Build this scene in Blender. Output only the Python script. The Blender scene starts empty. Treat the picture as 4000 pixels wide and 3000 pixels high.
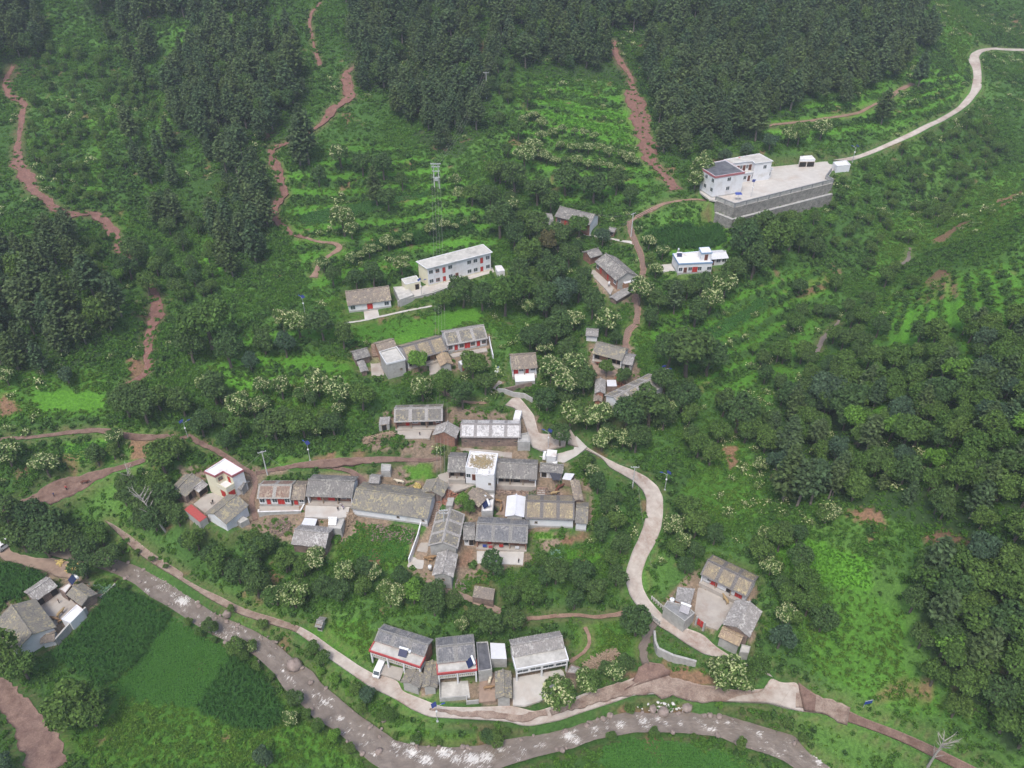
import bpy, math, random
import numpy as np
from mathutils import Vector, Matrix

rng = np.random.default_rng(11)
random.seed(11)
scene = bpy.context.scene
col = scene.collection

# ------------------------------------------------------------------ camera
# pixel coordinates below are those of the photograph scaled to 2212 x 1659
CAM_H, PITCH, FPX = 165.0, math.radians(37.0), 1720.0
cam_data = bpy.data.cameras.new('camera')
cam_data.sensor_fit = 'HORIZONTAL'
cam_data.angle_x = 2 * math.atan(1106 / FPX)
cam_data.clip_start, cam_data.clip_end = 1.0, 6000.0
cam = bpy.data.objects.new('camera', cam_data)
cam.location = (0, 0, CAM_H)
cam.rotation_euler = (math.pi / 2 - PITCH, 0, 0)
col.objects.link(cam)
scene.camera = cam

# ------------------------------------------------------------------ light
SUN_EL, SUN_AZ = math.radians(62), math.radians(200)     # azimuth clockwise from +Y
world = bpy.data.worlds.new('World')
scene.world = world
world.use_nodes = True
wn = world.node_tree.nodes
sky = wn.new('ShaderNodeTexSky')
sky.sky_type = 'NISHITA'
sky.sun_disc = False
sky.sun_elevation = SUN_EL
sky.sun_rotation = SUN_AZ
sky.air_density, sky.dust_density, sky.ozone_density = 1.0, 3.0, 1.0
wn['Background'].inputs['Strength'].default_value = 0.12
world.node_tree.links.new(sky.outputs[0], wn['Background'].inputs['Color'])
sun_d = bpy.data.lights.new('sun', 'SUN')
sun_d.energy, sun_d.angle, sun_d.color = 1.5, math.radians(18), (1.0, 0.98, 0.95)
sun = bpy.data.objects.new('sun', sun_d)
sd = Vector((math.sin(SUN_AZ) * math.cos(SUN_EL), math.cos(SUN_AZ) * math.cos(SUN_EL), math.sin(SUN_EL)))
sun.rotation_euler = sd.to_track_quat('Z', 'Y').to_euler()
sun.location = (0, 100, 300)
col.objects.link(sun)
scene.view_settings.view_transform = 'Standard'
scene.view_settings.look = 'None'
scene.view_settings.exposure = 1.0
scene.view_settings.gamma = 1.0
scene.render.engine = 'CYCLES'
scene.cycles.use_denoising = True
scene.cycles.max_bounces = 5
scene.cycles.diffuse_bounces = 3
scene.cycles.transmission_bounces = 3
scene.cycles.transparent_max_bounces = 6
scene.cycles.volume_bounces = 0

# ------------------------------------------------------------------ pixels and rays
_fw = np.array([0, math.cos(PITCH), -math.sin(PITCH)])
_up = np.array([0, math.sin(PITCH), math.cos(PITCH)])
_rt = np.array([1.0, 0, 0])
CAMP = np.array([0, 0, CAM_H])

def ray(px):
    d = _fw * FPX + _rt * (px[0] - 1106) + _up * (829.5 - px[1])
    return d / np.linalg.norm(d)

def on_plane(px, z):
    d = ray(px)
    return CAMP + d * ((z - CAM_H) / d[2])

def project(P):
    v = np.asarray(P) - CAMP
    a, b, c = v @ _fw, v @ _rt, v @ _up
    a = np.maximum(a, 1e-3)
    return 1106 + FPX * b / a, 829.5 - FPX * c / a

def frame(ox, oy, s):                      # a zoomed crop of the photograph -> photograph pixels
    def f(*a):
        if len(a) == 2 and not hasattr(a[0], '__len__'):
            return (ox + a[0] * s, oy + a[1] * s)
        return [(ox + q[0] * s, oy + q[1] * s) for q in (a[0] if len(a) == 1 else a)]
    return f
T = {(c, r): frame(553 * c, 414.75 * r, .25) for c in range(4) for r in range(4)}
Z1, Z2, Z3 = frame(331.8, 967.75, .125), frame(0, 1216.6, .125), frame(1437.8, 1161.3, .125)
Z4, Z5, Z6 = frame(1244.25, 746.55, .125), frame(912.45, 940.1, .175), frame(1493.1, 304.15, .1625)
Z7, Z8 = frame(967.75, 1327.2, .2395), frame(967.75, 718.9, .2179)

# ------------------------------------------------------------------ relief: (pixel x, pixel y, height above the river)
CTRL = [
 (285,1240,1.0),(420,1310,.8),(600,1440,.5),(720,1530,.3),(850,1610,.2),(1000,1630,.1),(1200,1600,0),(1400,1555,0),(1550,1565,-.2),(1650,1600,-.3),(1760,1655,-.5),(150,1195,1.6),
 (230,1120,7.5),(330,1200,5.5),(450,1280,4.5),(640,1360,4),(800,1460,3.6),(950,1535,3.2),(1100,1545,3),(1250,1520,3),(1400,1480,3),(1600,1500,3.2),(1750,1520,3.5),(1900,1570,3.5),(2050,1640,3.5),
 (150,1390,2.6),(330,1380,2.2),(450,1480,2),(560,1560,1.8),(100,1310,3),(20,1240,4),(0,1450,4),(60,1560,6.5),(0,1500,6.5),(100,1650,8),(250,1580,5),(400,1620,4),(600,1640,2.2),(750,1650,1.6),
 (1300,1640,2),(1500,1630,2),(1950,1640,2.5),
 (870,1400,5),(980,1430,4.6),(1160,1410,4.6),(1000,1500,3.6),(880,1470,4),(1180,1490,3.6),
 (700,1300,8),(900,1310,8.5),(1030,1290,9),(1250,1330,7),(1330,1300,6.3),(560,1280,7),(400,1200,9),
 (800,1180,12.5),(1250,1200,11),(960,1230,11),(680,1180,12),(600,1110,13.5),(450,1080,14.5),(400,1020,16),
 (720,1070,14.5),(870,1060,16),(1070,1180,12),(1150,1110,14),(1100,1010,17),(1200,1030,16.5),(960,1110,14),(830,1020,17),(600,1000,17),
 (900,920,21),(1060,950,19),(1150,930,18.5),(1200,960,17.5),(1120,870,21.5),(1130,800,24),(1000,860,23),(660,960,19),(740,900,23),(560,870,22),(500,800,25),
 (920,760,26),(800,780,26),(1010,740,26.5),(700,720,28),(805,680,29),(985,610,31),(900,640,30),(1090,690,28),(600,640,33),
 (1200,560,31),(1200,700,25),(1190,820,21.5),
 (1240,480,38),(1320,590,33),(1320,760,27),(1350,850,23),(1500,565,36),(1440,500,41),(1380,650,31),(1550,650,31),(1650,600,33),(1550,720,27),(1480,790,24),(1620,690,27),
 (1650,390,47),(1560,430,46),(1790,360,48),(1590,500,38),(1750,470,40),(1900,400,42),(2000,440,36),(1800,540,34),
 (1390,1500,3),(1395,1420,3),(1385,1340,3.5),(1491,1072,9.5),(1536,1040,11),(1600,960,12.5),(1690,850,15),(1770,720,18.5),(1850,640,22),(1960,550,26),(2060,480,30),(2180,340,40),
 (1400,1310,6.5),(1370,1220,8),(1420,1090,11.5),(1380,1030,13.5),(1290,985,15.5),(1220,960,17),
 (1560,1320,8),(1490,1330,7.5),(1570,1240,9.5),(1500,1400,6.5),(1640,1430,5),
 (1650,1150,16),(1750,1050,20),(1900,1000,32),(2000,900,38),(2100,800,44),(2200,700,52),(1900,780,32),(2000,680,40),(2100,560,48),(2200,480,58),(2000,600,36),(2205,400,58),(2120,500,46),(1800,900,25),(2200,900,52),(2200,1100,46),(2050,1150,34),(1900,1200,25),(2200,1300,36),(2050,1350,24),(1850,1350,14),(1750,1250,14),(1750,1430,6),(1900,1480,9),(2100,1500,14),(2200,1500,20),(2200,1620,7),
 (780,440,42),(650,520,38),(880,420,43),(1000,450,41),(700,380,46),(850,330,50),(600,420,44),(1050,330,50),(1100,450,40),(1150,300,50),(1270,250,57),(1300,380,48),(1400,300,55),(1430,390,48),(1200,180,62),(1400,130,68),(1600,250,57),(1700,150,66),(1600,50,77),(1900,200,61),(2000,240,57),(1950,290,52),(2110,190,57),(2105,120,61),(2212,108,60),(2000,100,68),(2050,20,78),(2160,40,66),(2200,70,62),(2200,220,52),(2210,10,72),
 (1000,150,66),(800,200,63),(650,250,60),(700,100,74),(900,50,81),(1100,30,84),(1300,20,84),(1500,0,86),(1800,20,80),(700,0,86),(500,100,75),(500,300,56),(420,200,64),(420,450,44),
 (300,150,68),(300,0,88),(100,50,84),(0,0,92),(100,200,66),(0,300,60),(200,300,57),(350,350,52),(60,400,53),(180,470,45),(250,500,41),(150,550,47),(50,600,46),(100,700,38),(200,650,42),(300,600,33),(335,680,29),(310,800,25),(220,760,31),(60,800,32),(0,900,27),(150,880,25),(290,930,21),(400,930,20),(420,750,29),(430,600,35),(500,680,31),(380,850,23),
 (250,1010,18),(150,1050,15),(30,1100,13),(100,1000,19),(0,1000,20),(330,1050,16),(300,1130,11),(150,1150,9),(0,1170,8),
]
cp = np.array([on_plane(c[:2], c[2]) for c in CTRL] + [
 (0,520,135),(-250,520,155),(250,560,145),(0,800,210),(600,650,230),(-600,650,230),(350,300,95),(330,180,70),(300,100,40),(-300,300,105),(-280,180,50),(-250,120,14),
 (0,20,12),(-150,40,18),(150,30,6),(0,-150,75),(400,-100,85),(-400,-100,85),(1000,1100,260),(-1000,1100,260),(0,1300,280),(1000,0,180),(-1000,0,180),(0,-700,220)], float)

GX0, GX1, GY0, GY1 = -262, 292, 62, 472
gx = np.concatenate([np.linspace(-1000, GX0 - 10, 38), np.arange(GX0, GX1 + .1, 1.0), np.linspace(GX1 + 10, 1000, 36)])
gy = np.concatenate([np.linspace(-700, GY0 - 8, 34), np.arange(GY0, GY1 + .1, 1.0), np.linspace(GY1 + 8, 1300, 40)])
IX0, IY0 = int(np.argmin(abs(gx - GX0))), int(np.argmin(abs(gy - GY0)))
NDX, NDY = GX1 - GX0 + 1, GY1 - GY0 + 1

def rbf(px, py):
    d = np.hypot(cp[:, None, 0] - cp[None, :, 0], cp[:, None, 1] - cp[None, :, 1])
    n = len(cp)
    A = np.zeros((n + 3, n + 3))
    A[:n, :n] = d - np.eye(n) * 1.5
    A[:n, n], A[:n, n + 1], A[:n, n + 2] = 1, cp[:, 0], cp[:, 1]
    A[n:, :n] = A[:n, n:].T
    w = np.linalg.solve(A, np.concatenate([cp[:, 2], np.zeros(3)]))
    out = w[n] + w[n + 1] * px + w[n + 2] * py
    for i in range(n):
        out = out + w[i] * np.hypot(px - cp[i, 0], py - cp[i, 1])
    return out

def blur(a, s):
    r = int(3 * s)
    k = np.exp(-np.arange(-r, r + 1) ** 2 / (2 * s * s)); k /= k.sum()
    p = np.pad(a, r, mode='edge')
    p = np.apply_along_axis(lambda v: np.convolve(v, k, 'valid'), 0, p)
    return np.apply_along_axis(lambda v: np.convolve(v, k, 'valid'), 1, p)

def vnoise(x, y, seed=0):                  # smooth value noise, -1..1
    def h(i, j):
        v = np.sin(i * 127.1 + j * 311.7 + seed * 74.7) * 43758.5453
        return (v - np.floor(v)) * 2 - 1
    i, j = np.floor(x), np.floor(y)
    u, v = x - i, y - j
    u, v = u * u * (3 - 2 * u), v * v * (3 - 2 * v)
    return (h(i, j) * (1 - u) + h(i + 1, j) * u) * (1 - v) + (h(i, j + 1) * (1 - u) + h(i + 1, j + 1) * u) * v

_cx, _cy = np.arange(GX0, GX1 + 3, 3.0), np.arange(GY0, GY1 + 3, 3.0)      # coarse first, then refined
_MX, _MY = np.meshgrid(_cx, _cy)
_zc = blur(rbf(_MX, _MY), 1.6)
def _lerp2(zc, cx, cy, x, y):
    i = np.clip((x - cx[0]) / (cx[1] - cx[0]), 0, len(cx) - 1.001); j = np.clip((y - cy[0]) / (cy[1] - cy[0]), 0, len(cy) - 1.001)
    a, b = i.astype(int), j.astype(int); u, v = i - a, j - b
    return (zc[b, a] * (1 - u) + zc[b, a + 1] * u) * (1 - v) + (zc[b + 1, a] * (1 - u) + zc[b + 1, a + 1] * u) * v
HX, HY = np.meshgrid(np.arange(GX0, GX1 + 1, 1.0), np.arange(GY0, GY1 + 1, 1.0))
T0 = blur(_lerp2(_zc, _cx, _cy, HX, HY), 2.0)

# hand-built field terraces: flat treads, steep banks
_px, _py = project(np.stack([HX, HY, T0], 2))
TERR = [[(600,370),(760,300),(900,330),(1050,420),(1090,520),(1000,560),(860,620),(690,640),(640,560)], [(1430,600),(1600,610),(1780,580),(1800,640),(1700,860),(1560,850),(1440,830),(1400,720)], [(1120,170),(1340,190),(1400,300),(1410,400),(1300,440),(1130,440),(1090,330)],
        [(1640,240),(1900,190),(2060,140),(2090,200),(1960,270),(1800,300),(1640,310)], [(1900,640),(2212,560),(2212,800),(2000,800),(1900,760)], [(480,720),(780,700),(1000,640),(1000,700),(760,800),(480,860)], [(380,60),(560,10),(560,110),(380,130)], [(1440,470),(1600,480),(1580,560),(1440,560)]]
TERRACE = np.zeros_like(T0)
def _inside0(poly, x, y):
    r = np.zeros(np.shape(x), bool); j = len(poly) - 1
    for i in range(len(poly)):
        (xi, yi), (xj, yj) = poly[i], poly[j]
        r ^= ((yi > y) != (yj > y)) & (x < (xj - xi) * (y - yi) / (yj - yi + 1e-12) + xi); j = i
    return r
for _p in TERR: TERRACE[_inside0(_p, _px, _py)] = 1
TERRACE = blur(TERRACE, 2.5)
_st = 2.3
_u = (T0 + vnoise(HX / 22, HY / 22, 91) * .9) / _st
_f = _u - np.floor(_u)
_stp = (np.floor(_u) + np.clip((_f - .62) / .38, 0, 1) ** 1.0) * _st - (T0 + vnoise(HX / 22, HY / 22, 91) * .9) + .75
BANK = TERRACE * np.clip((_f - .55) * 6, 0, 1)
T0 = T0 + TERRACE * _stp * .9

def hgt(H, x, y):
    x, y = np.asarray(x, float), np.asarray(y, float)
    i = np.clip(x - GX0, 0, NDX - 1.001); j = np.clip(y - GY0, 0, NDY - 1.001)
    a, b = i.astype(int), j.astype(int); u, v = i - a, j - b
    return (H[b, a] * (1 - u) + H[b, a + 1] * u) * (1 - v) + (H[b + 1, a] * (1 - u) + H[b + 1, a + 1] * u) * v

_ts = np.arange(90, 620, .4)
HCUR = [T0]
def hit(px, h=0.0):                        # where the pixel's ray meets the ground (raised by h)
    d = ray(px)
    P = CAMP[None] + d[None] * _ts[:, None]
    g = P[:, 2] - h - hgt(HCUR[0], P[:, 0], P[:, 1])
    k = int(np.argmax(g < 0))
    if k == 0:
        k = len(_ts) - 1
    f = g[k - 1] / (g[k - 1] - g[k] + 1e-9)
    return P[k - 1] + (P[k] - P[k - 1]) * f

# pads, cuts and road beds are pressed into the relief
T1 = T0.copy()
NOGROW = np.zeros_like(T0)
def splat(P, sigma=1.0, gain=2.0, spacing=.5, nogrow=True):
    global T1
    num, den = np.zeros_like(T1), np.zeros_like(T1)
    r = int(math.ceil(sigma * 2.5)) + 1
    bx, by = np.round(P[:, 0] - GX0).astype(int), np.round(P[:, 1] - GY0).astype(int)
    for i in range(-r, r + 1):
        for j in range(-r, r + 1):
            x, y = bx + i, by + j
            ok = (x >= 0) & (x < NDX) & (y >= 0) & (y < NDY)
            dx, dy = x + GX0 - P[:, 0], y + GY0 - P[:, 1]
            w = np.exp(-(dx * dx + dy * dy) / (2 * sigma * sigma)) * spacing * spacing / (2 * math.pi * sigma * sigma)
            np.add.at(den, (y[ok], x[ok]), w[ok])
            np.add.at(num, (y[ok], x[ok]), (w * P[:, 2])[ok])
    a = np.clip(den * gain, 0, 1)
    T1 = T1 * (1 - a) + a * num / np.maximum(den, 1e-9)
    if nogrow:
        np.maximum(NOGROW, np.clip(den * 1.3, 0, 1), out=NOGROW)

def inside(poly, x, y):
    poly = np.asarray(poly, float)
    r = np.zeros(np.shape(x), bool)
    j = len(poly) - 1
    for i in range(len(poly)):
        xi, yi, xj, yj = poly[i, 0], poly[i, 1], poly[j, 0], poly[j, 1]
        c = ((yi > y) != (yj > y)) & (x < (xj - xi) * (y - yi) / (yj - yi + 1e-12) + xi)
        r ^= c
        j = i
    return r

def fill_poly(poly, z, grow=0.0, sp=.5):
    poly = np.asarray(poly, float)[:, :2]
    if grow:
        c = poly.mean(0); d = poly - c
        poly = c + d * (1 + grow / np.linalg.norm(d, axis=1, keepdims=True))
    x, y = np.meshgrid(np.arange(poly[:, 0].min(), poly[:, 0].max() + sp, sp), np.arange(poly[:, 1].min(), poly[:, 1].max() + sp, sp))
    m = inside(poly, x, y)
    zz = z(x[m], y[m]) if callable(z) else np.full(m.sum(), float(z))
    return np.stack([x[m], y[m], zz], 1)

def resample(P, n):
    P = np.asarray(P, float)
    s = np.concatenate([[0], np.cumsum(np.linalg.norm(np.diff(P[:, :2], axis=0), axis=1))])
    t = np.linspace(0, s[-1], n)
    return np.stack([np.interp(t, s, P[:, k]) for k in range(P.shape[1])], 1)

def smooth(P, k=3):
    P = P.copy()
    for _ in range(k):
        P[1:-1] = P[1:-1] * .5 + (P[:-2] + P[2:]) * .25
    return P

# ------------------------------------------------------------------ objects
def link(o, parent=None):
    col.objects.link(o)
    if parent is not None:
        o.parent = parent
    return o

def tag(o, label, cat, group=None, kind=None):
    if label: o['label'] = label
    if cat: o['category'] = cat
    if group: o['group'] = group
    if kind: o['kind'] = kind
    return o

def empty(name, loc, label=None, cat=None, group=None, rz=0.0):
    o = bpy.data.objects.new(name, None)
    o.empty_display_size = .5
    o.location = loc
    o.rotation_euler = (0, 0, rz)
    link(o)
    return tag(o, label, cat, group)

class MB:
    """collects shapes; build() links them as ONE mesh object"""
    def __init__(s): s.v, s.f, s.m = [], [], []
    def face(s, pts, m=0):
        b = len(s.v); s.v += [tuple(p) for p in pts]; s.f.append(tuple(range(b, b + len(pts)))); s.m.append(m)
    def box(s, x0, x1, y0, y1, z0, z1, m=0):
        b = len(s.v)
        s.v += [(x, y, z) for z in (z0, z1) for x, y in ((x0, y0), (x1, y0), (x1, y1), (x0, y1))]
        for q in ((0, 3, 2, 1), (4, 5, 6, 7), (0, 1, 5, 4), (1, 2, 6, 5), (2, 3, 7, 6), (3, 0, 4, 7)):
            s.f.append(tuple(b + i for i in q)); s.m.append(m)
        return s
    def prism(s, poly, z0, z1, m=0):
        n, b = len(poly), len(s.v)
        zz0 = z0 if hasattr(z0, '__len__') else [z0] * n
        zz1 = z1 if hasattr(z1, '__len__') else [z1] * n
        s.v += [(p[0], p[1], z) for p, z in zip(poly, zz0)] + [(p[0], p[1], z) for p, z in zip(poly, zz1)]
        s.f += [tuple(b + i for i in range(n - 1, -1, -1)), tuple(b + n + i for i in range(n))]
        s.f += [(b + i, b + (i + 1) % n, b + n + (i + 1) % n, b + n + i) for i in range(n)]
        s.m += [m] * (n + 2)
        return s
    def hull(s, q0, q1, m=0):              # two quads (lists of 4 points) joined
        b = len(s.v); s.v += [tuple(p) for p in q0] + [tuple(p) for p in q1]
        for q in ((0, 3, 2, 1), (4, 5, 6, 7), (0, 1, 5, 4), (1, 2, 6, 5), (2, 3, 7, 6), (3, 0, 4, 7)):
            s.f.append(tuple(b + i for i in q)); s.m.append(m)
        return s
    def tube(s, pts, rad, n=6, m=0, caps=True):
        pts = [np.asarray(p, float) for p in pts]
        rad = rad if hasattr(rad, '__len__') else [rad] * len(pts)
        b = len(s.v)
        for i, p in enumerate(pts):
            t = pts[min(i + 1, len(pts) - 1)] - pts[max(i - 1, 0)]
            t = t / (np.linalg.norm(t) + 1e-9)
            a = np.cross(t, (0, 0, 1.0) if abs(t[2]) < .9 else (1.0, 0, 0)); a /= np.linalg.norm(a)
            c = np.cross(t, a)
            s.v += [tuple(p + rad[i] * (a * math.cos(6.2832 * k / n) + c * math.sin(6.2832 * k / n))) for k in range(n)]
        for i in range(len(pts) - 1):
            for k in range(n):
                s.f.append((b + i * n + k, b + i * n + (k + 1) % n, b + (i + 1) * n + (k + 1) % n, b + (i + 1) * n + k)); s.m.append(m)
        if caps:
            s.f += [tuple(b + k for k in range(n - 1, -1, -1)), tuple(b + (len(pts) - 1) * n + k for k in range(n))]; s.m += [m, m]
        return s
    def ball(s, c, r, n=8, k=6, m=0, jit=0.0, rs=None):
        b = len(s.v); rs = rs or random
        r = r if hasattr(r, '__len__') else (r, r, r)
        for i in range(k + 1):
            for j in range(n):
                th, ph = math.pi * i / k, 6.2832 * j / n
                q = 1 + (rs.uniform(-jit, jit) if jit else 0)
                s.v.append((c[0] + r[0] * q * math.sin(th) * math.cos(ph), c[1] + r[1] * q * math.sin(th) * math.sin(ph), c[2] + r[2] * q * math.cos(th)))
        for i in range(k):
            for j in range(n):
                s.f.append((b + i * n + j, b + (i + 1) * n + j, b + (i + 1) * n + (j + 1) % n, b + i * n + (j + 1) % n)); s.m.append(m)
        return s
    def mesh(s, name, mats, smooth_=False):
        me = bpy.data.meshes.new(name)
        me.from_pydata(s.v, [], s.f)
        for m in (mats if isinstance(mats, (list, tuple)) else [mats]):
            me.materials.append(m)
        if any(s.m):
            me.polygons.foreach_set('material_index', s.m)
        if smooth_:
            me.polygons.foreach_set('use_smooth', [True] * len(s.f))
        me.update()
        return me
    def build(s, name, mats, parent=None, smooth_=False, loc=None, rz=0.0):
        o = bpy.data.objects.new(name, s.mesh(name, mats, smooth_))
        if loc is not None: o.location = loc
        if rz: o.rotation_euler = (0, 0, rz)
        return link(o, parent)

def from_arrays(name, V, Q, mats, smooth_=False):
    me = bpy.data.meshes.new(name)
    V, Q = np.asarray(V, np.float32), np.asarray(Q, np.int32)
    me.vertices.add(len(V)); me.vertices.foreach_set('co', V.ravel())
    k = Q.shape[1]
    me.loops.add(Q.size); me.loops.foreach_set('vertex_index', Q.ravel())
    me.polygons.add(len(Q)); me.polygons.foreach_set('loop_start', np.arange(0, Q.size, k, dtype=np.int32))
    me.polygons.foreach_set('use_smooth', np.full(len(Q), smooth_))
    for m in (mats if isinstance(mats, (list, tuple)) else [mats]):
        me.materials.append(m)
    me.update(calc_edges=True)
    me.validate()
    return me

# ------------------------------------------------------------------ materials
def mat(name):
    m = bpy.data.materials.new(name); m.use_nodes = True
    nt = m.node_tree; b = nt.nodes['Principled BSDF']
    b.inputs['Roughness'].default_value = .85
    b.inputs['Specular IOR Level'].default_value = .25
    return m, nt, b

def N(nt, t, **k):
    n = nt.nodes.new('ShaderNode' + t)
    for a, v in k.items():
        if a.startswith('i_'):
            key = a[2:]
            n.inputs[int(key) if key.isdigit() else key.replace('_', ' ')].default_value = v
        else:
            setattr(n, a, v)
    return n

def ramp(nt, src, stops):
    r = N(nt, 'ValToRGB')
    e = r.color_ramp.elements
    while len(e) < len(stops): e.new(.5)
    for q, (p, c) in zip(e, stops):
        q.position = p; q.color = (*c, 1) if len(c) == 3 else c
    nt.links.new(src, r.inputs[0])
    return r.outputs[0]

def mixc(nt, fac, a, b, mode='MIX'):
    m = N(nt, 'Mix', data_type='RGBA', blend_type=mode)
    for s, i in ((fac, 0), (a, 6), (b, 7)):
        if isinstance(s, (int, float)): m.inputs[i].default_value = s
        elif isinstance(s, tuple): m.inputs[i].default_value = (*s, 1)
        else: nt.links.new(s, m.inputs[i])
    return m.outputs[2]

def noise(nt, scale, detail=4, vec=None, rough=.6):
    n = N(nt, 'TexNoise', i_Scale=scale, i_Detail=detail, i_Roughness=rough)
    if vec is not None: nt.links.new(vec, n.inputs['Vector'])
    return n.outputs['Fac']

def bump(nt, b, src, strength=.4, dist=.05):
    n = N(nt, 'Bump', i_Strength=strength, i_Distance=dist)
    nt.links.new(src, n.inputs['Height']); nt.links.new(n.outputs[0], b.inputs['Normal'])

def obj_vec(nt, jitter=True):
    tc = N(nt, 'TexCoord')
    if not jitter: return tc.outputs['Object']
    oi = N(nt, 'ObjectInfo'); v = N(nt, 'VectorMath', operation='SCALE'); v.inputs[0].default_value = (91, 57, 33)
    nt.links.new(oi.outputs['Random'], v.inputs['Scale'])
    a = N(nt, 'VectorMath', operation='ADD')
    nt.links.new(tc.outputs['Object'], a.inputs[0]); nt.links.new(v.outputs[0], a.inputs[1])
    return a.outputs[0]

def m_plain(name, c, var=.25, scale=1.2, rough=.85, metal=0.0, stain=None, stain_amt=.5, spec=.25):
    m, nt, b = mat(name)
    v = obj_vec(nt)
    n = noise(nt, scale, 6, v)
    cc = ramp(nt, n, [(.3, tuple(x * (1 - var) for x in c)), (.7, tuple(min(1, x * (1 + var)) for x in c))])
    if stain:
        n2 = noise(nt, scale * .35, 5, v, .7)
        f = ramp(nt, n2, [(.5, (0, 0, 0)), (.72, (stain_amt,) * 3)])
        cc = mixc(nt, f, cc, stain)
    nt.links.new(cc, b.inputs['Base Color'])
    b.inputs['Roughness'].default_value = rough
    b.inputs['Metallic'].default_value = metal
    b.inputs['Specular IOR Level'].default_value = spec
    return m

def m_roof(name, base, patch, lichen, lich_amt=.4, panel=False, border=(.36, .34, .31)):
    m, nt, b = mat(name)
    v = obj_vec(nt)
    fine = noise(nt, 3.2, 3, v, .7)
    cc = ramp(nt, fine, [(.25, tuple(x * .45 for x in base)), (.5, base), (.75, tuple(x * 1.6 for x in base))])
    n2 = noise(nt, .45, 5, v, .65)
    cc = mixc(nt, ramp(nt, n2, [(.42, (0, 0, 0)), (.62, (.75,) * 3)]), cc, patch)
    # single replaced or lichen-spotted tiles
    vo = N(nt, 'TexVoronoi', i_Scale=2.6); nt.links.new(v, vo.inputs['Vector'])
    spot = mixc(nt, 1.0, ramp(nt, vo.outputs['Color'], [(.55, (0, 0, 0)), (.6, (1, 1, 1))]), ramp(nt, noise(nt, .5, 4, v), [(.44, (0, 0, 0)), (.6, (lich_amt,) * 3)]), 'MULTIPLY')
    cc = mixc(nt, spot, cc, lichen)
    if panel:
        uv = N(nt, 'UVMap')
        br = N(nt, 'TexBrick', offset=0.0, i_Scale=1.0)
        br.inputs['Brick Width'].default_value = 3.9; br.inputs['Row Height'].default_value = 4.4
        br.inputs['Mortar Size'].default_value = .45; br.inputs['Mortar Smooth'].default_value = .15
        nt.links.new(uv.outputs[0], br.inputs['Vector'])
        pale = ramp(nt, fine, [(.25, tuple(x * .55 for x in border)), (.75, tuple(x * 1.3 for x in border))])
        cc = mixc(nt, br.outputs['Fac'], cc, pale)
    nt.links.new(cc, b.inputs['Base Color'])
    bump(nt, b, fine, .5, .06)
    return m

def m_stone(name, c1, c2, mortar, scale=1.0, w=.5, h=.25, msize=.02):
    m, nt, b = mat(name)
    v = N(nt, 'TexCoord')
    # horizontal coordinate runs along the wall whatever its direction
    sp = N(nt, 'SeparateXYZ'); nt.links.new(v.outputs['Object'], sp.inputs[0])
    ge = N(nt, 'NewGeometry'); sn = N(nt, 'SeparateXYZ'); nt.links.new(ge.outputs['Normal'], sn.inputs[0])
    a = N(nt, 'Math', operation='MULTIPLY'); nt.links.new(sp.outputs[0], a.inputs[0]); nt.links.new(sn.outputs[1], a.inputs[1])
    c = N(nt, 'Math', operation='MULTIPLY'); nt.links.new(sp.outputs[1], c.inputs[0]); nt.links.new(sn.outputs[0], c.inputs[1])
    d = N(nt, 'Math', operation='SUBTRACT'); nt.links.new(a.outputs[0], d.inputs[0]); nt.links.new(c.outputs[0], d.inputs[1])
    cb = N(nt, 'CombineXYZ'); nt.links.new(d.outputs[0], cb.inputs[0]); nt.links.new(sp.outputs[2], cb.inputs[1])
    br = N(nt, 'TexBrick', i_Scale=scale)
    br.inputs['Brick Width'].default_value = w; br.inputs['Row Height'].default_value = h; br.inputs['Mortar Size'].default_value = msize
    br.inputs['Color1'].default_value = (*c1, 1); br.inputs['Color2'].default_value = (*c2, 1); br.inputs['Mortar'].default_value = (*mortar, 1)
    nt.links.new(cb.outputs[0], br.inputs['Vector'])
    n = noise(nt, .8, 6, v.outputs['Object'], .7)
    cc = mixc(nt, 1.0, br.outputs['Color'], ramp(nt, n, [(.3, (.5, .5, .5)), (.7, (1.25, 1.25, 1.2))]), 'MULTIPLY')
    nt.links.new(cc, b.inputs['Base Color'])
    bump(nt, b, br.outputs['Fac'], -.5, .04)
    return m

M = {}
M['white'] = m_plain('white_wash', (.66, .66, .67), .05, .8, stain=(.42, .38, .33), stain_amt=.6)
M['cream'] = m_plain('cream_paint', (.64, .60, .45), .05, .8, stain=(.5, .45, .34), stain_amt=.3)
M['grey'] = m_plain('cement_render', (.36, .35, .33), .2, 1.0, stain=(.2, .19, .17))
M['dgrey'] = m_plain('dark_cement', (.22, .22, .22), .25, 1.0)
M['court'] = m_plain('courtyard_cement', (.37, .335, .295), .12, .5, stain=(.24, .17, .13), stain_amt=.7)
M['court_pale'] = m_plain('pale_cement', (.46, .43, .39), .1, .5, stain=(.36, .28, .22), stain_amt=.6)
M['court_brown'] = m_plain('trodden_earth', (.29, .21, .16), .2, .6, stain=(.15, .1, .075), stain_amt=.7)
M['roofcem'] = m_plain('flat_roof_cement', (.45, .43, .39), .2, .7, stain=(.18, .17, .15), stain_amt=.6)
M['roofdark'] = m_plain('wet_flat_roof', (.10, .10, .11), .4, .8, rough=.6, stain=(.25, .25, .24), stain_amt=.4)
M['roofwhite'] = m_plain('white_flat_roof', (.64, .63, .62), .06, .7, stain=(.38, .26, .18), stain_amt=.7)
M['sheet'] = m_plain('pale_metal_sheet', (.58, .58, .6), .06, 1.2, rough=.45, stain=(.42, .4, .38), stain_amt=.35)
M['redsheet'] = m_plain('red_metal_sheet', (.36, .07, .06), .15, 1.5, rough=.55, stain=(.2, .06, .05))
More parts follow.
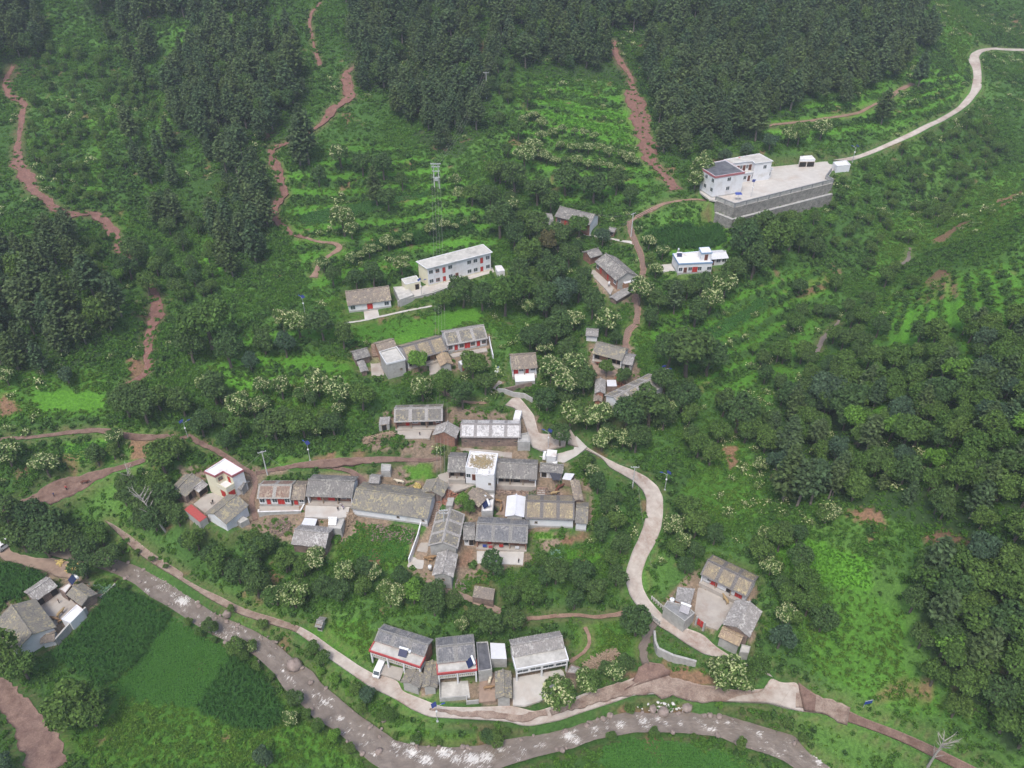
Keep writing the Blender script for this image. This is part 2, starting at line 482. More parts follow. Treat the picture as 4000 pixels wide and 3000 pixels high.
M['brick'] = m_stone('red_brick', (.33, .15, .10), (.27, .12, .085), (.24, .18, .15), 1.0, .24, .09, .012)
M['mud'] = m_plain('mud_wall', (.30, .17, .11), .2, 1.2, stain=(.18, .11, .08))
M['stone'] = m_stone('rubble_stone', (.30, .215, .18), (.21, .155, .135), (.17, .13, .11), 1.0, .55, .28, .035)
M['ashlar'] = m_stone('grey_stone_blocks', (.27, .25, .23), (.19, .18, .165), (.32, .31, .29), 1.0, .9, .45, .04)
M['red'] = m_plain('red_paint', (.42, .035, .03), .15, 2)
M['pinktrim'] = m_plain('pink_tile_trim', (.36, .13, .14), .1, 2)
M['redtrim'] = m_plain('red_tile_trim', (.40, .07, .07), .12, 2)
M['bluetrim'] = m_plain('blue_tile_trim', (.22, .32, .46), .1, 2)
M['brown'] = m_plain('brown_door_paint', (.12, .045, .03), .2, 2)
M['wood'] = m_plain('weathered_timber', (.26, .19, .13), .3, 3)
M['wood_red'] = m_plain('reddish_timber', (.30, .14, .09), .3, 3)
M['dark'] = m_plain('painted_interior_shade', (.025, .022, .02), .2, 2)  # near-black colour standing in for the shade inside doorways
M['metal'] = m_plain('galvanised_metal', (.55, .56, .57), .08, 2, rough=.45, metal=.4)
M['pole'] = m_plain('concrete_pole', (.50, .50, .48), .1, 2)
M['blue'] = m_plain('blue_plastic', (.03, .06, .28), .1, 2, rough=.4)
M['tankwhite'] = m_plain('white_enamel', (.72, .72, .72), .03, 2, rough=.35, spec=.5)
M['black'] = m_plain('black_rubber', (.02, .02, .02), .2, 3)
M['cloth'] = m_plain('dark_netting', (.05, .05, .06), .2, 3)
M['yellow'] = m_plain('straw', (.50, .38, .14), .25, 4)
M['rock'] = m_plain('brown_river_rock', (.24, .19, .165), .3, 1.5, stain=(.12, .1, .09))
M['steps_red'] = m_plain('reddish_step_stone', (.26, .175, .14), .25, 2)
M['rockpale'] = m_plain('pale_river_stone', (.55, .52, .49), .2, 1.5)
def m_glass(name, c, rough=.12):
    m, nt, b = mat(name)
    b.inputs['Base Color'].default_value = (*c, 1); b.inputs['Roughness'].default_value = rough; b.inputs['Specular IOR Level'].default_value = .6
    return m
M['glass'] = m_glass('window_glass', (.06, .075, .08))
M['panel'] = m_glass('solar_glass', (.01, .015, .06), .2)
M['bluepanel'] = m_glass('blue_solar_cell', (.02, .03, .13), .25)
M['tile_grey'] = m_roof('grey_roof_tiles', (.165, .155, .145), (.215, .20, .185), (.40, .38, .33), .7)
M['tile_brown'] = m_roof('brown_roof_tiles', (.195, .165, .14), (.235, .19, .15), (.40, .34, .24), .8)
M['tile_lichen'] = m_roof('lichen_roof_tiles', (.175, .162, .145), (.225, .205, .165), (.40, .345, .20), .7)
M['tile_pale'] = m_roof('pale_roof_tiles', (.27, .25, .235), (.22, .205, .19), (.50, .48, .45), .8)
M['tile_tan'] = m_roof('tan_roof_tiles', (.28, .21, .15), (.33, .25, .16), (.46, .36, .22), .8)
M['panel_dark'] = m_roof('panelled_grey_roof_tiles', (.15, .14, .13), (.21, .195, .165), (.42, .36, .22), .7, True, (.33, .31, .29))
M['panel_white'] = m_roof('panelled_whitish_roof_tiles', (.46, .44, .43), (.6, .58, .57), (.2, .19, .18), .8, True, (.29, .27, .26))
M['panel_blue'] = m_roof('panelled_bluish_roof_tiles', (.145, .145, .152), (.185, .182, .182), (.36, .34, .32), .6, True, (.24, .23, .215))
M['panel_red'] = m_roof('panelled_reddish_roof_tiles', (.22, .14, .11), (.24, .18, .14), (.40, .34, .26), .7, True, (.34, .32, .29))
M['panel_brown'] = m_roof('panelled_brown_roof_tiles', (.22, .185, .14), (.27, .22, .15), (.42, .35, .2), .8, True, (.17, .155, .145))
M['slate'] = m_roof('slate_roof_slabs', (.25, .235, .22), (.2, .19, .18), (.4, .38, .36), .7)

# ================================================================== LAYOUT of what presses pads into the relief
QUEUE = []                                  # building jobs, run after the ground is made

def layout_gable(A, B, R, h, base=None, pitch=26.0, dmin=1.0, dmax=6.0, dback=None):
    if base is None:
        pa, pb = hit(A, h), hit(B, h)
        base = float(hgt(T0, pa[0], pa[1]) + hgt(T0, pb[0], pb[1])) / 2
    pa, pb = on_plane(A, base + h), on_plane(B, base + h)
    u = pb[:2] - pa[:2]; L = float(np.linalg.norm(u)); u = u / L
    s = (B[0] - A[0]) * (R[1] - A[1]) - (B[1] - A[1]) * (R[0] - A[0])     # ridge side in the picture (y down)
    n = np.array([-u[1], u[0]]) if s < 0 else np.array([u[1], -u[0]])
    tp = math.tan(math.radians(pitch))
    d = ray(R)                             # front slope plane: z - ze = tp * ((P - pa) . n)
    den = d[2] - tp * (d[:2] @ n)
    t = (pa[2] + tp * ((CAMP[:2] - pa[:2]) @ n) - CAMP[2]) / den
    q = CAMP + d * t
    dh = float(np.clip((q[:2] - pa[:2]) @ n, dmin, dmax))
    rz = math.atan2(u[1], u[0])
    flip = (n @ np.array([-u[1], u[0]])) < 0
    if flip:                               # keep local x to the right, local y to the back
        pa, pb = pb, pa; u = -u; rz = math.atan2(u[1], u[0])
    c = (pa[:2] + pb[:2]) / 2
    db = dh if dback is None else dback
    foot = [pa[:2], pb[:2], pb[:2] + n * (dh + db), pa[:2] + n * (dh + db)]
    return dict(L=L, dh=dh, db=db, h=h, zb=base, c=(float(c[0]), float(c[1]), base), rz=rz, tp=tp, foot=foot)

PADS = []
def pad(poly, z, grow=.8, sigma=1.0, gain=2.0):
    PADS.append((poly, z, grow, sigma, gain))

def gable(name, label, A, B, R, h=2.8, base=None, wall='white', roof='tile_grey', front='', porch=0.0, pitch=26.0, cat='house', group=None, gwall=None,
          plinth=None, dmax=6.0, dback=None, over=.55, side='', posts='wood', ridge=True, sheet=False, back='', padgrow=.8, extra=None):
    lay = layout_gable(A, B, R, h, base, pitch, dmax=dmax, dback=dback)
    pad(lay['foot'], lay['zb'], padgrow)
    QUEUE.append((build_gable, dict(name=name, label=label, lay=lay, wall=wall, roof=roof, front=front, porch=porch, cat=cat, group=group, gwall=gwall or wall,
                                    plinth=plinth, over=over, side=side, posts=posts, ridge=ridge, sheet=sheet, back=back, extra=extra)))
    return lay['zb']

def flat(name, label, poly, h=3.2, base=None, wall='white', roof='roofcem', parapet=.45, trim=None, trim_h=.55, eave=0.0, open_=(), cat='house', group=None, plinth=None, padit=True, over_side=None, gwalls=None, extra=None):
    if base is None:
        q = [hit(p, h) for p in poly]
        base = float(np.mean([hgt(T0, p[0], p[1]) for p in q]))
    P = [on_plane(p, base + h)[:2] for p in poly]
    n = len(P)
    area = sum(P[i][0] * P[(i + 1) % n][1] - P[(i + 1) % n][0] * P[i][1] for i in range(n))
    if area < 0:
        P = P[::-1]
        open_ = [((n - 2 - o[0]) % n,) + tuple(o[1:]) for o in open_]
        if gwalls: gwalls = {(n - 2 - k) % n: v for k, v in gwalls.items()}
    if padit: pad(P, base)
    QUEUE.append((build_flat, dict(name=name, label=label, P=P, h=h, zb=base, wall=wall, roof=roof, parapet=parapet, trim=trim, trim_h=trim_h, eave=eave, open_=open_, cat=cat, group=group, plinth=plinth, gwalls=gwalls, extra=extra)))
    return base

# ------------------------------------------------------------------ builders
def offset_poly(P, d):                      # CCW polygon, positive d = outwards
    n = len(P); out = []
    for i in range(n):
        a, b, c = np.array(P[i - 1]), np.array(P[i]), np.array(P[(i + 1) % n])
        e1, e2 = (b - a) / (np.linalg.norm(b - a) + 1e-9), (c - b) / (np.linalg.norm(c - b) + 1e-9)
        n1, n2 = np.array([e1[1], -e1[0]]), np.array([e2[1], -e2[0]])
        m = n1 + n2; m = m / max(1e-6, m @ m) * 2
        k = np.linalg.norm(m)
        if k > 2.5: m = m / k * 2.5
        out.append(b + m * d)
    return out

def ring(mb, P, d_out, d_in, z0, z1, m=0):
    O, I = offset_poly(P, d_out), offset_poly(P, d_in)
    n = len(P)
    for i in range(n):
        j = (i + 1) % n
        mb.hull([(*O[i], z0), (*O[j], z0), (*I[j], z0), (*I[i], z0)], [(*O[i], z1), (*O[j], z1), (*I[j], z1), (*I[i], z1)], m)
    return mb

_cache = {}
def cached(key, fn):
    if key not in _cache: _cache[key] = fn()
    return _cache[key]

def put(me, name, parent, loc, rz=0.0):
    o = bpy.data.objects.new(name, me); o.location = loc; o.rotation_euler = (0, 0, rz)
    return link(o, parent)

def window(parent, loc, rz, w=1.0, h=1.0, frame='white', glass='glass'):
    w, h = round(w, 1), round(h, 1)
    def fr():
        b = MB(); t = .07
        b.box(-w / 2 - t, -w / 2, -.05, .04, 0, h); b.box(w / 2, w / 2 + t, -.05, .04, 0, h)
        b.box(-w / 2 - t, w / 2 + t, -.05, .04, h, h + t); b.box(-w / 2 - t - .05, w / 2 + t + .05, -.12, .04, -t, 0)
        b.box(-.025, .025, -.03, .04, 0, h)
        return b.mesh('window_frame', M[frame])
    o = put(cached(('wf', w, h, frame), fr), 'window', parent, loc, rz)
    put(cached(('wp', w, h, glass), lambda: MB().box(-w / 2, w / 2, -.01, .03, 0.002, h - .002).mesh('window_pane', M[glass])), 'pane', o, (0, 0, 0))
    return o

def door(parent, loc, rz, w=1.0, h=2.0, m='red', double=False):
    def fr():
        b = MB(); t = .08
        b.box(-w / 2 - t, -w / 2, -.07, .04, 0, h); b.box(w / 2, w / 2 + t, -.07, .04, 0, h); b.box(-w / 2 - t, w / 2 + t, -.07, .04, h, h + t)
        return b.mesh('door_frame', M['wood_red'])
    o = put(cached(('df', w, h), fr), 'door', parent, loc, rz)
    k = 2 if double else 1
    for i in range(k):
        lw = w / k
        def leaf():
            b = MB(); b.box(-lw / 2 + .01, lw / 2 - .01, -.03, .03, .01, h - .01)
            for z in (.25, h * .55): b.box(-lw / 2 + .1, lw / 2 - .1, -.045, -.03, z, z + h * .35)
            return b.mesh('door_leaf', M[m])
        put(cached(('dl', lw, h, m), leaf), 'leaf', o, (-w / 2 + lw * (i + .5), 0, 0))
    return o

def openings(parent, p0, p1, z, tokens, out_rz, hs=1.0):
    """tokens along the wall from p0 to p1: w window, s small window, W wide, d red door, D red double door, b brown door, o doorway panel painted dark as shade, O wide one, . nothing"""
    n = len(tokens)
    p0, p1 = np.asarray(p0, float), np.asarray(p1, float)
    L = np.linalg.norm(p1 - p0)
    for i, t in enumerate(tokens):
        if t in '. ': continue
        c = p0 + (p1 - p0) * (i + .5) / n
        loc = (c[0], c[1], z)
        if t == 'w': window(parent, (c[0], c[1], z + .9), out_rz, min(1.4, L / n * .72), 1.3)
        elif t == 's': window(parent, (c[0], c[1], z + 1.2), out_rz, .6, .6, 'wood')
        elif t == 'W': window(parent, (c[0], c[1], z + .9), out_rz, min(2.4, L / n * .85), 1.2)
        elif t == 'k': window(parent, (c[0], c[1], z + .9), out_rz, min(1.2, L / n * .7), 1.1, 'wood_red')
        elif t == 'd': door(parent, loc, out_rz, .95, 2.05, 'red')
        elif t == 'D': door(parent, loc, out_rz, 1.7, 2.2, 'red', True)
        elif t == 'b': door(parent, loc, out_rz, .95, 2.1, 'brown')
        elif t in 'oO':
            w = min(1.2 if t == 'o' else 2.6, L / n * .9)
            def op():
                b = MB(); b.box(-w / 2, w / 2, -.02, .03, 0, 1.9)  # flat panel on the solid wall, interior shade painted as its colour
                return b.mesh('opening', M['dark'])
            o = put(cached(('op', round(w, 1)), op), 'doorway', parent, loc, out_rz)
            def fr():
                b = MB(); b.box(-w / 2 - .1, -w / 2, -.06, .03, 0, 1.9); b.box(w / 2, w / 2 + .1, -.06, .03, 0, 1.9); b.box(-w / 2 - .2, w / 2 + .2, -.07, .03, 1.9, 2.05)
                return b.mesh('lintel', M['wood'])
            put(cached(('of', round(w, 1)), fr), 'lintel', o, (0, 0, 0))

def roof_slope(name, L, y0, z0, y1, z1, m, parent, per=.42, seed=0, thick=.14, sheet=False):
    """a slope of rows of cover tiles from the eave (y0, z0) up to the ridge (y1, z1)"""
    rs = np.random.default_rng(seed)
    if sheet: per, amp = .3, .035
    else: amp = .075
    nper = max(2, int(round(L / per)))
    prof = [(0, 0), (.30, 0), (.42, 1), (.88, 1)] if not sheet else [(0, 0), (.25, .7), (.5, 1), (.75, .7)]
    xs = np.array([(i + a) / nper * L - L / 2 for i in range(nper) for a, _ in prof] + [L / 2])
    hs = np.array([b for i in range(nper) for _, b in prof] + [0.0]) * amp
    rows = 7
    t = np.linspace(0, 1, rows)
    colj = np.repeat(rs.uniform(-.035, .035, nper), len(prof)); colj = np.append(colj, 0)
    sl = math.hypot(y1 - y0, z1 - z0)
    ny, nz = -(z1 - z0) / sl, (y1 - y0) / sl                     # slope normal (up) for y1>y0
    if y1 < y0: ny, nz = (z1 - z0) / sl, (y0 - y1) / sl
    V = []; UV = []
    nu = max(1, round(L / 3.9)) * 3.9 / L
    jag = np.repeat(rs.uniform(-.05, .06, nper), len(prof)); jag = np.append(jag, 0)
    for k in range(rows):
        wav = vnoise(xs * .35 + seed, np.full_like(xs, t[k] * 2 + seed), 3) * (.05 if not sheet else .015)
        up = hs + wav + (0 if sheet else colj * .5)
        tt = t[k] - (jag / sl if (k == 0 and not sheet) else 0)
        V.append(np.stack([xs, y0 + (y1 - y0) * tt + ny * up, z0 + (z1 - z0) * tt + nz * up], 1))
        UV.append(np.stack([(xs + L / 2) * nu, np.full_like(xs, t[k] * 4.4)], 1))
    nx = len(xs)
    V = np.concatenate(V); UV = np.concatenate(UV)
    lo = V.copy(); lo[:, 1] -= ny * thick; lo[:, 2] -= nz * thick
    Q = []
    for k in range(rows - 1):
        a = np.arange(nx - 1) + k * nx
        q = np.stack([a, a + 1, a + 1 + nx, a + nx], 1)
        Q.append(q if y1 > y0 else q[:, ::-1])
    top = np.concatenate(Q)
    base = len(V)
    # border: eave, ridge, two verges, plus an underside of four corners
    edge = []
    a = np.arange(nx - 1); edge.append(np.stack([a + 1, a, a + base, a + 1 + base], 1))
    a = np.arange(nx - 1) + (rows - 1) * nx; edge.append(np.stack([a, a + 1, a + 1 + base, a + base], 1))
    a = np.arange(rows - 1) * nx; edge.append(np.stack([a, a + nx, a + nx + base, a + base], 1))
    a = np.arange(rows - 1) * nx + nx - 1; edge.append(np.stack([a + nx, a, a + base, a + nx + base], 1))
    und = np.array([[base, base + (rows - 1) * nx, base + rows * nx - 1, base + nx - 1]])
    Q = np.concatenate([top] + edge + [und])
    me = from_arrays(name, np.concatenate([V, lo]), Q, m)
    uvl = me.uv_layers.new(name='UVMap')
    li = np.zeros(len(me.loops), np.int32); me.loops.foreach_get('vertex_index', li)
    uvl.data.foreach_set('uv', np.concatenate([UV, UV])[li].astype(np.float32).ravel())
    return link(bpy.data.objects.new(name, me), parent)

_seed = [0]
def build_gable(name, label, lay, wall, roof, front, porch, cat, group, gwall, plinth, over, side, posts, ridge, sheet, back, extra=None):
    _seed[0] += 1; sd = _seed[0]
    L, dh, db, h, tp = lay['L'], lay['dh'], lay['db'], lay['h'], lay['tp']
    e = empty(name, lay['c'], label, cat, group, lay['rz'])
    W, D, H = L / 2 - .3, dh + db, h + dh * tp
    hb = H - db * tp
    yo = min(over, dh * .4)
    def zr(y): return (h + y * tp if y <= dh else H - (y - dh) * tp) - .16
    y0, y1 = yo + porch, D - yo
    low = -1.6
    # walls: four slabs so that gables may differ from the fronts
    t = .28
    b = MB(); b.box(-W, W, y0, y0 + t, low, zr(y0)); b.build('front_wall', M[wall], e)
    b = MB(); b.box(-W, W, y1 - t, y1, low, zr(y1)); b.build('back_wall', M[wall], e)
    for s in (-1, 1):
        b = MB()
        x0, x1 = sorted((s * W, s * (W - t)))
        ys = [y0 + t, dh, y1 - t]
        if porch: ys = [y0 + t, max(y0 + t + .01, dh), y1 - t]
        pts = [(y0 + t, low), (y1 - t, low), (y1 - t, zr(y1 - t)), (ys[1], zr(ys[1])), (y0 + t, zr(y0 + t))]
        nv = len(b.v)
        b.v += [(x0, y, z) for y, z in pts] + [(x1, y, z) for y, z in pts]
        b.f += [(0, 4, 3, 2, 1), (5, 6, 7, 8, 9)] + [(i, (i + 1) % 5, 5 + (i + 1) % 5, 5 + i) for i in range(5)]
        b.m += [0] * 7
        g = b.build('gable_wall', M[gwall], e)
        if porch and s in (-1, 1):          # side wing walls of the porch
            b = MB(); b.box(x0, x1, yo, y0 + .0, low, zr(yo)); b.build('wing_wall', M[gwall], e)
    if plinth:
        b = MB(); ring(b, [(-W, y0), (W, y0), (W, y1), (-W, y1)], .04, .01, low, .5); b.build('plinth', M[plinth], e)
    if porch:
        b = MB(); b.box(-W - .1, W + .1, yo - .5, y0, low, .18); b.build('porch_floor', M['court'], e)
        npost = max(2, int(L / 3.4))
        for i in range(1, npost):
            x = -W + 2 * W * i / npost
            b = MB(); b.box(x - .11, x + .11, yo, yo + .22, .18, zr(yo) - .02); b.build('post', M[posts], e)
        b = MB(); b.box(-W, W, yo + .02, yo + .2, zr(yo) - .3, zr(yo) - .04); b.build('beam', M['wood'], e)
    if front: openings(e, (-W, y0), (W, y0), .18 if porch else .12, front, 0)
    if back: openings(e, (W, y1), (-W, y1), .12, back, math.pi)
    if side:
        openings(e, (W, y0), (W, y1), .12, side, math.pi / 2)
        openings(e, (-W, y1), (-W, y0), .12, side, -math.pi / 2)
    mm = M[roof]
    r = roof_slope('roof', L, 0, h, dh, H, mm, e, seed=sd, sheet=sheet)
    roof_slope('roof', L, D, hb, dh, H, mm, e, seed=sd + 500, sheet=sheet)
    if ridge:
        b = MB()
        n = max(4, int(L / .6)); rs = random.Random(sd)
        for i in range(n):
            xa, xb = -L / 2 + L * i / n, -L / 2 + L * (i + 1) / n - .02
            k = rs.uniform(0, .05) + (.12 if i in (0, n - 1) else 0)
            b.box(xa, xb, dh - .16, dh + .16, H - .06, H + .17 + k)
        b.build('ridge_cap', mm if not sheet else M['sheet'], r)
    if extra: extra(e, lay)
    return e

def build_flat(name, label, P, h, zb, wall, roof, parapet, trim, trim_h, eave, open_, cat, group, plinth, gwalls, extra=None):
    c = np.mean(P, 0)
    e = empty(name, (c[0], c[1], zb), label, cat, group)
    Q = [p - c for p in P]
    n = len(Q)
    Wp = offset_poly(Q, -eave) if eave else Q
    low = -1.6
    b = MB(); mats = [M[wall]]
    b.prism([tuple(p) for p in Wp], low, h - .12)
    if gwalls:
        for k, v in gwalls.items():
            mats.append(M[v]); b.m[-n + k] = len(mats) - 1
    b.build('wall', mats, e)
    b = MB(); b.prism([tuple(p) for p in Q], h - .118, h); rf = b.build('roof', M[roof], e)
    if parapet:
        b = MB(); ring(b, Q, 0.004, -.2, h - .1, h + parapet); b.build('parapet', M[trim] if trim and trim_h <= 0 else M[wall if wall != 'cream' else 'white'], rf)
    if trim:
        b = MB(); ring(b, Q, .14, .006, h + (parapet or 0) - trim_h, h + (parapet or 0) + .03); b.build('trim', M[trim], rf)
    if plinth:
        b = MB(); ring(b, Wp, .05, .01, low, .45); b.build('plinth', M[plinth], e)
    for o in open_:
        i, tok, z = o[0], o[1], o[2]
        p, q = Wp[i], Wp[(i + 1) % n]
        d = (q - p) / np.linalg.norm(q - p); nn = np.array([d[1], -d[0]])
        rz = math.atan2(nn[0], -nn[1])     # local -y points outwards
        openings(e, p + nn * .0, q + nn * .0, z, tok, rz)
    if extra: extra(e, Q, h)
    return e

def wall_run(name, label, px, height, thick=.3, m='grey', base=None, cap=None, cat='wall', depth=1.5, top=None, level=False, group=None, cap_w=.06):
    """a free-standing or retaining wall along pixels of its foot (or, with top=z, of its top)"""
    if top is not None:
        P = [on_plane(p, top) for p in px]
    else:
        P = [hit(p) for p in px]
    def job():
        c = np.mean([p[:2] for p in P], 0)
        zs = [top if top is not None else float(hgt(T1, p[0], p[1])) + height for p in P]
        if level: zs = [max(zs)] * len(zs)
        z0 = min(zs) - height
        e = empty(name, (c[0], c[1], z0), label, cat, group)
        b, cb = MB(), MB()
        Q = [np.array(p[:2]) - c for p in P]
        nrm = []
        for i in range(len(Q) - 1):
            d = Q[i + 1] - Q[i]; d = d / np.linalg.norm(d); nrm.append(np.array([-d[1], d[0]]))
        off = []
        for i in range(len(Q)):
            if i == 0: o = nrm[0]
            elif i == len(Q) - 1: o = nrm[-1]
            else:
                o = nrm[i - 1] + nrm[i]; o = o / max(.3, (o @ o) / 2)
            off.append(o)
        for i in range(len(Q) - 1):
            for mb, t, za, zb_ in ((b, thick / 2, -height - depth, 0), (cb, thick / 2 + cap_w, 0.003, .12)):
                if mb is cb and not cap: continue
                p, q, o1, o2 = Q[i], Q[i + 1], off[i] * t, off[i + 1] * t
                mb.hull([(*(p + o1), zs[i] - z0 + za), (*(q + o2), zs[i + 1] - z0 + za), (*(q - o2), zs[i + 1] - z0 + za), (*(p - o1), zs[i] - z0 + za)],
                        [(*(p + o1), zs[i] - z0 + zb_), (*(q + o2), zs[i + 1] - z0 + zb_), (*(q - o2), zs[i + 1] - z0 + zb_), (*(p - o1), zs[i] - z0 + zb_)])
        b.build('wall_body', M[m], e)
        if cap: cb.build('coping', M[cap], e)
    QUEUE.append((job, {}))

def yard(name, label, px, base=None, m='court', thick=.12, grow=.4):
    P = [hit(p) for p in px]
    z = float(np.mean([p[2] for p in P])) if base is None else base
    P = [on_plane(p, z) for p in px]
    pad([p[:2] for p in P], z, grow)
    YARDS.append((name, label, [p[:2] for p in P], z, m))
    return z
YARDS = []
STRIPS = []
def strip(name, label, A, B, m, n=60, k=6, dz=0.0, sm=6, wob=.0, lift=.02, sigma=1.1, cat=None, splat_it=True):
    """a road, path or river between two edges given in pixels"""
    A = resample([hit(p) for p in A], n); B = resample([hit(p) for p in B], n)
    A, B = smooth(A, 2), smooth(B, 2)
    c = (A + B) / 2
    zc = smooth(hgt(T0, c[:, 0], c[:, 1])[:, None], sm * 3)[:, 0] + dz
    STRIPS.append(dict(name=name, label=label, A=A, B=B, z=zc, m=m, k=k, wob=wob, lift=lift, sigma=sigma, splat=splat_it))

def path(name, label, px, width, m='soil', n=None, lift=.02, wob=.25, sm=4, dz=0.0):
    P = np.array([hit(p) for p in px])
    L = np.sum(np.linalg.norm(np.diff(P[:, :2], axis=0), axis=1))
    n = n or int(max(6, L / .9))
    P = smooth(resample(P, n), 4)
    w = np.interp(np.linspace(0, 1, n), np.linspace(0, 1, len(width)) if hasattr(width, '__len__') else [0, 1], width if hasattr(width, '__len__') else [width, width])
    d = np.gradient(P[:, :2], axis=0); d /= np.linalg.norm(d, axis=1, keepdims=True) + 1e-9
    nn = np.stack([-d[:, 1], d[:, 0]], 1)
    s = np.arange(n) * .9
    wa = w / 2 * (1 + wob * (vnoise(s * .35, s * 0, 5) + .7 * vnoise(s * 1.1, s * 0, 6))); wb = w / 2 * (1 + wob * (vnoise(s * .35, s * 0, 9) + .7 * vnoise(s * 1.1, s * 0, 8)))
    A, B = P.copy(), P.copy()
    A[:, :2] += nn * wa[:, None]; B[:, :2] -= nn * wb[:, None]
    zc = smooth(hgt(T0, P[:, 0], P[:, 1])[:, None], sm)[:, 0] + dz
    STRIPS.append(dict(name=name, label=label, A=A, B=B, z=zc, m=m, k=9, narrow=True, wob=0, lift=lift, sigma=.8 if name == 'gully' else 1.0, splat=True))

# ------------------------------------------------------------------ river and roads (edges read off the photograph)
t03, t13, t23, t33, t02, t12, t22, t32, t01, t11, t21, t31, t00, t10, t20, t30 = (T[k] for k in ((0,3),(1,3),(2,3),(3,3),(0,2),(1,2),(2,2),(3,2),(0,1),(1,1),(2,1),(3,1),(0,0),(1,0),(2,0),(3,0)))
RIV_N = [(60,1150),(180,1180),(285,1215),(340,1238),(375,1244),(410,1271),(428,1299),(462,1324),(512,1344),(550,1361),(598,1391),(628,1419),(673,1449),(690,1474),(728,1506),(773,1544),(823,1579),(853,1601),(903,1611),(965,1615),(1028,1611),(1106,1594),(1168,1586),(1231,1569),(1281,1554),(1356,1538),(1406,1541),(1481,1538),(1556,1541),(1606,1556),(1659,1571),(1715,1586),(1746,1626),(1789,1654),(1860,1700)]
RIV_S = [(60,1185),(170,1215),(250,1240),(292,1262),(325,1290),(375,1317),(410,1340),(450,1365),(495,1387),(553,1416),(593,1452),(615,1485),(653,1519),(680,1549),(728,1576),(775,1619),(803,1644),(850,1672),(950,1682),(1050,1668),(1106,1649),(1168,1631),(1241,1614),(1291,1594),(1376,1579),(1468,1580),(1556,1589),(1606,1611),(1653,1626),(1691,1640),(1734,1670),(1790,1710)]
strip('river', None, RIV_N, RIV_S, 'water', n=420, k=50, sm=10, dz=-.2, lift=0, splat_it=False)
strip('road', 'concrete road along the river bank',
      [(640,1350)] + t13([(380,428),(520,510),(640,600),(760,680),(890,770),(1010,838),(1100,850),(1230,900),(1260,990),(1440,1060),(1600,1125),(1850,1130),(2212,1115)]) + t23([(200,1170),(420,1100),(620,1010),(900,930),(1120,860),(1350,870),(1600,930),(1900,985),(2212,960)]) + t33([(0,890),(120,900),(265,890),(300,1000),(480,1060),(640,1120)]),
      [(632,1366)] + t13([(330,480),(480,590),(640,730),(830,860),(1000,980),(1200,1070),(1340,1160),(1500,1230),(1800,1245),(2212,1270)]) + t23([(60,1300),(160,1308),(420,1260),(640,1180),(860,1110),(1050,1040),(1250,1030),(1450,1050),(1700,1080),(2000,1110),(2212,1122)]) + t33([(120,1160),(280,1195),(470,1210),(540,1240)]),
      'road', n=200, k=10, dz=.1)
strip('dirt_road', 'muddy red dirt road continuing down the valley',
      t33([(268,890),(330,940),(480,1050),(640,1125),(850,1220),(1100,1310),(1350,1410),(1500,1480),(1700,1580),(1900,1680),(2100,1780)]),
      t33([(300,1190),(470,1212),(620,1270),(760,1300),(930,1360),(1100,1430),(1250,1500),(1400,1580),(1560,1659),(1700,1740),(1900,1860)]), 'mud', n=70, k=8, dz=.06, lift=.03)
strip('dirt_road', 'wet red dirt track running above the river past the trees',
      t02([(900,1175),(960,1195),(1050,1250),(1150,1320),(1300,1440),(1450,1540),(1600,1640)]) + t03([(1560,0),(1720,90),(1900,170),(2050,250),(2212,310)]) + t13([(150,350),(360,425)]) + [(648,1352)],
      t02([(930,1210),(1010,1290),(1100,1390),(1200,1480),(1330,1570),(1450,1640)]) + t03([(1520,20),(1650,100),(1800,200),(1950,280),(2100,350),(2212,385)]) + t13([(100,420),(330,482)]) + [(640,1368)],
      'silt', n=90, k=8, dz=.1)
strip('road', 'concrete road climbing from the river road past the grey pen into the village',
      t33([(0,830),(-60,800)]) + t23([(2150,800),(1920,735),(1650,690),(1500,600),(1380,510),(1260,440),(1180,360),(1060,250),(1015,180),(980,60),(978,0)]) + t22([(990,1600),(1010,1540),(1040,1450),(1090,1350),(1130,1250),(1155,1150),(1160,1000),(1130,930),(1050,850),(930,780),(840,730),(780,650),(640,580),(480,540)]),
      t33([(40,880),(-40,850)]) + t23([(2180,830),(2010,770),(1930,720),(1760,600),(1650,490),(1500,440),(1310,340),(1180,190),(1130,90),(1120,0)]) + t22([(1130,1600),(1170,1490),(1240,1370),(1290,1240),(1306,1120),(1305,980),(1260,880),(1160,790),(1050,735),(900,680),(780,620),(640,540),(540,440),(500,360)]),
      'road', n=170, k=8, dz=.1)
strip('road', 'concrete lane bending up past the stone barn to the small plaza',
      t22([(0,120),(60,100),(110,160),(190,260),(230,420),(320,420),(480,380)]) , t22([(-60,190),(20,220),(90,300),(130,420),(170,560),(260,600),(460,560)]), 'road', n=60, k=8, dz=.1)
strip('road', 'pale concrete road from the school yard round the wooded spur',
      t30([(560,1370),(760,1345),(1000,1250),(1250,1130),(1450,1030),(1640,920),(1750,790),(1780,660),(1770,580),(1735,500),(1760,440),(1830,408),(1960,402),(2212,420),(2400,440)]),
      t30([(720,1410),(850,1360),(1060,1270),(1280,1180),(1500,1070),(1740,910),(1840,780),(1840,660),(1830,570),(1815,510),(1850,462),(1950,440),(2212,448),(2400,470)]), 'road', n=120, k=6, dz=.15)
path('path', 'red earth path through the hamlet above the dirt bay to the field bend', t02([(0,475),(300,455),(700,405),(900,400),(1080,440),(1270,465),(1480,450),(1600,470)]), [1.6,1.4,2.2,2.5,1.6], 'mud')
path('path', 'sloping earth path with a dirt bay on the grassy hillside', t02([(0,1130),(120,1070),(220,1020),(400,940),(560,900),(720,850),(900,770),(1080,710),(1260,650)]), [3.5,4,4.5,9,7,5,3,2.2,1.8], 'mud')
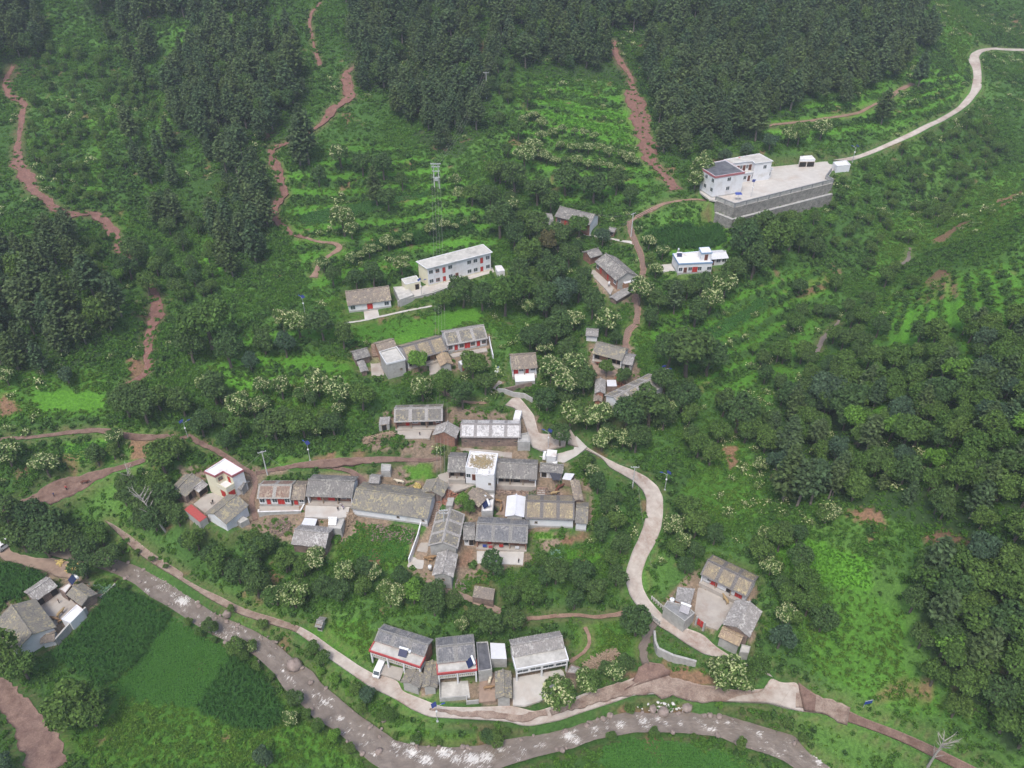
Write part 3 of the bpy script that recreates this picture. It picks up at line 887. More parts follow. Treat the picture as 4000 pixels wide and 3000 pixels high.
path('path', 'red earth footpath running down past the pink-trimmed house', t02([(1600,440),(1720,500),(1850,560),(1980,640),(2100,730),(2200,790),(2210,900),(2170,1000),(2210,1180)]), [2.4,1.6,1.5,1.5,1.4,1.2], 'mud')
path('path', 'footpath along the slope behind the long grey roofs', t12([(0,770),(180,730),(350,700),(500,690),(700,680),(900,665),(1100,645),(1300,655),(1500,660),(1600,640)]), [1.6,1.8,3.5,3.0,1.5,1.4], 'mud')
path('path', 'curved earth path ending behind the white-walled houses', t12([(480,705),(650,715),(800,740),(900,800),(935,860),(950,890)]), [1.5,1.4,1.6,2.0], 'mud')
path('path', 'thin earth track through the thicket below the village', t23([(-30,345),(100,370),(250,355),(420,340),(600,335),(720,360),(850,345),(970,320)]), [1.2,1.1,.9,1.4], 'soil')
path('path', 'loose earth path in front of the small stone sheds', t13([(1480,30),(1560,95),(1700,130),(1830,190),(1920,230),(2050,270),(2140,320)]), [1.3,2.0,1.3,1.6], 'court_brown')
path('path', 'winding footpath over the grass below the white porch house', t23([(470,760),(560,700),(650,640),(680,540),(630,440)]), .9, 'soil')
path('path', 'concrete strip path along the slope to the old houses', t11([(765,1132),(900,1115),(1100,1070),(1300,1025),(1520,985)]), .9, 'court_pale')
path('path', 'earth lane from the upper terraces towards the red gully', t11([(430,390),(550,430),(700,440),(745,480),(680,520),(600,570),(540,620),(500,740)]), [1.5,1.7,2.0,1.3,3.0], 'soil')
path('path', 'narrow earth path above the small plaza', [(953,842)] + Z8([(0,612),(120,675),(300,700),(380,690)]), 1.1, 'soil')
path('path', 'mossy footpath under the pine wood above the school', t30([(0,1085),(200,1060),(400,1040),(740,985)]) + t30([(1010,880),(1150,770),(1250,720)]), [2.2,2.2,1.8,2.5], 'soil')
path('path', 'red earth path to the school steps', t21([(980,290),(1060,225),(1180,160),(1320,95),(1450,75),(1600,60),(1760,90)]), [1.3,2.0,1.4,1.7], 'soil')
path('path', 'pale footpath to the brick house among the trees', t21([(620,370),(700,375),(840,400),(960,425),(1060,450)]), 1.1, 'court_pale')
path('path', 'dirt road cutting the slope below the maize compound', t03([(-60,930),(60,1010),(150,1130),(240,1250),(300,1400),(380,1560),(420,1700)]), [5,5,4.6,7,8.5], 'mud')
path('path', 'earth yard road at the hamlet above the dirt bay', [(-20,1150),(10,1195),(60,1212),(120,1222),(165,1240)], [3,3,2.6,4.5,5.5], 'court_brown')
# red landslip gullies
path('gully', 'red gravel gully cutting down beside the pine wood', t20([(880,350),(900,450),(950,560),(1020,650),(1030,760),(1050,850),(1090,950),(1120,1100),(1160,1250),(1190,1380),(1250,1440),(1330,1520),(1420,1640)]), [3,3,1.5,3.5,7.5,8,7,7,6,3,4], 'redsoil', wob=.4)
path('gully', 'bare red gully on the bushy slope', t00([(120,560),(60,680),(80,820),(210,900),(180,1100),(150,1300),(170,1450),(260,1600),(340,1700)]) + t01([(400,60),(480,150),(620,200),(800,180),(930,260),(1000,380),(1050,500),(1110,590)]), [1.5,3,3,1.5,2,5,4,3,3.5,3,3], 'redsoil', wob=.45)
path('gully', 'dry red stream bed between the two wooded spurs', t01([(1260,720),(1330,830),(1350,930),(1360,1040),(1310,1150),(1290,1300),(1270,1420),(1300,1530),(1200,1610),(1100,1670)]), [1.5,2,3,4.5,3,2,2.5,3], 'redsoil', wob=.4)
path('gully', 'red landslip scar zigzagging between pines and terraces', t10([(560,20),(480,110),(460,200),(510,430),(560,580)]), [1.5,1.2,1.0,2.0], 'redsoil', wob=.4)
path('gully', 'broad red landslip above the upper terraces', t10([(890,540),(780,640),(800,760),(800,850),(680,930),(580,1060),(440,1160),(280,1230),(130,1290),(130,1370),(190,1480),(220,1580),(250,1680)]) + t11([(160,120),(130,230),(250,300),(320,370),(430,395)]), [1,3.5,4,5,4,2,2.5,3,3,3.5,3,3,3.5,1.8,1.5], 'redsoil', wob=.4)
path('stream', 'short visible reach of the brook in the wooded ravine', t31([(1230,480),(1215,590),(1080,660)]), [.8,1.2,1.0], 'brook', wob=.4)
path('stream', 'stony brook bed between bushes below the terraces', t31([(620,1110),(560,1190),(470,1270),(420,1400)]), [1.0,1.6,1.2,1.4], 'brook', wob=.5)
path('stream', 'brook emerging under the road bridge', t23([(1260,380),(1215,430),(1180,500),(1150,600),(1140,700),(1155,770)]), [1.4,2,2.2,1.6], 'brook', wob=.35)
path('path', 'brown silt spread over the river road by the brook', t23([(330,1180),(500,1120),(700,1050),(900,990),(1150,950),(1400,960),(1700,1020),(2000,1045),(2212,1040)]) + t33([(120,1060),(300,1080),(480,1120),(700,1200)]), [1.5,2.5,3,3.5,6.5,4.5,3,2.6,2.4,4.5,5], 'silt', lift=.05, wob=.28, dz=.13)
path('path', 'brown silt streak along the river road bend', t13([(1500,1150),(1800,1190),(2100,1200),(2212,1210)]) + t23([(100,1240),(300,1180)]), [.5,1.2,1.6,2.0,1.5], 'silt', lift=.05, wob=.4, dz=.13)
STAIRS = [('long red stone stairway climbing beside the brick house to the school path', t21([(1070, 1140), (1085, 1050), (1070, 960), (1060, 900), (1140, 700), (1130, 620), (1110, 540), (1060, 420), (1020, 320), (1015, 250)]), 1.5, .55, 'soil'),
 ('red stone stairway winding down to the lichen-roofed farmhouse', t21([(990, 1380), (975, 1290), (1000, 1190), (1070, 1145)]), 1.6, .5, 'soil'),
 ('stepped stone lane between the mottled barn and the gabled house', Z5([(80, 1150), (110, 1060), (160, 900), (210, 750), (240, 640)]), 1.5, .5, 'court_brown'),
 ('short stone stairs from the plaza to the small white house', Z8([(445, 590), (480, 540), (525, 480)]), 1.3, .45, 'court'),
 ('stone stairs beside the slate sheds on the upper slope', t11([(1030, 1420), (1025, 1360), (1015, 1310)]), 1.3, .5, 'court_brown'),
 ('stone stairs below the low tiled gate shed', Z5([(1465, 745), (1460, 690), (1465, 640)]), 2.0, .5, 'court'),
 ('red earth steps from the gully up to the school', t21([(1080, 215), (1150, 180), (1230, 140)]), 1.6, .7, 'soil')]
for _l, _p, _w, _t, _m in STAIRS: path('path', 'bare earth under the ' + _l, _p, _w + .7, 'soil', lift=-.02)
path('wash', 'red mud washed out by the brook across the road', t23([(1150,760),(1200,830),(1230,900)]), [3,9,12], 'mud', lift=.06)

# ================================================================== BUILDINGS (pixels read off the photograph)

def balcony(depth, trim, drop=.5, col_m='white', wins=None):
    def f(e, lay):
        W, h, yo = lay['L'] / 2, lay['h'], .55
        zt = h - drop
        zf = zt * .53
        b = MB(); b.box(-W, W, -depth, yo, zt - .2, zt); s = b.build('porch_roof', M['roofcem'], e)
        b = MB(); ring(b, [(-W, -depth), (W, -depth), (W, yo - .2), (-W, yo - .2)], .1, -.12, zt - .35, zt + .3); b.build('trim', M[trim], s)
        b = MB(); b.box(-W + .1, W - .1, -depth + .15, yo, zf - .2, zf); fl = b.build('balcony_floor', M['grey'], e)
        if wins:
            b = MB(); b.box(-W + .1, W - .1, -depth + .15, -depth + .4, zf, zt - .36); b.build('porch_wall', M['white'], e)
            openings(e, (-W + .1, -depth + .15), (W - .1, -depth + .15), zf - .55, wins, 0)
        else:
            r = MB(); r.box(-W + .15, W - .15, -depth + .2, -depth + .32, zf + .8, zf + .9); r.build('handrail', M['white'], fl)
            n = int(W * 2 / .45)
            for i in range(n):
                x = -W + .3 + (2 * W - .6) * i / (n - 1)
                put(cached('bal', lambda: MB().tube([(0, 0, 0), (0, 0, .3), (0, 0, .8)], [.04, .09, .05], 6).mesh('baluster', M['cream'])), 'baluster', fl, (x, -depth + .26, zf))
        n = max(3, int(W * 2 / 4) + 1)
        for i in range(n):
            x = -W + .25 + (2 * W - .5) * i / (n - 1)
            b = MB(); b.box(x - .18, x + .18, -depth + .12, -depth + .48, -1.2, zt - .22); b.build('pillar', M[col_m], e)
        openings(e, (-W, yo), (W, yo), zf + .05, 'wdwdw' if not wins else 'd.d', 0)
    return f

def podium(e, Q, h):                      # the ground floor fills the notch of the upper storey and carries a balcony
    X = Q[0] + Q[2] - Q[1] if len(Q) == 6 else Q[0]
    a = sorted(range(6), key=lambda i: 0)
    # corners of the full rectangle: the three outer corners and their missing fourth
    ctr = np.mean(Q, 0)
    best = None
    for i in range(6):
        p, q, r = Q[i - 1], Q[i], Q[(i + 1) % 6]
        cr = (q - p)[0] * (r - q)[1] - (q - p)[1] * (r - q)[0]
        if cr < 0: best = i                # the inner corner
    k = best
    p, q, r = Q[k - 1], Q[k], Q[(k + 1) % 6]
    quad = [p, p + r - q, r, q]
    b = MB(); b.prism([tuple(v) for v in offset_poly(quad, -.02)], -1.6, 3.3); g = b.build('ground_floor', M['cream'], e)
    b = MB(); b.prism([tuple(v) for v in offset_poly(quad, .12)], 3.302, 3.42); b.build('balcony_floor', M['roofwhite'], g)
    for u, v in ((quad[0], quad[1]), (quad[1], quad[2])):
        d = (v - u) / np.linalg.norm(v - u); nn = np.array([d[1], -d[0]])
        b = MB(); b.hull([(*(u + nn * .1), 3.43), (*(v + nn * .1), 3.43), (*(v - nn * .08), 3.43), (*(u - nn * .08), 3.43)], [(*(u + nn * .1), 4.3), (*(v + nn * .1), 4.3), (*(v - nn * .08), 4.3), (*(u - nn * .08), 4.3)])
        b.build('balcony_wall', M['cream'], g)
        openings(e, u, v, .1, 'D', math.atan2(nn[0], -nn[1]))
# --- the two-storey block on the upper slope
zA = 31.0
flat('teaching_block', 'long white two-storey block with cream side and pale flat roof', t11([(1475,665),(2045,522),(1962,452),(1380,602)]), 6.9, zA, 'white', 'roofcem', .15, eave=.5, cat='building',
     open_=((0, 'wkdw..wwdw', 3.55), (0, 'wkdwb.wwdw', .15)), gwalls={3: 'cream'}, plinth='cream')
flat('annex_house', 'small cream flat-roofed annex beside the white two-storey block', t11([(1290,800),(1422,770),(1385,722),(1255,752)]), 2.9, zA, 'cream', 'roofcem', .12, cat='house', open_=((0, '.o', .1),))
flat('shed', 'low grey concrete shed with sagging slab roof below the white block', t11([(1240,935),(1366,890),(1302,812),(1185,822)]), 2.4, 29.6, 'grey', 'roofcem', .1, cat='shed')
flat('gate_lodge', 'tiny white gatehouse at the end of the white two-storey block', t11([(2085,690),(2150,680),(2120,635),(2065,640)]), 1.8, zA, 'white', 'roofwhite', .15, cat='hut')
yard('terrace', 'concrete terrace in front of the white block', t11([(1365,915),(1700,800),(2060,690),(2040,650),(1480,800),(1330,860)]), zA, 'court_pale')
wall_run('retaining_wall', 'grey cement retaining wall holding up the terrace of the white two-storey block', t11([(1222,945),(1370,905),(1540,865),(1720,800)]), 3.2, .4, 'grey', top=zA + .35, cap='roofcem')
# --- house with brown tiles left of it
gable('tiled_house', 'white house with brown tiled roof and wide red recessed door, alone on a slope', t11(790, 985), t11(1172, 935), t11(955, 838), 2.9, 29.0, 'white', 'tile_brown', 'w.D.w', 0.0, plinth='grey', pitch=30)
yard('forecourt', 'small concrete forecourt of the lone white house', t11([(930,1030),(1050,1010),(1070,1085),(940,1105)]), 28.7, 'court_pale')
# --- cluster at (920,760)
gable('tiled_house', 'white house with grey three-bay roof and red doors on a cement platform', t11(1650, 1330), t11(2005, 1268), t11(1780, 1183), 2.8, 27.0, 'white', 'panel_dark', 'kdkDkdk', pitch=28, plinth='grey')
yard('terrace', 'cement platform in front of the grey three-bay house', t11([(1670,1400),(1990,1345),(2000,1375),(1700,1430)]), 26.8, 'court')
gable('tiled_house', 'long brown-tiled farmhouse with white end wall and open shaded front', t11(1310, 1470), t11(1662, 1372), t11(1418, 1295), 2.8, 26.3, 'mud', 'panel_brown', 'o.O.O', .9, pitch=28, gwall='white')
gable('shed', 'small shed with sandy yellow tile roof and pale block walls', t11(1548, 1402), t11(1592, 1508), t11(1632, 1440), 2.4, 25.8, 'grey', 'tile_tan', cat='shed', pitch=28)
flat('flat_roof_house', 'narrow two-storey house with white-edged flat roof and bare cement walls', t11([(1130,1488),(1288,1450),(1215,1345),(1068,1388)]), 5.4, 24.9, 'grey', 'roofcem', .35, 'white', .5, open_=((0, '.s', 1.0),))
gable('tiled_house', 'low brown-tiled house tucked behind the narrow cement-walled house', t11(1062, 1384), t11(1222, 1342), t11(1120, 1292), 3.0, 26.0, 'mud', 'tile_brown', pitch=24)
gable('shed', 'small dark slate shed at the end of the cement-walled house', t11(855, 1455), t11(990, 1420), t11(915, 1365), 2.0, 25.2, 'stone', 'tile_grey', 'o.', cat='shed')
gable('shed', 'low slate-roofed pig shed with broken grey slabs', t11(868, 1458), t11(905, 1558), t11(915, 1485), 1.8, 24.4, 'stone', 'slate', cat='shed', pitch=16, ridge=False)
yard('yard', 'trodden yard between the slate sheds and the cement-walled house', t11([(985,1440),(1060,1400),(1110,1590),(1000,1590)]), 24.6, 'court')
yard('yard', 'cement yard under the yellow tile shed', t11([(1490,1470),(1590,1450),(1600,1560),(1500,1580)]), 25.6, 'court')
flat('privy', 'tiny grey privy with white slab roof and red door beside a low wall', t11([(1770,1500),(1820,1480),(1795,1445),(1745,1465)]), 2.2, 25.5, 'grey', 'roofwhite', .1, cat='hut', open_=((0, 'd', .02),))
wall_run('boundary_wall', 'thin pale wall running downhill beside the grey three-bay house', t11([(2015,1290),(2030,1380),(2050,1450)]), 1.6, .25, 'white')
# --- brick houses above the gully
gable('tiled_house', 'brick farmhouse with long grey roof and whitewashed gable among the trees', t21(365, 212), t21(672, 287), t21(560, 160), 3.0, 38.0, 'brick', 'tile_grey', 'wd.w.', pitch=28, gwall='white')
flat('shed', 'low grey-roofed lean-to beside the brick farmhouse', t21([(255,240),(360,238),(345,185),(262,180)]), 2.0, 38.0, 'grey', 'slate', 0, cat='shed')
gable('hut', 'tiny brick hut below the brick farmhouse', t21(828, 340), t21(885, 350), t21(865, 312), 1.9, None, 'brick', 'slate', 'o', cat='hut', pitch=22)
gable('tiled_house', 'brick house with big grey roof running downhill beside the steps', t21(712, 602), t21(900, 768), t21(905, 612), 2.9, 33.0, 'brick', 'tile_grey', 'wd.d.w', .0, pitch=28, gwall='grey')
gable('shed', 'brick store with small tiled roof behind the big grey-roofed brick house', t21(680, 572), t21(785, 540), t21(705, 500), 2.7, 33.5, 'brick', 'tile_grey', cat='shed', pitch=24)
yard('yard', 'pale trodden yard of the brick house beside the steps', t21([(655,680),(720,670),(880,830),(850,890),(800,830)]), 32.4, 'court')
flat('awning', 'bright metal awning on timber props at the brick gable', t21([(975,790),(1098,765),(1080,735),(950,768)]), 2.6, 32.0, 'mud', 'sheet', 0, cat='awning', padit=False)
gable('pen', 'curved grey-slab animal pen below the brick house', t21(905, 940), t21(1060, 850), t21(930, 880), 1.7, 31.0, 'stone', 'slate', cat='pen', pitch=14, ridge=False, dmax=2.2)
flat('flat_roof_house', 'modern white house with blue-edged flat roof and red double door', t21([(1442,625),(1732,612),(1615,520),(1390,540)]), 3.6, 36.0, 'white', 'roofwhite', .35, 'bluetrim', .5, open_=((0, 'wbwDw.W', .15),), plinth='grey')
flat('roof_tower', 'small white stair tower with blue cap on the flat-roofed house', t21([(1640,530),(1728,525),(1700,480),(1618,485)]), 6.4, 36.0, 'white', 'roofwhite', .2, 'bluetrim', .45, open_=((0, 'b', 3.7),), cat='tower', padit=False)
gable('tiled_house', 'white cottage with white sheet roof adjoining the blue-edged house', t21(1712, 585), t21(1875, 572), t21(1785, 520), 2.6, 35.8, 'white', 'sheet', 'bww', pitch=16, sheet=True)
yard('yard', 'pale yard next to the blue-edged white house', t21([(1285,630),(1390,620),(1420,680),(1290,690)]), 35.7, 'court_pale')
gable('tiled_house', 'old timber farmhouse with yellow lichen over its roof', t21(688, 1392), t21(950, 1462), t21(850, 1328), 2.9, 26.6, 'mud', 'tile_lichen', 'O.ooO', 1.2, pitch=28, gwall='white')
gable('shed', 'grey slab-roofed kitchen joined to the lichen-roofed farmhouse', t21(945, 1482), t21(1040, 1500), t21(1000, 1415), 2.6, 25.9, 'grey', 'slate', 'o', cat='shed', pitch=20)
gable('shed', 'small pale slate shed above the lichen-roofed farmhouse', t21(635, 1242), t21(745, 1250), t21(690, 1190), 2.2, 27.5, 'white', 'slate', cat='shed', pitch=22)
yard('yard', 'earth yard below the lichen-roofed farmhouse', t21([(680,1470),(800,1480),(960,1590),(730,1570)]), 26.0, 'court_brown')
gable('tiled_house', 'large old grey-brown roof half hidden by dark trees', Z4(790, 1080), Z4(1560, 690), Z4(1000, 715), 3.0, 22.8, 'white', 'panel_dark', pitch=24, dmax=5.5)
gable('shed', 'wooden barn with pale plank roof beside the half-hidden house', Z4(320, 820), Z4(330, 580), Z4(420, 690), 2.6, 23.0, 'wood_red', 'slate', cat='shed', pitch=24)
gable('shed', 'brown timber pigsty with patched tiles below the plank-roofed barn', Z4(300, 960), Z4(310, 830), Z4(380, 900), 2.2, 22.0, 'wood_red', 'tile_brown', cat='shed', pitch=24)
flat('shed', 'small stone shed with white sheet roof between barn and half-hidden house', Z4([(540,700),(705,700),(690,590),(530,590)]), 2.0, 23.6, 'stone', 'sheet', 0, cat='shed')
# --- house above the plaza
gable('tiled_house', 'small white house with mottled roof and red doors above a white slab', Z8(632, 368), Z8(890, 350), Z8(735, 215), 2.7, 24.2, 'white', 'tile_brown', 'DwdW', .8, pitch=30)
flat('cistern', 'bright white slab-topped cistern in front of the small white house', Z8([(668,485),(862,472),(855,398),(658,405)]), 1.2, 23.2, 'grey', 'tankwhite', 0, cat='cistern')
wall_run('retaining_wall', 'brick and cement retaining wall under the white slab', Z8([(555,585),(830,545)]), 1.2, .4, 'stone')
wall_run('retaining_wall', 'curved grey wall behind the small plaza', Z8([(490,600),(560,600),(650,620),(760,640),(840,690)]), 1.6, .35, 'grey')
yard('plaza', 'small pale concrete plaza where the lane meets the climbing road', t22([(150,440),(330,415),(480,360),(545,440),(650,545),(560,620),(450,680),(300,650),(170,600)]), 17.35, 'court_pale', grow=.8)
# --- brick porch house and barn
gable('tiled_house', 'brick porch house with three tiled panels framed by pale tile', t12(1190, 332), t12(1614, 320), t12(1405, 207), 3.0, 20.6, 'brick', 'panel_dark', 'kdwoow', 1.3, pitch=26)
yard('yard', 'cement drying yard of the brick porch house', t12([(1225,385),(1530,385),(1500,470),(1220,475)]), 20.4, 'court')
flat('shed', 'small open shed with white corrugated lid next to the brick porch house', t12([(1060,360),(1150,345),(1160,280),(1070,285)]), 2.0, 21.0, 'grey', 'slate', 0, cat='shed', open_=((0, 'o', 0),))
gable('barn', 'brick barn with pointed gable facing the lane', t12(1560, 352), t12(1522, 442), t12(1640, 370), 2.8, 19.6, 'brick', 'tile_pale', cat='barn', pitch=28)
gable('barn', 'big stone barn with whitish panelled roof', t12(1762, 462), Z5(1215, 35), t12(1990, 345), 3.4, 18.2, 'stone', 'panel_white', 's.s.s.s', cat='barn', pitch=24, dmax=7)
flat('water_tank', 'grey cement tank with white rim beside the stone barn', Z5([(1175,100),(1332,100),(1310,-20),(1195,0)]), 2.6, 18.2, 'grey', 'grey', .5, cat='tank')
flat('hut', 'white slab-roofed hut at the back of the stone barn', Z8([(645,855),(712,860),(732,775),(668,770)]), 2.2, 20.0, 'white', 'roofwhite', .12, cat='hut')
yard('lane_yard', 'earth strip in front of the stone barn', t12([(1660,540),(1780,580),(2210,640),(2212,590),(1780,550)]), 17.6, 'court')
# --- village heart
gable('tiled_house', 'grey-tiled house joined to one side of the tall white box house', Z5(305, 455), Z5(530, 462), Z5(450, 268), 2.9, 16.9, 'stone', 'tile_grey', 'O.O', 1.0, pitch=26)
flat('box_house', 'tall white box house with straw drying on its flat roof', Z5([(585,205),(935,240),(885,505),(655,495),(670,425),(530,410)]), 5.6, 15.6, 'white', 'roofwhite', .5, open_=((2, '.s', 1.2), (4, 'wb', 1.6)), plinth='grey')
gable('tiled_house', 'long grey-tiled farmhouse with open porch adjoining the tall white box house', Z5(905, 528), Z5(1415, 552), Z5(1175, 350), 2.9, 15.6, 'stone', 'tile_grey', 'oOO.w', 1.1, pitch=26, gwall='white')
gable('shed', 'low tiled gate shed at the end of the long grey farmhouse', Z5(1442, 452), Z5(1736, 478), Z5(1590, 362), 2.4, 15.8, 'white', 'tile_grey', 'o.o', cat='shed', pitch=20, dback=.8)
gable('barn', 'crooked brown-tiled barn along the village edge', Z5(1822, 560), Z5(1872, 812), Z5(1905, 660), 2.4, 14.6, 'stone', 'tile_brown', cat='barn', pitch=20, dmax=2.6)
flat('shed', 'patched white-sheeted lean-to at the brown barn', Z5([(1725,540),(1830,555),(1880,475),(1760,465)]), 2.3, 15.0, 'wood', 'sheet', 0, cat='shed')
gable('tiled_house', 'long mottled grey roof above a plain white back wall', Z5(1265, 1030), Z5(1878, 1052), Z5(1560, 815), 3.4, 12.8, 'white', 'panel_brown', '.s.....', pitch=26, plinth='grey', gwall='grey')
gable('tiled_house', 'short lichen-patched roof joined to the long white-walled house', Z5(1882, 1085), Z5(2040, 1098), Z5(1960, 893), 3.2, 12.7, 'white', 'tile_lichen', pitch=26, plinth='grey')
gable('barn', 'barn with bright white sheet roof between the village houses', Z5(1045, 748), Z5(1020, 1000), Z5(1150, 850), 3.0, 13.2, 'grey', 'sheet', cat='barn', pitch=15, sheet=True, side='.s.')
flat('flat_roof_shed', 'white flat-roofed shed carrying a solar water heater', Z5([(728,945),(868,942),(892,730),(755,725)]), 2.9, 13.2, 'grey', 'roofwhite', .2, cat='shed')
yard('cattle_yard', 'muddy cattle yard between white sheds', Z5([(880,760),(1030,770),(1015,990),(870,980)]), 13.0, 'court_brown')
gable('barn', 'old barn with crumbling brown slate roof', Z5(528, 745), Z5(692, 888), Z5(668, 695), 2.4, 14.0, 'stone', 'tile_brown', cat='barn', pitch=24, dmax=4)
gable('tiled_house', 'long gabled house with mottled roof running down the slope', Z5(172, 945), Z5(66, 1368), Z5(298, 1105), 2.9, 12.6, 'grey', 'panel_dark', pitch=25, dmax=5)
gable('tiled_house', 'pale-tiled annex below the long gabled house', t12(1568, 1455), t12(1520, 1655), t12(1632, 1540), 3.0, 11.2, 'grey', 'tile_pale', pitch=24, dmax=3.5, side='.s.')
gable('tiled_house', 'brick house with bluish panelled roof and laundry in its porch', Z5(650, 1305), Z5(1296, 1340), Z5(985, 1100), 3.0, 11.8, 'brick', 'panel_blue', 'wd.o.w', 1.2, pitch=26)
gable('tiled_house', 'narrow white annex next to the brick laundry house', Z5(500, 1290), Z5(646, 1292), Z5(585, 1130), 2.7, 11.9, 'white', 'tile_grey', 'wo', pitch=26)
yard('yard', 'broad clean cement yard of the brick laundry house', Z5([(672,1430),(1255,1440),(1240,1600),(670,1580)]), 11.6, 'court_pale')
yard('alley', 'earth alley through the village heart', Z5([(150,400),(300,330),(560,540),(640,620),(400,700),(250,650)]), 15.4, 'court')
yard('alley', 'rubble-strewn strip below the long grey farmhouse', Z5([(890,620),(1700,700),(1850,760),(1250,750),(880,700)]), 13.9, 'court_brown')
yard('alley', 'rubble yard beside the crumbling barn', Z5([(250,650),(500,640),(480,900),(180,930)]), 13.8, 'court_brown')
flat('hut', 'small cement hut under the bright green tree', Z5([(290,870),(370,870),(395,770),(310,770)]), 1.9, 13.6, 'grey', 'grey', 0, cat='hut')
yard('terrace', 'pale cement terrace at the lower end of the gabled house', t12([(1300,1590),(1440,1600),(1465,1480),(1350,1470)]), 10.4, 'court_pale')
wall_run('boundary_wall', 'long pale wall beside the terrace of the gabled house', t12([(1440,1190),(1400,1310),(1370,1400),(1320,1530)]), 1.8, .25, 'white')
yard('yard', 'narrow yard between pale wall and gabled house', t12([(1440,1280),(1510,1300),(1480,1460),(1390,1440)]), 11.2, 'court')
gable('barn', 'grey and yellow mottled barn roof at the head of the stepped lane', t12(1475, 825), t12(1418, 938), t12(1540, 870), 2.6, 15.0, 'stone', 'tile_lichen', cat='barn', pitch=24)
# --- left row
gable('tiled_house', 'white house with two reddish roof panels behind a grey yard wall', t12(5, 992), t12(297, 992), t12(165, 872), 2.9, 14.6, 'white', 'panel_red', 'wdwDw', pitch=26, plinth='grey')
gable('tiled_house', 'low brown-roofed wing joined to the reddish-panelled house', t12(300, 1002), t12(420, 1002), t12(370, 880), 2.4, 14.6, 'grey', 'tile_brown', 'dw', pitch=24)
yard('yard', 'walled cement yard of the reddish-panelled house', t12([(30,1055),(385,1050),(380,1100),(30,1110)]), 14.2, 'court')
wall_run('yard_wall', 'grey cement yard wall with pale coping before the reddish-panelled house', t12([(22,1085),(22,1105),(385,1095),(430,1010)]), 2.4, .25, 'grey', top=14.9, cap='roofwhite')
gable('tiled_house', 'brick house with large dark grey roof and white end walls', t12(426, 972), t12(832, 987), t12(650, 835), 3.1, 15.0, 'brick', 'tile_grey', 'kd.DoKk'.replace('K', 'w'), 1.2, pitch=26, gwall='white')
yard('yard', 'pale cement yard where two people stand before the dark-roofed brick house', t12([(430,1050),(810,1060),(790,1150),(700,1160),(420,1150)]), 14.7, 'court_pale')
gable('tiled_house', 'very long mottled farmhouse with white wall at one end', t12(816, 1078), t12(1482, 1168), t12(1200, 948), 2.9, 14.2, 'white', 'tile_lichen', '.....s..s', pitch=24, plinth='grey')
gable('hut', 'small grey hut with pale metal roof on the lawn behind the long farmhouse', t12(970, 852), t12(1062, 860), t12(1030, 800), 2.0, 16.6, 'grey', 'slate', cat='hut', pitch=24)
flat('water_tank', 'cement tank hut holding a round white cistern', t12([(1080,755),(1160,758),(1168,700),(1085,695)]), 1.8, 17.5, 'grey', 'grey', .3, cat='tank')
gable('tiled_house', 'pale-roofed stone house at the foot of the cement yard', t12(300, 1385), t12(600, 1420), t12(490, 1275), 3.2, 11.8, 'stone', 'tile_pale', pitch=26)
flat('flat_roof_shed', 'cement flat roof with boiler gear between yard and stone house', t12([(620,1240),(735,1255),(765,1165),(650,1160)]), 3.0, 12.3, 'grey', 'roofcem', .1, cat='shed')
flat('shed', 'shed under crooked white metal sheets at the yard corner', t12([(380,1235),(505,1238),(530,1165),(420,1155)]), 2.2, 12.9, 'stone', 'sheet', 0, cat='shed')
# --- compound by the maize with the pink trim
flat('villa', 'two-storey villa with pink-edged white flat roof and cream front', Z1([(885,415),(1230,195),(1548,388),(1355,492),(1205,408),(1060,492)]), 6.6, 15.4, 'cream', 'roofwhite', .35, 'pinktrim', .7, open_=((4, 'k', 3.6), (3, 'd', 3.6)), gwalls={2: 'white'}, extra=podium)
gable('tiled_house', 'yellowed tile farmhouse next to the pink-edged villa', Z1(850, 552), Z1(556, 845), Z1(520, 590), 2.8, 15.2, 'stone', 'tile_lichen', 'oo', pitch=24)
gable('shed', 'small spotted tile shed between farmhouse and villa', Z1(945, 632), Z1(775, 768), Z1(775, 630), 2.4, 15.2, 'wood', 'tile_pale', 'O', cat='shed', pitch=20, dback=.6)
gable('tiled_house', 'grey-green tiled house with white ends below the villa yard', Z1(1255, 1322), Z1(1650, 987), Z1(1250, 965), 2.9, 14.0, 'white', 'tile_lichen', pitch=25)
flat('shed', 'red metal lean-to with torn silver sheet at the yard edge', Z1([(525,1060),(795,1278),(918,1192),(650,970)]), 2.2, 14.6, 'grey', 'redsheet', 0, cat='shed')
gable('shed', 'small grey tiled store tucked behind the villa terrace', Z1(1400, 690), Z1(1515, 728), Z1(1520, 600), 2.3, 15.0, 'grey', 'tile_grey', cat='shed', pitch=22, dmax=2.4)
flat('shed', 'low grey slab shed below the villa houses', Z1([(1410,1235),(1500,1300),(1640,1225),(1520,1165)]), 1.8, 13.0, 'grey', 'roofcem', 0, cat='shed')
yard('yard', 'trodden inner yard of the villa', Z1([(690,970),(900,800),(1100,760),(1230,860),(920,1150)]), 14.8, 'court')
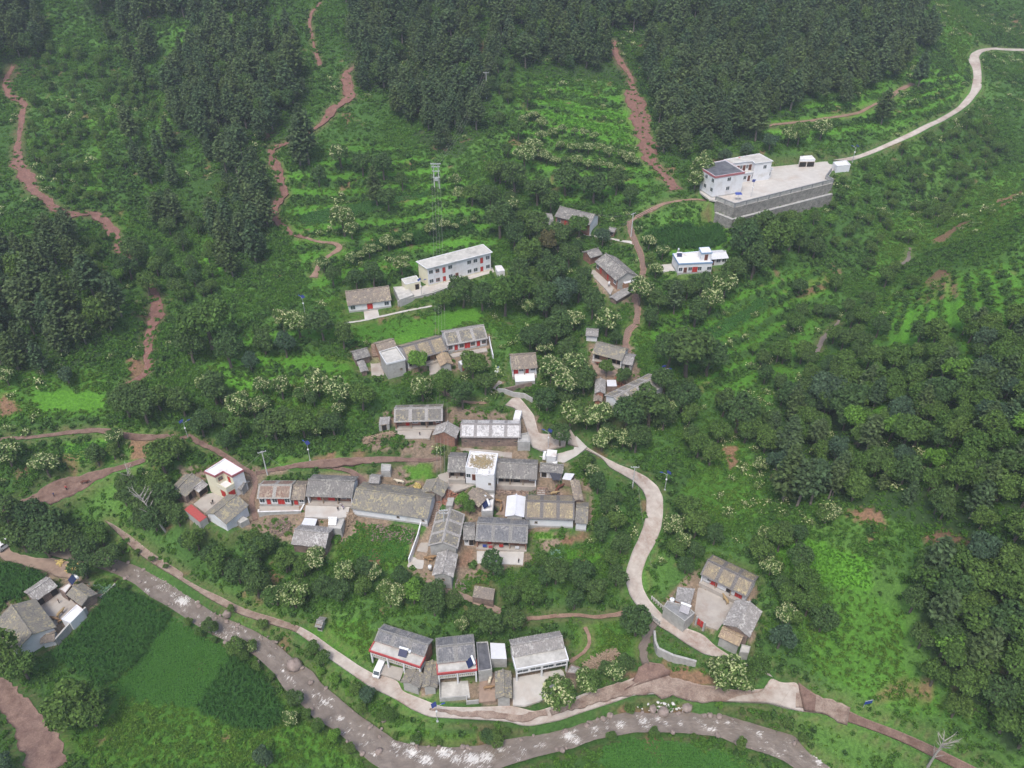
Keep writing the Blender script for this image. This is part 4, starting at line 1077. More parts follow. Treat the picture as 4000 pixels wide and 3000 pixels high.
# --- compound at the left edge by the maize
zL = 3.0
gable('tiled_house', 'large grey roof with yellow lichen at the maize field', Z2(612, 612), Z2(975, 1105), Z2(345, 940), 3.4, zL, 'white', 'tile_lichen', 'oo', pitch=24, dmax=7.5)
gable('tiled_house', 'stone house with fine grey roof at the head of the maize yard', Z2(605, 670), Z2(1000, 395), Z2(668, 398), 2.7, zL, 'stone', 'tile_pale', 'O.O', pitch=24)
gable('tiled_house', 'stone-gabled house with solar heater beside the maize', Z2(1140, 542), Z2(1405, 742), Z2(1390, 490), 2.8, zL, 'stone', 'tile_lichen', 'o.o', pitch=24)
flat('flat_roof_shed', 'white flat-topped store along the maize wall', Z2([(1062,972),(1222,1040),(1445,812),(1330,722)]), 2.6, zL, 'white', 'roofwhite', .2, cat='shed')
gable('shed', 'low tiled porch shed with white end by the maize', Z2(690, 1400), Z2(945, 1345), Z2(800, 1235), 2.2, zL, 'white', 'tile_brown', cat='shed', pitch=20, dback=1.0)
flat('flat_roof_shed', 'pale roof terrace behind the stone-gabled house', Z2([(1015,450),(1130,530),(1240,385),(1200,330)]), 2.7, zL, 'stone', 'roofwhite', .15, cat='shed')
yard('yard', 'earth yard with cattle in the compound by the maize', Z2([(640,680),(1030,450),(1320,720),(1080,1000),(960,1080)]), zL - .15, 'court')
wall_run('boundary_wall', 'long grey cement wall between compound and maize', Z2([(1010,1420),(1270,1165),(1550,905)]), 2.3, .3, 'grey', cap='roofcem')
wall_run('garden_wall', 'low thin wall running out beside the cabbage beds', Z2([(1760,660),(1880,530),(2010,400)]), .8, .25, 'grey')
# --- lower row by the river road
gable('balcony_house', 'two-storey brick house with red balcony edge beside the parked van', t13(1020, 560), t13(1456, 700), t13(1262, 525), 4.9, 4.4, 'brick', 'panel_blue', 'wd.d.w', pitch=24, gwall='brick', extra=balcony(2.4, 'redtrim'))
gable('balcony_house', 'two-storey house with bluish panelled roof and red L-shaped parapet', t13(1562, 760), t13(1902, 724), t13(1722, 594), 4.9, 4.2, 'white', 'panel_blue', 'w.W.', pitch=24, gwall='white', extra=balcony(2.2, 'redtrim'))
gable('balcony_house', 'white house with long porch roof and row of porch windows', Z7(587, 388), Z7(1055, 302), Z7(800, 240), 4.5, 4.4, 'white', 'tile_pale', 'o.o.o', pitch=24, gwall='white', extra=balcony(3.0, 'white', .3, 'white', 'WWWW'))
gable('shed', 'small lichen-tiled roadside shed below the red balcony house', t13(1302, 802), t13(1246, 918), t13(1350, 872), 2.6, 3.6, 'grey', 'tile_lichen', cat='shed', pitch=22)
gable('shed', 'mottled roadside shed next to the red parapet yard', t13(1462, 740), t13(1432, 962), t13(1510, 850), 2.6, 3.7, 'grey', 'tile_lichen', cat='shed', pitch=22)
gable('shed', 'long mottled shed with a blue plate facing the road', Z7(422, 515), Z7(428, 762), Z7(500, 625), 2.6, 3.5, 'grey', 'tile_lichen', cat='shed', pitch=22)
flat('flat_roof_shed', 'dark wet flat roof between two tiled houses', Z7([(275,522),(398,500),(360,250),(255,255)]), 3.4, 4.0, 'grey', 'roofdark', .25, cat='shed')
flat('shed', 'cattle shed under a bright metal sheet', Z7([(388,398),(530,402),(512,262),(380,255)]), 3.2, 4.2, 'grey', 'sheet', 0, cat='shed')
yard('yard', 'grey cement forecourt where the van is parked', t13([(1045,745),(1280,800),(1245,900),(1090,850),(1040,830)]), 4.1, 'court')
yard('yard', 'walled grey cement yard of the red parapet house', t13([(1600,920),(1830,905),(1850,1050),(1600,1060)]), 3.8, 'roofcem')
wall_run('yard_wall', 'grey roadside wall of the red parapet house', t13([(1590,950),(1592,1078),(1820,1062),(1822,1098),(1925,1090)]), 1.3, .25, 'grey')
yard('yard', 'muddy cattle yard opening to the road', Z7([(285,540),(420,520),(430,780),(280,790)]), 3.6, 'court_brown')
yard('yard', 'whitish cement forecourt of the porch house', Z7([(585,575),(1055,490),(1040,640),(830,780),(690,825),(585,815)]), 3.9, 'court_pale')
flat('shed', 'rubble-walled privy with broken slab roof beside the forecourt', t23([(465,840),(560,850),(620,800),(510,765)]), 1.7, 4.0, 'stone', 'slate', .15, cat='shed')
gable('hut', 'tiny grey shrine hut alone on the grass', t13(505, 440), t13(565, 452), t13(545, 385), 1.7, None, 'grey', 'slate', 'o', cat='hut', pitch=20)
flat('shed', 'tin-patched stone pen on the lower path', t13([(1870,180),(2050,210),(2065,110),(1890,80)]), 1.9, None, 'stone', 'tile_brown', 0, cat='shed')
# --- right compound by the bridge
zR = 7.6
gable('tiled_house', 'white farmhouse with brown panelled roof and red paper doors', Z3(592, 642), Z3(1405, 1040), Z3(1115, 570), 3.0, 8.6, 'white', 'panel_brown', '.wD..o.D.', .5, pitch=25, plinth='grey')
gable('barn', 'barn with pale slates and a lilac-grey sheet slope', Z3(1215, 1062), Z3(985, 1500), Z3(1355, 1310), 2.8, zR, 'stone', 'tile_pale', 'o.o', cat='barn', pitch=24, dmax=4.5)
gable('shed', 'sandy-tiled shed below the lilac-sheeted barn', t23(1780, 525), t23(1962, 610), t23(1880, 480), 2.4, 6.9, 'grey', 'tile_tan', cat='shed', pitch=22, dback=1.5)
flat('shed', 'mud shed roofed with mossy grey slabs', Z3([(165,1085),(425,1195),(512,880),(205,850)]), 2.3, zR, 'mud', 'slate', 0, cat='shed')
flat('washhouse', 'open-topped grey block building with solar heater by the bridge', t23([(1310,272),(1490,402),(1578,328),(1500,262),(1400,240),(1340,222)]), 2.7, 6.9, 'grey', 'dgrey', .5, cat='building')
yard('yard', 'pale muddy farmyard inside the compound by the bridge', Z3([(560,850),(1210,1080),(1090,1350),(900,1600),(640,1500),(500,1300)]), zR - .2, 'court')
flat('hut', 'small grey block hut at the corner of the sandy-tiled shed', t23([(1965,660),(2045,668),(2062,610),(1985,590)]), 1.5, 6.0, 'grey', 'roofcem', .1, cat='hut')
# --- school
zS = 47.0
flat('school_block', 'white two-storey school block with red-edged dark flat roof', Z6([(150,378),(320,482),(708,420),(455,262),(300,292)]), 7.8, zS, 'white', 'roofdark', .3, 'pinktrim', .75, cat='building', open_=((0, '.w.w', 4.6), (0, '.w.w', 1.2), (1, '.w.', 4.6), (1, '.w.', 1.2)), plinth='grey')
flat('school_wing', 'white school wing with grey flat roof and brown doors', Z6([(430,250),(905,168),(1094,270),(848,302),(812,270),(535,302)]), 7.2, zS, 'white', 'roofcem', .08, eave=.3, cat='building', open_=((4, 'bwbwbwb', 3.7), (2, '..w.', 3.7)))
flat('school_gallery', 'single-storey row of brown classroom doors with walkway on top', Z6([(692,440),(1090,380),(1035,345),(640,392)]), 3.6, zS, 'white', 'roofcem', .35, eave=.35, cat='building', open_=((0, 'wbwbwbw', .3),))
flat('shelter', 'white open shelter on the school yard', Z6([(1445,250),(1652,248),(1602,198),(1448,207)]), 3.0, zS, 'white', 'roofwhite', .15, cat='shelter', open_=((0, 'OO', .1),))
flat('privy', 'white walled school privy beside the pale road', Z6([(1935,345),(2118,325),(2060,262),(1885,290)]), 2.4, zS - .3, 'white', 'roofwhite', .3, cat='hut')
yard('school_yard', 'wide pale concrete school yard', Z6([(345,800),(583,885),(1886,560),(1800,512),(1875,400),(2150,300),(2120,240),(1110,345),(430,330),(160,420),(110,680),(240,780)]), zS, 'court_pale', grow=.6)
_w = [on_plane(q, zS + 1.5)[:2] for q in Z6([(335, 735), (585, 830), (1890, 505)])]
def _band(a, b, z, sg):
    for i in (0, 1):
        u_, v_ = _w[i], _w[i + 1]; d_ = (v_ - u_) / np.linalg.norm(v_ - u_); n_ = np.array([d_[1], -d_[0]])
        ex = d_ * (b if i == 0 else 0)
        PADS.append(([u_ + n_ * a, v_ + n_ * a + ex, v_ + n_ * b + ex, u_ + n_ * b], z, 0, sg, 2.5))
_band(3.0, 11.0, 38.4, 1.5); _band(.9, 3.2, 38.9, .6)

# retaining wall on the curve below the bridge
PADS.append(([on_plane(p, 6.2)[:2] for p in t23([(1240,500),(1280,620),(1400,690),(1590,745),(1640,690),(1500,610),(1380,520),(1270,450)])], 6.2, 0, 1.0, 2.0))
PADS.append(([on_plane(p, 3.0)[:2] for p in t23([(1195,640),(1240,730),(1400,800),(1580,850),(1560,900),(1350,880),(1150,800),(1160,640)])], 3.0, 0, 1.0, 2.0))
wall_run('retaining_wall', 'curved grey concrete retaining wall holding the road above the brook', t23([(1232,470),(1240,560),(1265,620),(1390,680),(1595,735)]), 4.4, .5, 'grey', top=6.5, cap=None)

# ================================================================== GROUND
for poly, z, grow, sg, gain in PADS:
    splat(fill_poly(poly, z - .04, grow), sg, gain, nogrow=grow > 0)
def strip_points(s, sub=.5):
    w = np.linalg.norm(s['A'][:, :2] - s['B'][:, :2], axis=1).max()
    k = int(max(3, w / sub)); L = np.sum(np.linalg.norm(np.diff(((s['A'] + s['B']) / 2)[:, :2], axis=0), axis=1))
    n = int(max(4, L / sub))
    A, B, z = resample(s['A'][:, :2], n), resample(s['B'][:, :2], n), np.interp(np.linspace(0, 1, n), np.linspace(0, 1, len(s['z'])), s['z'])
    t = np.linspace(0, 1, k)
    xy = A[:, None] * (1 - t[None, :, None]) + B[:, None] * t[None, :, None]
    return np.concatenate([xy, np.broadcast_to(z[:, None, None], (n, k, 1))], 2).reshape(-1, 3)
for s in STRIPS:
    if s['name'] == 'river':
        P = strip_points(s); P[:, 2] -= .9
        splat(P, 1.2, 1.7)
    elif s['splat']:
        P = strip_points(s); P[:, 2] -= .10
        _ng = NOGROW.copy()
        splat(P, s['sigma'], 3.2 if s.get('narrow') else 2.0)
        if s['name'] == 'gully': NOGROW = np.maximum(_ng, np.minimum(NOGROW, .48))
RIV = STRIPS[0]
# small-scale unevenness everywhere that is not built on
T1 = T1 + (1 - np.clip(NOGROW * 2.1, 0, 1)) * (vnoise(HX / 9, HY / 9, 1) * .55 + vnoise(HX / 3.5, HY / 3.5, 2) * .22)
HCUR[0] = T1

PXX, PXY = project(np.stack([HX, HY, T1], 2))
JX = PXX + vnoise(HX / 4, HY / 4, 21) * 5 + vnoise(HX / 1.6, HY / 1.6, 22) * 3
JY = PXY + vnoise(HX / 4, HY / 4, 23) * 3 + vnoise(HX / 1.6, HY / 1.6, 24) * 2
BASE = np.array([.053, .118, .027])
n1 = vnoise(HX / 26, HY / 26, 31)[..., None]; n2 = vnoise(HX / 8, HY / 8, 32)[..., None]
COL = BASE[None, None] * (1 + .25 * n1 + .2 * n2)
COL = COL + np.clip(n1 * .7 + n2 * .4 - .25, 0, 1) * np.array([.03, .045, .0])
GROW = np.ones_like(T1)
C_FOREST, C_LAWN, C_BRIGHT, C_DARK, C_SOIL, C_DIRT, C_MID = (.035, .066, .022), (.068, .168, .022), (.082, .212, .022), (.032, .085, .025), (.215, .118, .082), (.24, .18, .14), (.06, .125, .025)
def zone(poly, c, grow, mix=1.0):
    m = inside(poly, JX, JY)
    v = (1 + .18 * n2[m] + .12 * n1[m])
    COL[m] = COL[m] * (1 - mix) + np.array(c)[None] * v * mix
    GROW[m] = grow
FOREST = [
 [(755,0),(1990,0),(2000,110),(1960,150),(1860,215),(1760,235),(1640,295),(1480,345),(1425,330),(1400,200),(1330,180),(1160,165),(1085,120),(1045,290),(980,345),(900,310),(860,210),(775,195),(735,90)],
 [(420,90),(590,60),(640,170),(640,255),(560,330),(500,420),(440,310),(370,330),(375,200)],
 [(480,400),(570,350),(590,420),(570,560),(500,610),(470,520)],
 [(0,0),(70,0),(110,100),(60,160),(0,190)],
 [(150,0),(300,20),(600,0),(580,60),(420,40),(230,100)],
 [(0,540),(150,540),(260,640),(230,760),(120,830),(0,790)],
 [(1620,1010),(1660,900),(1850,810),(2000,770),(2100,790),(2212,760),(2212,1640),(2140,1600),(2000,1400),(1960,1270),(2010,1220),(2100,1180),(1960,1130),(1830,1090),(1700,1060)],
]
for f in FOREST: zone(f, C_FOREST, .8)
DIRT = [[(380,1005),(540,1000),(560,1010),(700,1020),(800,1030),(960,960),(1180,960),(1280,1040),(1275,1130),(1150,1215),(960,1265),(880,1235),(905,1130),(780,1160),(700,1205),(560,1150),(400,1120)],
        [(830,890),(1000,880),(1160,900),(1190,1000),(940,1010),(800,970)], [(20,1230),(170,1230),(230,1290),(110,1400),(0,1380)], [(800,1440),(1240,1420),(1240,1500),(1100,1530),(900,1500)],
        [(1430,1300),(1500,1220),(1640,1270),(1620,1400),(1500,1350)], [(750,760),(1060,720),(1060,790),(880,810),(770,800)], [(1270,570),(1380,590),(1370,660),(1300,640)], [(1270,730),(1370,750),(1400,870),(1290,890)]]
_keep, _g = COL.copy(), GROW.copy()
for f in DIRT: zone(f, C_DIRT, .15)
_m = np.clip((vnoise(HX / 5, HY / 5, 51) + vnoise(HX / 2, HY / 2, 52) * .5 - .12) * 4, 0, 1)
COL = COL * (1 - _m[..., None]) + _keep * _m[..., None]; GROW = GROW * (1 - _m) + _g * _m
for f in ([(350,140),(388,150),(365,300),(340,420),(305,420),(300,300),(335,280)], [(180,250),(270,225),(228,270),(225,420),(188,420),(200,300)], [(380,80),(550,15),(560,60),(380,112)], [(418,470),(486,490),(480,600),(440,565)],
          [(430,790),(560,770),(760,770),(770,900),(640,935),(490,850)], [(840,715),(1080,612),(1130,660),(1060,722),(860,732)], [(690,640),(870,650),(850,700),(740,705)], [(1350,690),(1500,690),(1500,745),(1340,745)],
          [(1470,1070),(1560,900),(1640,1010),(1650,1110),(1560,1150),(1480,1120)], [(1740,1330),(1830,1240),(1950,1330),(1965,1450),(2110,1550),(2000,1545),(1830,1490),(1750,1440)], [(640,1360),(800,1330),(800,1440),(700,1400)],
          [(1985,0),(2060,0),(2100,100),(2080,180),(2040,100),(1990,80)], [(1850,160),(1990,120),(2000,150),(1840,220)], [(700,1200),(780,1150),(900,1140),(880,1240),(760,1230)], [(1240,1350),(1380,1330),(1390,1420),(1240,1440)], [(840,1580),(1080,1585),(1060,1610),(860,1605)],
          [(0,800),(230,800),(230,900),(0,905)], [(1000,1000),(1000,1000),(1000,1000)], [(600,980),(760,990),(780,1010),(560,1010)], [(250,430),(300,500),(230,500)], [(1900,480),(2212,360),(2212,470),(1980,560),(1870,620)], [(120,1600),(300,1480),(620,1560),(800,1659),(200,1659)], [(600,1500),(700,1550),(770,1640),(600,1659),(520,1600)]):
    zone(f, C_LAWN, .35, .85)
for f in (t20([(210,680),(320,850),(500,920),(800,970),(1000,1005),(1005,1048),(800,1035),(550,990),(350,925),(270,845)]), t20([(270,930),(400,1005),(700,1065),(900,1105),(1045,1175),(1035,1220),(850,1175),(600,1115),(400,1085),(320,1035)]),
          [(60,840),(225,850),(225,885),(90,890)], [(135,960),(240,950),(250,1000),(140,1000)], [(1660,1190),(1740,1160),(1885,1210),(1885,1275),(1740,1262)], [(1930,735),(1960,672),(1985,668),(1970,720),(1990,760)], [(1995,690),(2020,660),(2030,700),(2000,715)], [(2040,660),(2085,650),(2080,720),(2050,700)],
          Z5([(1330,1200),(1600,1200),(1600,1290),(1320,1285)]), Z5([(1750,1370),(2212,1500),(2200,1620),(1800,1560)]), t01([(1730,570),(1880,560),(1930,750),(1840,740)]), [(1880,860),(1905,850),(1925,890),(1890,900)], t11([(1160,1260),(1700,1020),(1960,990),(1950,1080),(1250,1330)]), t12([(1270,700),(1530,690),(1530,850),(1330,840)])):
    zone(f, C_BRIGHT, .02, .95)
for f in ([(1715,640),(1735,612),(1785,600),(1797,615),(1745,650)], [(1985,1150),(2050,1150),(2095,1178),(2075,1212),(2040,1185)], [(1815,1105),(1890,1095),(1925,1145),(1860,1130)], [(0,860),(40,870),(50,890),(0,900)], [(1560,970),(1590,960),(1600,1000),(1575,1010)], t12([(880,1200),(960,1210),(960,1310),(900,1310)]), t12([(990,1430),(1090,1440),(1090,1570),(960,1590)]), Z5([(1720,1230),(1950,1230),(1960,1340),(1740,1350)]),
          t02([(1130,470),(1390,480),(1290,640),(1150,650)]), [(2010,520),(2060,490),(2110,470),(2090,485),(2030,525)], [(2150,440),(2212,405),(2212,420),(2160,448)], [(1980,640),(2060,600),(2070,640),(2000,650)], [(270,770),(330,790),(290,840)], t10([(1280,1390),(1370,1390),(1360,1480),(1300,1480)]), t31([(1480,660),(1580,680),(1640,800),(1320,830),(1340,780)]), [(1340,1450),(1500,1445),(1600,1480),(1400,1490)], [(1330,1528),(1480,1522),(1500,1540),(1340,1542)], t12([(500,640),(680,600),(690,680),(500,690)])):
    zone(f, C_SOIL, .05, .9)
tread = (TERRACE * (1 - BANK))[..., None] * .75
COL = COL * (1 - tread) + np.array((.08, .22, .02)) * (1 + .25 * n1) * tread
GROW = np.where(TERRACE > .5, np.minimum(GROW, .08), GROW)
GROW = np.maximum(GROW, BANK * 1.0 * (GROW > .04))
FP = dict(maize1=t03([(880,210),(1000,110),(1490,310),(1420,420),(1290,600),(1130,800),(900,940),(450,690),(640,560)]),
 bean1=t03([(1500,340),(1700,410),(1900,590),(2010,700),(1900,900),(1700,1140),(1100,1070),(950,960),(1150,800),(1370,500)]),
 maize2=t03([(2015,705),(2212,850)]) + t13([(60,930),(230,1190),(170,1310),(0,1310)]) + t03([(2100,1310),(1705,1150),(1910,900)]),
 maize3=[(-40,1222),(70,1222),(98,1240),(95,1262),(50,1290),(-40,1310)],
 potato=t11([(370,205),(750,125),(1000,65),(1280,15),(1550,-10),(1500,40),(1200,95),(1000,170),(700,245),(400,300)]),
 maize4=t11([(800,530),(1100,400),(1500,330),(1800,260),(1900,320),(1500,440),(1000,525)]), maize5=t21([(1150,380),(1250,330),(1800,300),(1850,430),(1700,500),(1230,480)]),
 bean7=t23([(780,1420),(1100,1385),(1600,1470),(2000,1590),(2300,1760),(800,1760)]), crop8=t21([(1560,1290),(2000,1010),(2212,880),(2212,960),(2000,1130),(1640,1330)]))
for k_, c_ in (('maize1', (.03, .075, .025)), ('maize2', (.03, .075, .025)), ('maize3', (.03, .075, .025)), ('maize4', (.03, .08, .025)), ('maize5', (.03, .08, .025)), ('bean1', (.05, .14, .03)), ('bean7', (.05, .14, .028)), ('potato', (.045, .12, .03)), ('crop8', (.05, .14, .028))): zone(FP[k_], c_, 0.0)
# a red stony bank where the terraces break
GROW *= 1 - np.clip(NOGROW * 1.6, 0, 1)
steep = np.hypot(*np.gradient(T1))
bank = np.clip((vnoise(HX / 6, HY / 6, 41) + vnoise(HX / 2.2, HY / 2.2, 42) * .6 - .9) * 3, 0, 1)[..., None] * .75
COL = COL * (1 - bank) + np.array(C_SOIL) * bank
road_edge = (np.clip(NOGROW * 2.2, 0, 1) * (1 - np.clip((NOGROW - .45) * 4, 0, 1)))[..., None] * .5
COL = COL * (1 - road_edge) + np.array((.16, .115, .07)) * road_edge

# the ground sheet: fine where the photograph looks, coarse out to the hills around
FX, FY = np.meshgrid(gx, gy)
FZ = np.clip(rbf(FX, FY), -1, 400)
w = np.zeros_like(FZ)
FZ[IY0:IY0 + NDY, IX0:IX0 + NDX] = T1
FC = np.broadcast_to(BASE, FZ.shape + (3,)).copy() * .8
FC[IY0:IY0 + NDY, IX0:IX0 + NDX] = np.clip(COL, .01, .6)
ny_, nx_ = FZ.shape
idx = np.arange(ny_ * nx_).reshape(ny_, nx_)
Q = np.stack([idx[:-1, :-1], idx[:-1, 1:], idx[1:, 1:], idx[1:, :-1]], 2).reshape(-1, 4)

def m_ground():
    m, nt, b = mat('hillside_ground')
    a = N(nt, 'Attribute', attribute_name='ground_colour')
    tc = N(nt, 'TexCoord').outputs['Object']
    f = noise(nt, 1.6, 5, tc, .75)
    c = mixc(nt, 1.0, a.outputs['Color'], ramp(nt, f, [(.3, (.45, .5, .45)), (.7, (1.45, 1.4, 1.3))]), 'MULTIPLY')
    nt.links.new(c, b.inputs['Base Color'])
    b.inputs['Specular IOR Level'].default_value = .1
    bump(nt, b, f, .8, .25)
    return m
me = from_arrays('ground', np.stack([FX, FY, FZ], 2).reshape(-1, 3), Q, m_ground(), True)
ca = me.color_attributes.new('ground_colour', 'FLOAT_COLOR', 'POINT')
ca.data.foreach_set('color', np.concatenate([FC.reshape(-1, 3), np.ones((ny_ * nx_, 1))], 1).astype(np.float32).ravel())
ground = link(bpy.data.objects.new('ground', me)); ground['kind'] = 'structure'

# ------------------------------------------------------------------ road, earth and water materials
def m_road():
    m, nt, b = mat('worn_concrete_road')
    tc = N(nt, 'TexCoord').outputs['Object']
    c = ramp(nt, noise(nt, .7, 6, tc), [(.3, (.37, .32, .272)), (.7, (.49, .435, .38))])
    mud = mixc(nt, 1.0, ramp(nt, noise(nt, .12, 6, tc, .7), [(.45, (0, 0, 0)), (.62, (.85,) * 3)]), ramp(nt, noise(nt, .9, 5, tc, .7), [(.35, (.2,) * 3), (.65, (1,) * 3)]), 'MULTIPLY')
    c = mixc(nt, mud, c, (.245, .155, .115))
    br = N(nt, 'UVMap'); wv = N(nt, 'TexBrick', offset=0.0, i_Scale=1.0)
    wv.inputs['Brick Width'].default_value = 100; wv.inputs['Row Height'].default_value = 5.0; wv.inputs['Mortar Size'].default_value = .035; wv.inputs['Mortar Smooth'].default_value = .3
    nt.links.new(br.outputs[0], wv.inputs['Vector'])
    j = N(nt, 'Math', operation='MULTIPLY', i_1=.45); nt.links.new(wv.outputs['Fac'], j.inputs[0])
    c = mixc(nt, j.outputs[0], c, (.16, .13, .10))
    uvs = N(nt, 'SeparateXYZ'); nt.links.new(br.outputs[0], uvs.inputs[0])
    nt.links.new(c, b.inputs['Base Color'])
    nt.links.new(ramp(nt, mud, [(.2, (.8,) * 3), (.8, (.42,) * 3)]), b.inputs['Roughness'])
    return m
def m_soil(name, dark, light, wet=.8, gravel=0.0, spots=True):
    m, nt, b = mat(name)
    tc = N(nt, 'TexCoord').outputs['Object']
    f = noise(nt, .5, 8, tc, .72)
    c = ramp(nt, f, [(.3, dark), (.68, light)])
    c = mixc(nt, 1.0, c, ramp(nt, noise(nt, 3.5, 3, tc, .7), [(.3, (.7,) * 3), (.7, (1.25,) * 3)]), 'MULTIPLY')
    if gravel:
        vo = N(nt, 'TexVoronoi', i_Scale=1.7); nt.links.new(tc, vo.inputs['Vector'])
        c = mixc(nt, ramp(nt, vo.outputs['Distance'], [(.12, (gravel,) * 3), (.24, (0, 0, 0))]), c, (.36, .28, .24))
    nt.links.new(c, b.inputs['Base Color'])
    nt.links.new(ramp(nt, f, [(.35, (wet * .5,) * 3), (.6, (.9,) * 3)]), b.inputs['Roughness'])
    bump(nt, b, f, .6, .12)
    return m
M['road'] = m_road()
M['soil'] = m_soil('path_earth', (.17, .10, .07), (.31, .205, .15))
M['silt'] = m_soil('road_silt', (.16, .10, .074), (.35, .275, .22), .7)
M['mud_road'] = m_soil('wet_red_earth', (.11, .062, .048), (.25, .165, .128), .6)
M['redsoil'] = m_soil('red_gravel_slip', (.125, .062, .047), (.235, .122, .094), 1.4, .6)
def m_water(name, foam=True):
    m, nt, b = mat(name)
    tc = N(nt, 'TexCoord').outputs['Object']
    f = noise(nt, .35, 5, tc)
    c = ramp(nt, f, [(.3, (.150, .120, .095)), (.7, (.205, .168, .136))])
    if foam:
        a = N(nt, 'Attribute', attribute_name='foam')
        uv = N(nt, 'UVMap'); mp = N(nt, 'Mapping'); mp.inputs['Scale'].default_value = (1.2, .8, 1); nt.links.new(uv.outputs[0], mp.inputs[0])
        wv = noise(nt, .9, 6, mp.outputs[0], .7)
        c = mixc(nt, 1.0, c, ramp(nt, wv, [(.32, (.86, .86, .86)), (.5, (1, 1, 1)), (.68, (1.16, 1.16, 1.16))]), 'MULTIPLY')
        mp2 = N(nt, 'Mapping'); mp2.inputs['Scale'].default_value = (.75, 1.7, 1); nt.links.new(uv.outputs[0], mp2.inputs[0])
        fn = noise(nt, 1.5, 9, mp2.outputs[0], .8)
        fe = N(nt, 'Math', operation='MULTIPLY_ADD', i_1=2.4, i_2=-.72); nt.links.new(fn, fe.inputs[0])
        s = N(nt, 'Math', operation='ADD'); nt.links.new(a.outputs['Fac'], s.inputs[0]); nt.links.new(fe.outputs[0], s.inputs[1])
        ff = ramp(nt, s.outputs[0], [(.86, (0, 0, 0)), (.95, (.45,) * 3), (1.0, (.92,) * 3)])
        c = mixc(nt, ff, c, (.60, .57, .53))
        nt.links.new(ramp(nt, ff, [(0, (.16,) * 3), (.5, (.7,) * 3)]), b.inputs['Roughness'])
        bump(nt, b, wv, .7, .22)
    else:
        fn = noise(nt, 2.5, 5, tc, .7)
        c = mixc(nt, ramp(nt, fn, [(.6, (0, 0, 0)), (.75, (.7,) * 3)]), mixc(nt, .3, c, (.12, .08, .06)), (.5, .48, .46))
        b.inputs['Roughness'].default_value = .3
        bump(nt, b, fn, .6, .15)
    b.inputs['Specular IOR Level'].default_value = .5
    nt.links.new(c, b.inputs['Base Color'])
    return m
M['water'] = m_water('muddy_river_water'); M['brook'] = m_water('brook_water', False)

FOAM = [(395,1298,12,.45),(375,1285,8,.3),(640,1437,8,.35),(610,1450,6,.3),(700,1518,10,.35),(735,1552,8,.35),(690,1500,8,.25),(625,1465,9,.25),(750,1580,10,.25),(855,1610,10,.3),(890,1625,14,.4),(920,1640,14,.4),(960,1625,14,.42),(985,1640,12,.35),(1020,1640,16,.42),(1050,1635,14,.4),(1080,1620,10,.3),(1130,1625,10,.25),(1230,1590,12,.4),(1245,1600,10,.35),(1285,1575,10,.3),(1340,1565,10,.35),(1390,1558,10,.35),(1400,1570,8,.3),(1420,1552,8,.3),(1540,1575,8,.3),(1550,1560,6,.3),(1640,1585,8,.3),(1770,1645,9,.4),(1120,1640,8,.25),(570,1405,6,.2),(450,1335,8,.2),(800,1600,8,.2),(1170,1610,10,.25)]
_r = random.Random(21)
for _i in range(60, 405, 2):
    _t = _r.uniform(.1, .9); _q = RIV['A'][_i] * (1 - _t) + RIV['B'][_i] * _t; _x, _y = project(np.array([_q[0], _q[1], RIV['z'][_i]]))
    FOAM.append((float(_x), float(_y), _r.uniform(3.0, 7.0), _r.uniform(.12, .34)))
